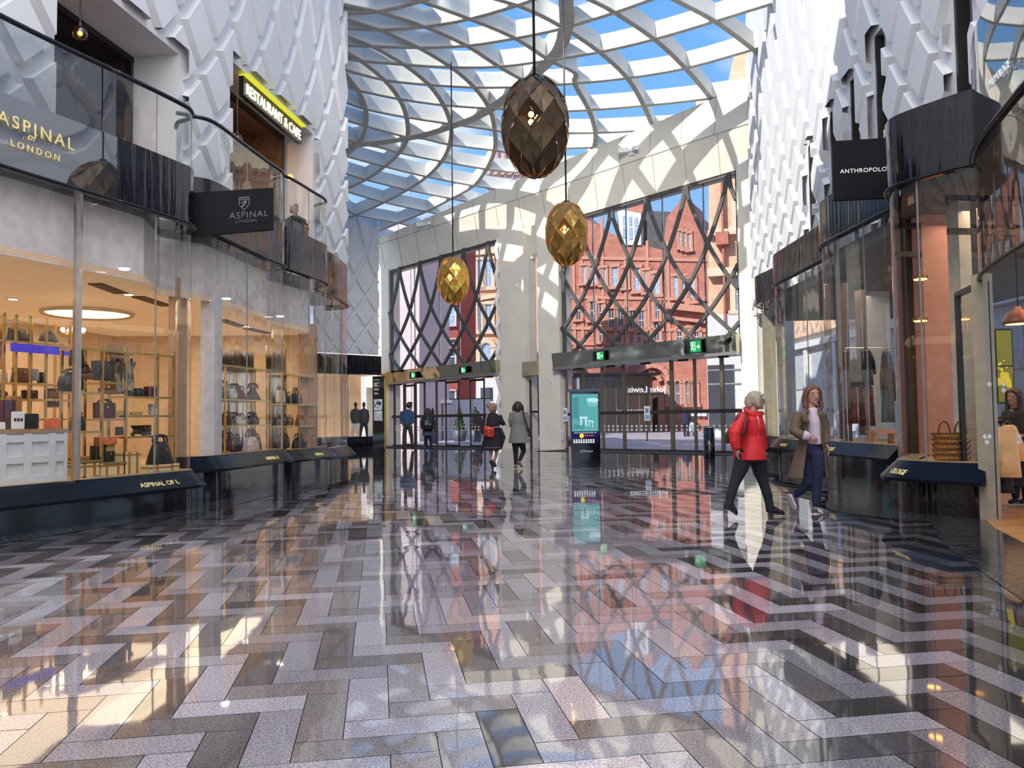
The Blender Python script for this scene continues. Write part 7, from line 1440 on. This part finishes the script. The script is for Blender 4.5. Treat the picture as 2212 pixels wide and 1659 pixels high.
w3.garment('skirt', pm('skirt_denim', (.06, .075, .12), .8), [(924, 931, 11, .14, 0), (924, 941, 12.5, .16, 0)], [], .014, 1)
bp = thing('backpack', 'black backpack with a pale print on the back of the woman by the left doors', 'backpack', w3.p(924, 927, -.22)); w3b = MB(); w3b.loft([ell(w3.p(924, y, -.24), hw*w3.k, hd, 14) for y, hw, hd in ((895, 4, .06), (897, 8, .1), (912, 9.5, .13), (925, 9.5, .13), (928, 7, .08))]); w3b.build('body', pm('pack_black', (.014, .014, .016), .6), bp, True)
mb = MB(); c = w3.p(924, 911, -.385)
for k in range(7): mb.box(c+Vector((random.uniform(-.1, .1), 0, random.uniform(-.12, .12))), (random.uniform(.04, .12), .012, random.uniform(.02, .06)), 0, 0, random.uniform(-.5, .5))
mb.build('print', pm('print_grey', (.4, .4, .42), .6), bp); mb = MB()
for s_ in (-7, 7): mb.tube([w3.p(924+s_, 898, -.15), w3.p(924+s_*1.1, 898, .1), w3.p(924+s_, 912, .16)], .02, 6)
mb.build('strap', MATS['pack_black'], bp)
COATB = pm('coat_aubergine', (.022, .014, .024), .8, var=.3)
w4 = walker('woman with a blond bun in a dark coat walking away, red bag at her side', 20.5, (1062, 1014), (1065, 882), 22, (.45, .9), SKIN, HBL, 'bun', .4, [[(1060, 960, 0), (1061, 981, .05), (1059, 1000, -.08)], [(1071, 960, 0), (1073, 980, .05), (1066, 1000, .05)]], None, [], [((1058, 995, -.1), (1064, 1013, -.12)), ((1063, 1000, .1), (1070, 1009, .05))], BLACKM, [(1064, 892, 6, .08, 0), (1064, 897, 14, .13, 0), (1064, 912, 17, .16, 0), (1063, 930, 17, .16, 0), (1064, 948, 19, .18, 0), (1064, 965, 21, .2, 0)], [([(1051, 898, 0), (1046, 915, 0), (1044, 936, 0)], [.085, .075, .062]), ([(1077, 898, 0), (1083, 911, .02), (1088, 916, .12)], [.085, .075, .06])], COATB, 'coat', [((1044, 936, 0), (1045, 944, 0), (1, 0, 0)), ((1088, 916, .12), (1096, 919, .2), (0, 0, 1))])
w4.garment('skirt', LEG, [(1064, 960, 17, .15, 0), (1064, 973, 16, .15, 0)], [], .014, 1); w4.garment('slip_hem', pm('slip_grey', (.3, .3, .31), .7), [(1064, 964, 18.5, .17, 0), (1064, 968, 18.5, .17, 0)], [], .014, 1)
w4.garment('coat_tail', COATB, [], [([(1048, 945, 0), (1043, 965, .02), (1040, 982, .03)], [.05, .04, .015])], .014, 2); w4.garment('coat_flap', COATB, [], [([(1080, 925, .05), (1086, 945, .06), (1083, 970, .05)], [.05, .08, .02])], .014, 2)
rb = thing('crossbody_bag', 'red crossbody bag on the hip of the woman with the blond bun', 'bag', w4.p(1057, 944, -.2)); RB = pm('bag_red', (.68, .05, .035), .4, var=.1)
MB().loft([[w4.p(x0+u*(x1-x0), y0+u*4, d) for u, d in ((0, -.16), (.5, -.14), (1, -.16), (1, -.27), (.5, -.29), (0, -.27))] for x0, x1, y0 in ((1047, 1066, 920), (1045.5, 1067.5, 925), (1045, 1068, 934), (1047, 1066, 940), (1051, 1061, 942))]).build('body', RB, rb, True)
MB().loft([[w4.p(x0+u*(x1-x0), y0+u*4, d) for u, d in ((0, -.17), (1, -.17), (1, -.305), (.5, -.31), (0, -.305))] for x0, x1, y0 in ((1047, 1066, 919.5), (1045.3, 1067.7, 924), (1049, 1064, 931))]).build('flap', pm('bag_flap', (.78, .09, .06), .4), rb, True); MB().ball(w4.p(1056, 933, -.315), .022, 8, 6).build('clasp', BRASS, rb, True)
MB().tube([w4.p(1048, 921, -.22), w4.p(1050, 905, -.2), w4.p(1054, 894, -.1), w4.p(1060, 893, .1), w4.p(1078, 915, .14), w4.p(1078, 922, -.1), w4.p(1066, 924, -.22)], .012, 6).build('strap', pm('strap_blush', (.6, .4, .38), .5), rb, True)
GRC = pm('coat_grey', (.25, .235, .225), .85, var=.12, vs=16)
w5 = walker('woman with a dark bob in a flared grey coat and black leggings walking away', 20.72, (1120, 1012), (1119, 879), 23, (.05, 1), SKIN, HBR, 'bob', .68, [[(1113, 955, 0), (1114, 977, .05), (1114, 1005, 0)], [(1127, 955, 0), (1131, 976, .1), (1121, 997, -.1)]], LEG, [.1, .068, .045], [((1114, 1003, .12), (1114, 1011, -.1)), ((1116, 1000, -.1), (1128, 1010, -.12))], pm('shoe_tan', (.25, .14, .09), .5), [(1120, 886, 8, .09, 0), (1120, 891, 15, .14, 0), (1120, 905, 16, .16, 0), (1120, 918, 15.5, .15, 0), (1121, 935, 19, .19, 0), (1122, 957, 24, .24, 0)], [([(1107, 892, 0), (1104, 907, 0), (1106, 922, .08)], [.085, .08, .065]), ([(1134, 892, 0), (1140, 908, 0), (1140, 926, -.02)], [.085, .08, .065])], GRC, 'coat', [((1106, 922, .08), (1109, 926, .14), (1, 0, 0)), ((1140, 926, -.02), (1140, 934, -.02), (-1, 0, 0))])
hb = thing('shoulder_strap_bag', 'black bag strap over the right shoulder of the woman in the grey coat', 'bag', w5.p(1140, 930, 0)); MB().tube([w5.p(1129, 888, .08), w5.p(1130, 889, -.12), w5.p(1134, 905, -.2), w5.p(1140, 925, -.12), w5.p(1141, 932, -.06)], .018, 6).build('strap', BLACKM, hb, True); MB().loft([ell(w5.p(1143, y, .1), hw*w5.k, .12, 12) for y, hw in ((925, 3), (928, 5), (940, 5.5), (943, 4))]).build('pouch', BLACKM, hb, True)
# people outside and in the shop
m2 = walker('man in a navy jacket pushing a loaded pushchair across the street', 50.5, (1481, 943), (1482, 884), 9.5, (.5, .85), SKIN2, HB, 'short', .3, [[(1480, 916, 0), (1479, 929, .1), (1479, 942, 0)], [(1485, 916, 0), (1486, 929, 0), (1486, 940, .1)]], LEG, [.11, .08, .06], [((1479, 942, .1), (1481, 943.5, -.1)), ((1486, 941, .1), (1488, 943, 0))], BLACKM, [(1482, 889, 4, .09, 0), (1482, 892, 7.5, .14, 0), (1482, 905, 8.5, .16, 0), (1483, 916, 8, .15, 0)], [([(1475, 892, 0), (1474, 903, 0), (1479, 910, .1)], [.09, .08, .06]), ([(1489, 892, 0), (1491, 902, 0), (1490, 909, .1)], [.09, .08, .06])], pm('jacket_navy', (.015, .022, .06), .8), 'jacket', [((1479, 910, .1), (1482, 912, .2), (1, 0, 0)), ((1490, 909, .1), (1492, 911, .2), (-1, 0, 0))])
c = Vector(fl(1494, 942)); t = thing('pushchair', 'dark wheeled pushchair piled with a pale blue bag, pushed across the street', 'pushchair', c); c.z = -.015; mb = MB()
for dx, dy in ((-.2, .0), (.25, 0), (-.2, .4), (.25, .4)): mb.tube([c+Vector((dx+.1*math.cos(a), dy, .1+.1*math.sin(a))) for a in np.linspace(0, 2*PI, 11)], .025, 6)
mb.build('wheel', BLACKM, t); mb = MB()
for dy in (0, .4): mb.bar(c+Vector((-.2, dy, .1)), c+Vector((.1, dy, .55)), .03); mb.bar(c+Vector((.25, dy, .1)), c+Vector((-.25, dy, .95)), .03)
mb.bar(c+Vector((-.25, 0, .95)), c+Vector((-.25, .4, .95)), .035); mb.build('frame', DKST, t)
t = thing('carrier_bag', 'pale blue and white patterned carrier bag on the pushchair', 'bag', c+Vector((.05, .2, .3))); MB().loft([ell(c+Vector((.07, .2, z)), rx, .18, 12) for z, rx in ((.3, .2), (.34, .27), (.6, .26), (.85, .2), (.92, .1))]).build('body', pm('carrier_blue', (.5, .62, .75), .6, var=.5, vs=8), t, True)
m3 = walker('person in a dark maroon top standing beyond the planters outside the left doors', 46, (1032, 958), (1031, 893), 10, (-.6, -.8), SKIN2, HB, 'short', .3, [[(1029, 930, 0), (1028, 943, 0), (1027, 957, 0)], [(1034, 930, 0), (1035, 943, 0), (1036, 957, 0)]], pm('trouser_grey', (.1, .1, .11), .8), [.11, .08, .06], [((1027, 956, .1), (1026, 958, -.1)), ((1036, 956, .1), (1037, 958, -.1))], BLACKM, [(1031, 898, 4, .09, 0), (1031, 902, 8, .14, 0), (1031, 915, 8, .15, 0), (1031, 930, 8, .15, 0)], [([(1024, 902, 0), (1022, 912, -.1), (1026, 917, -.2)], [.08, .07, .06]), ([(1038, 902, 0), (1040, 913, 0), (1039, 922, -.05)], [.08, .07, .06])], pm('top_maroon', (.09, .03, .03), .8), 'jacket', [((1026, 917, -.2), (1029, 917, -.25), (0, 0, 1)), ((1039, 922, -.05), (1039, 928, -.05), (-1, 0, 0))])
s1 = walker('shopper with long dark hair in a dark coat looking at clothes in the right shop', 10.9, (2200, 1080), (2192, 858), 36, (-.85, -.3), SKIN2, HBR, 'long', 1.0, [[(2194, 985, 0), (2194, 1030, 0), (2194, 1075, 0)], [(2214, 985, .1), (2216, 1030, .1), (2216, 1075, .1)]], LEG, [.11, .07, .05], [((2200, 1086, 0), (2180, 1088, 0)), ((2220, 1086, .1), (2200, 1088, .1))], BLACKM, [(2198, 880, 12, .09, 0), (2202, 890, 28, .14, 0), (2204, 920, 32, .17, 0), (2206, 960, 34, .18, 0), (2207, 1050, 38, .22, 0)], [([(2180, 893, -.05), (2172, 915, -.1), (2162, 905, -.15)], [.09, .08, .06]), ([(2224, 893, .05), (2228, 925, .0), (2210, 940, -.15)], [.09, .08, .06])], pm('coat_dark', (.025, .016, .018), .8), 'coat', [((2162, 905, -.15), (2148, 903, -.18), (0, 0, 1)), ((2210, 940, -.15), (2198, 942, -.2), (0, 0, 1))])
# seated diner behind the third balcony
bx = at(640, 476, 18.6)
s2 = Person('seated person in dark clothes behind the third left balcony glass', 18.4, SKIN2, foot=(640, 520)); s2.head(636, 452, 22, (.7, -.6)); s2.limb([(637, 460, 0), (638, 470, 0)], [.055, .06]); s2.limb([(640, 512, 0), (656, 514, -.2), (660, 540, -.25)], [.08, .06, .05]); s2.limb([(637, 466, 0), (638, 490, 0), (640, 512, 0)], [.06, .09, .09]); s2.done_body(.012); s2.hair(pm('hair_silver', (.4, .38, .36), .5), 'short', .3)
s2.garment('jacket', COATB, [(637, 466, 9, .08, 0), (638, 473, 19, .14, 0), (638, 490, 20, .16, 0), (639, 515, 21, .17, 0)], [([(623, 475, 0), (622, 495, -.05), (640, 500, -.2)], [.085, .075, .06]), ([(653, 475, 0), (657, 492, -.1), (665, 496, -.2)], [.085, .075, .06])], .016, 3)
ch = thing('bistro_chair', 'dark chair under the seated person on the third left balcony', 'chair', s2.p(640, 545)); c = s2.p(640, 522); mb = MB(); mb.box(c, (.44, .44, .04)); mb.build('seat', BLACKM, ch); mb = MB(); mb.box(c+Vector((0, .22, .25)), (.44, .04, .45)); mb.build('backrest', BLACKM, ch)
for a in (-.19, .19):
    for b in (-.19, .19): MB().bar(c+Vector((a, b, 0)), (c.x+a, c.y+b, 4.66), .03).build('leg', BLACKM, ch)
# mannequins in the far shop window
MQ = pm('mannequin_dark', (.05, .05, .055), .5); 
for x, lab, col in ((768, 'mannequin in a dark jacket and white trousers in the far shop window', DOT), (786, 'second dark mannequin beside it in the far shop window', MQ)):
    Yq = 38.6; k = Yq/F; t = thing('mannequin', lab, 'mannequin', at(x, 944, Yq), 'mannequins in the far shop'); P = lambda a, b, d=0.: Vector(at(a, b, Yq+d)); mb = MB(); mb.ball(P(x, 874), (.09, .1, .13), 10, 8); mb.tube([P(x, 878), P(x, 884)], [.05, .06], 8); mb.loft([ell(P(x, y), hw*k, .12, 12) for y, hw in ((883, 4), (886, 9), (898, 9), (915, 8.5))]); mb.tube([P(x-8, 887), P(x-10, 900), P(x-7, 912)], [.06, .055, .05], 8); mb.tube([P(x+8, 887), P(x+10, 900), P(x+8, 914)], [.06, .055, .05], 8); link('jacket', fuse(mb, .016, 2), MQ, t, True)
    mb = MB(); mb.tube([P(x-3, 912), P(x-6, 928), P(x-8, 945)], [.11, .08, .05], 8); mb.tube([P(x+3, 912), P(x+6, 928), P(x+7, 945)], [.11, .08, .05], 8); link('trousers', fuse(mb, .016, 2), col, t, True)
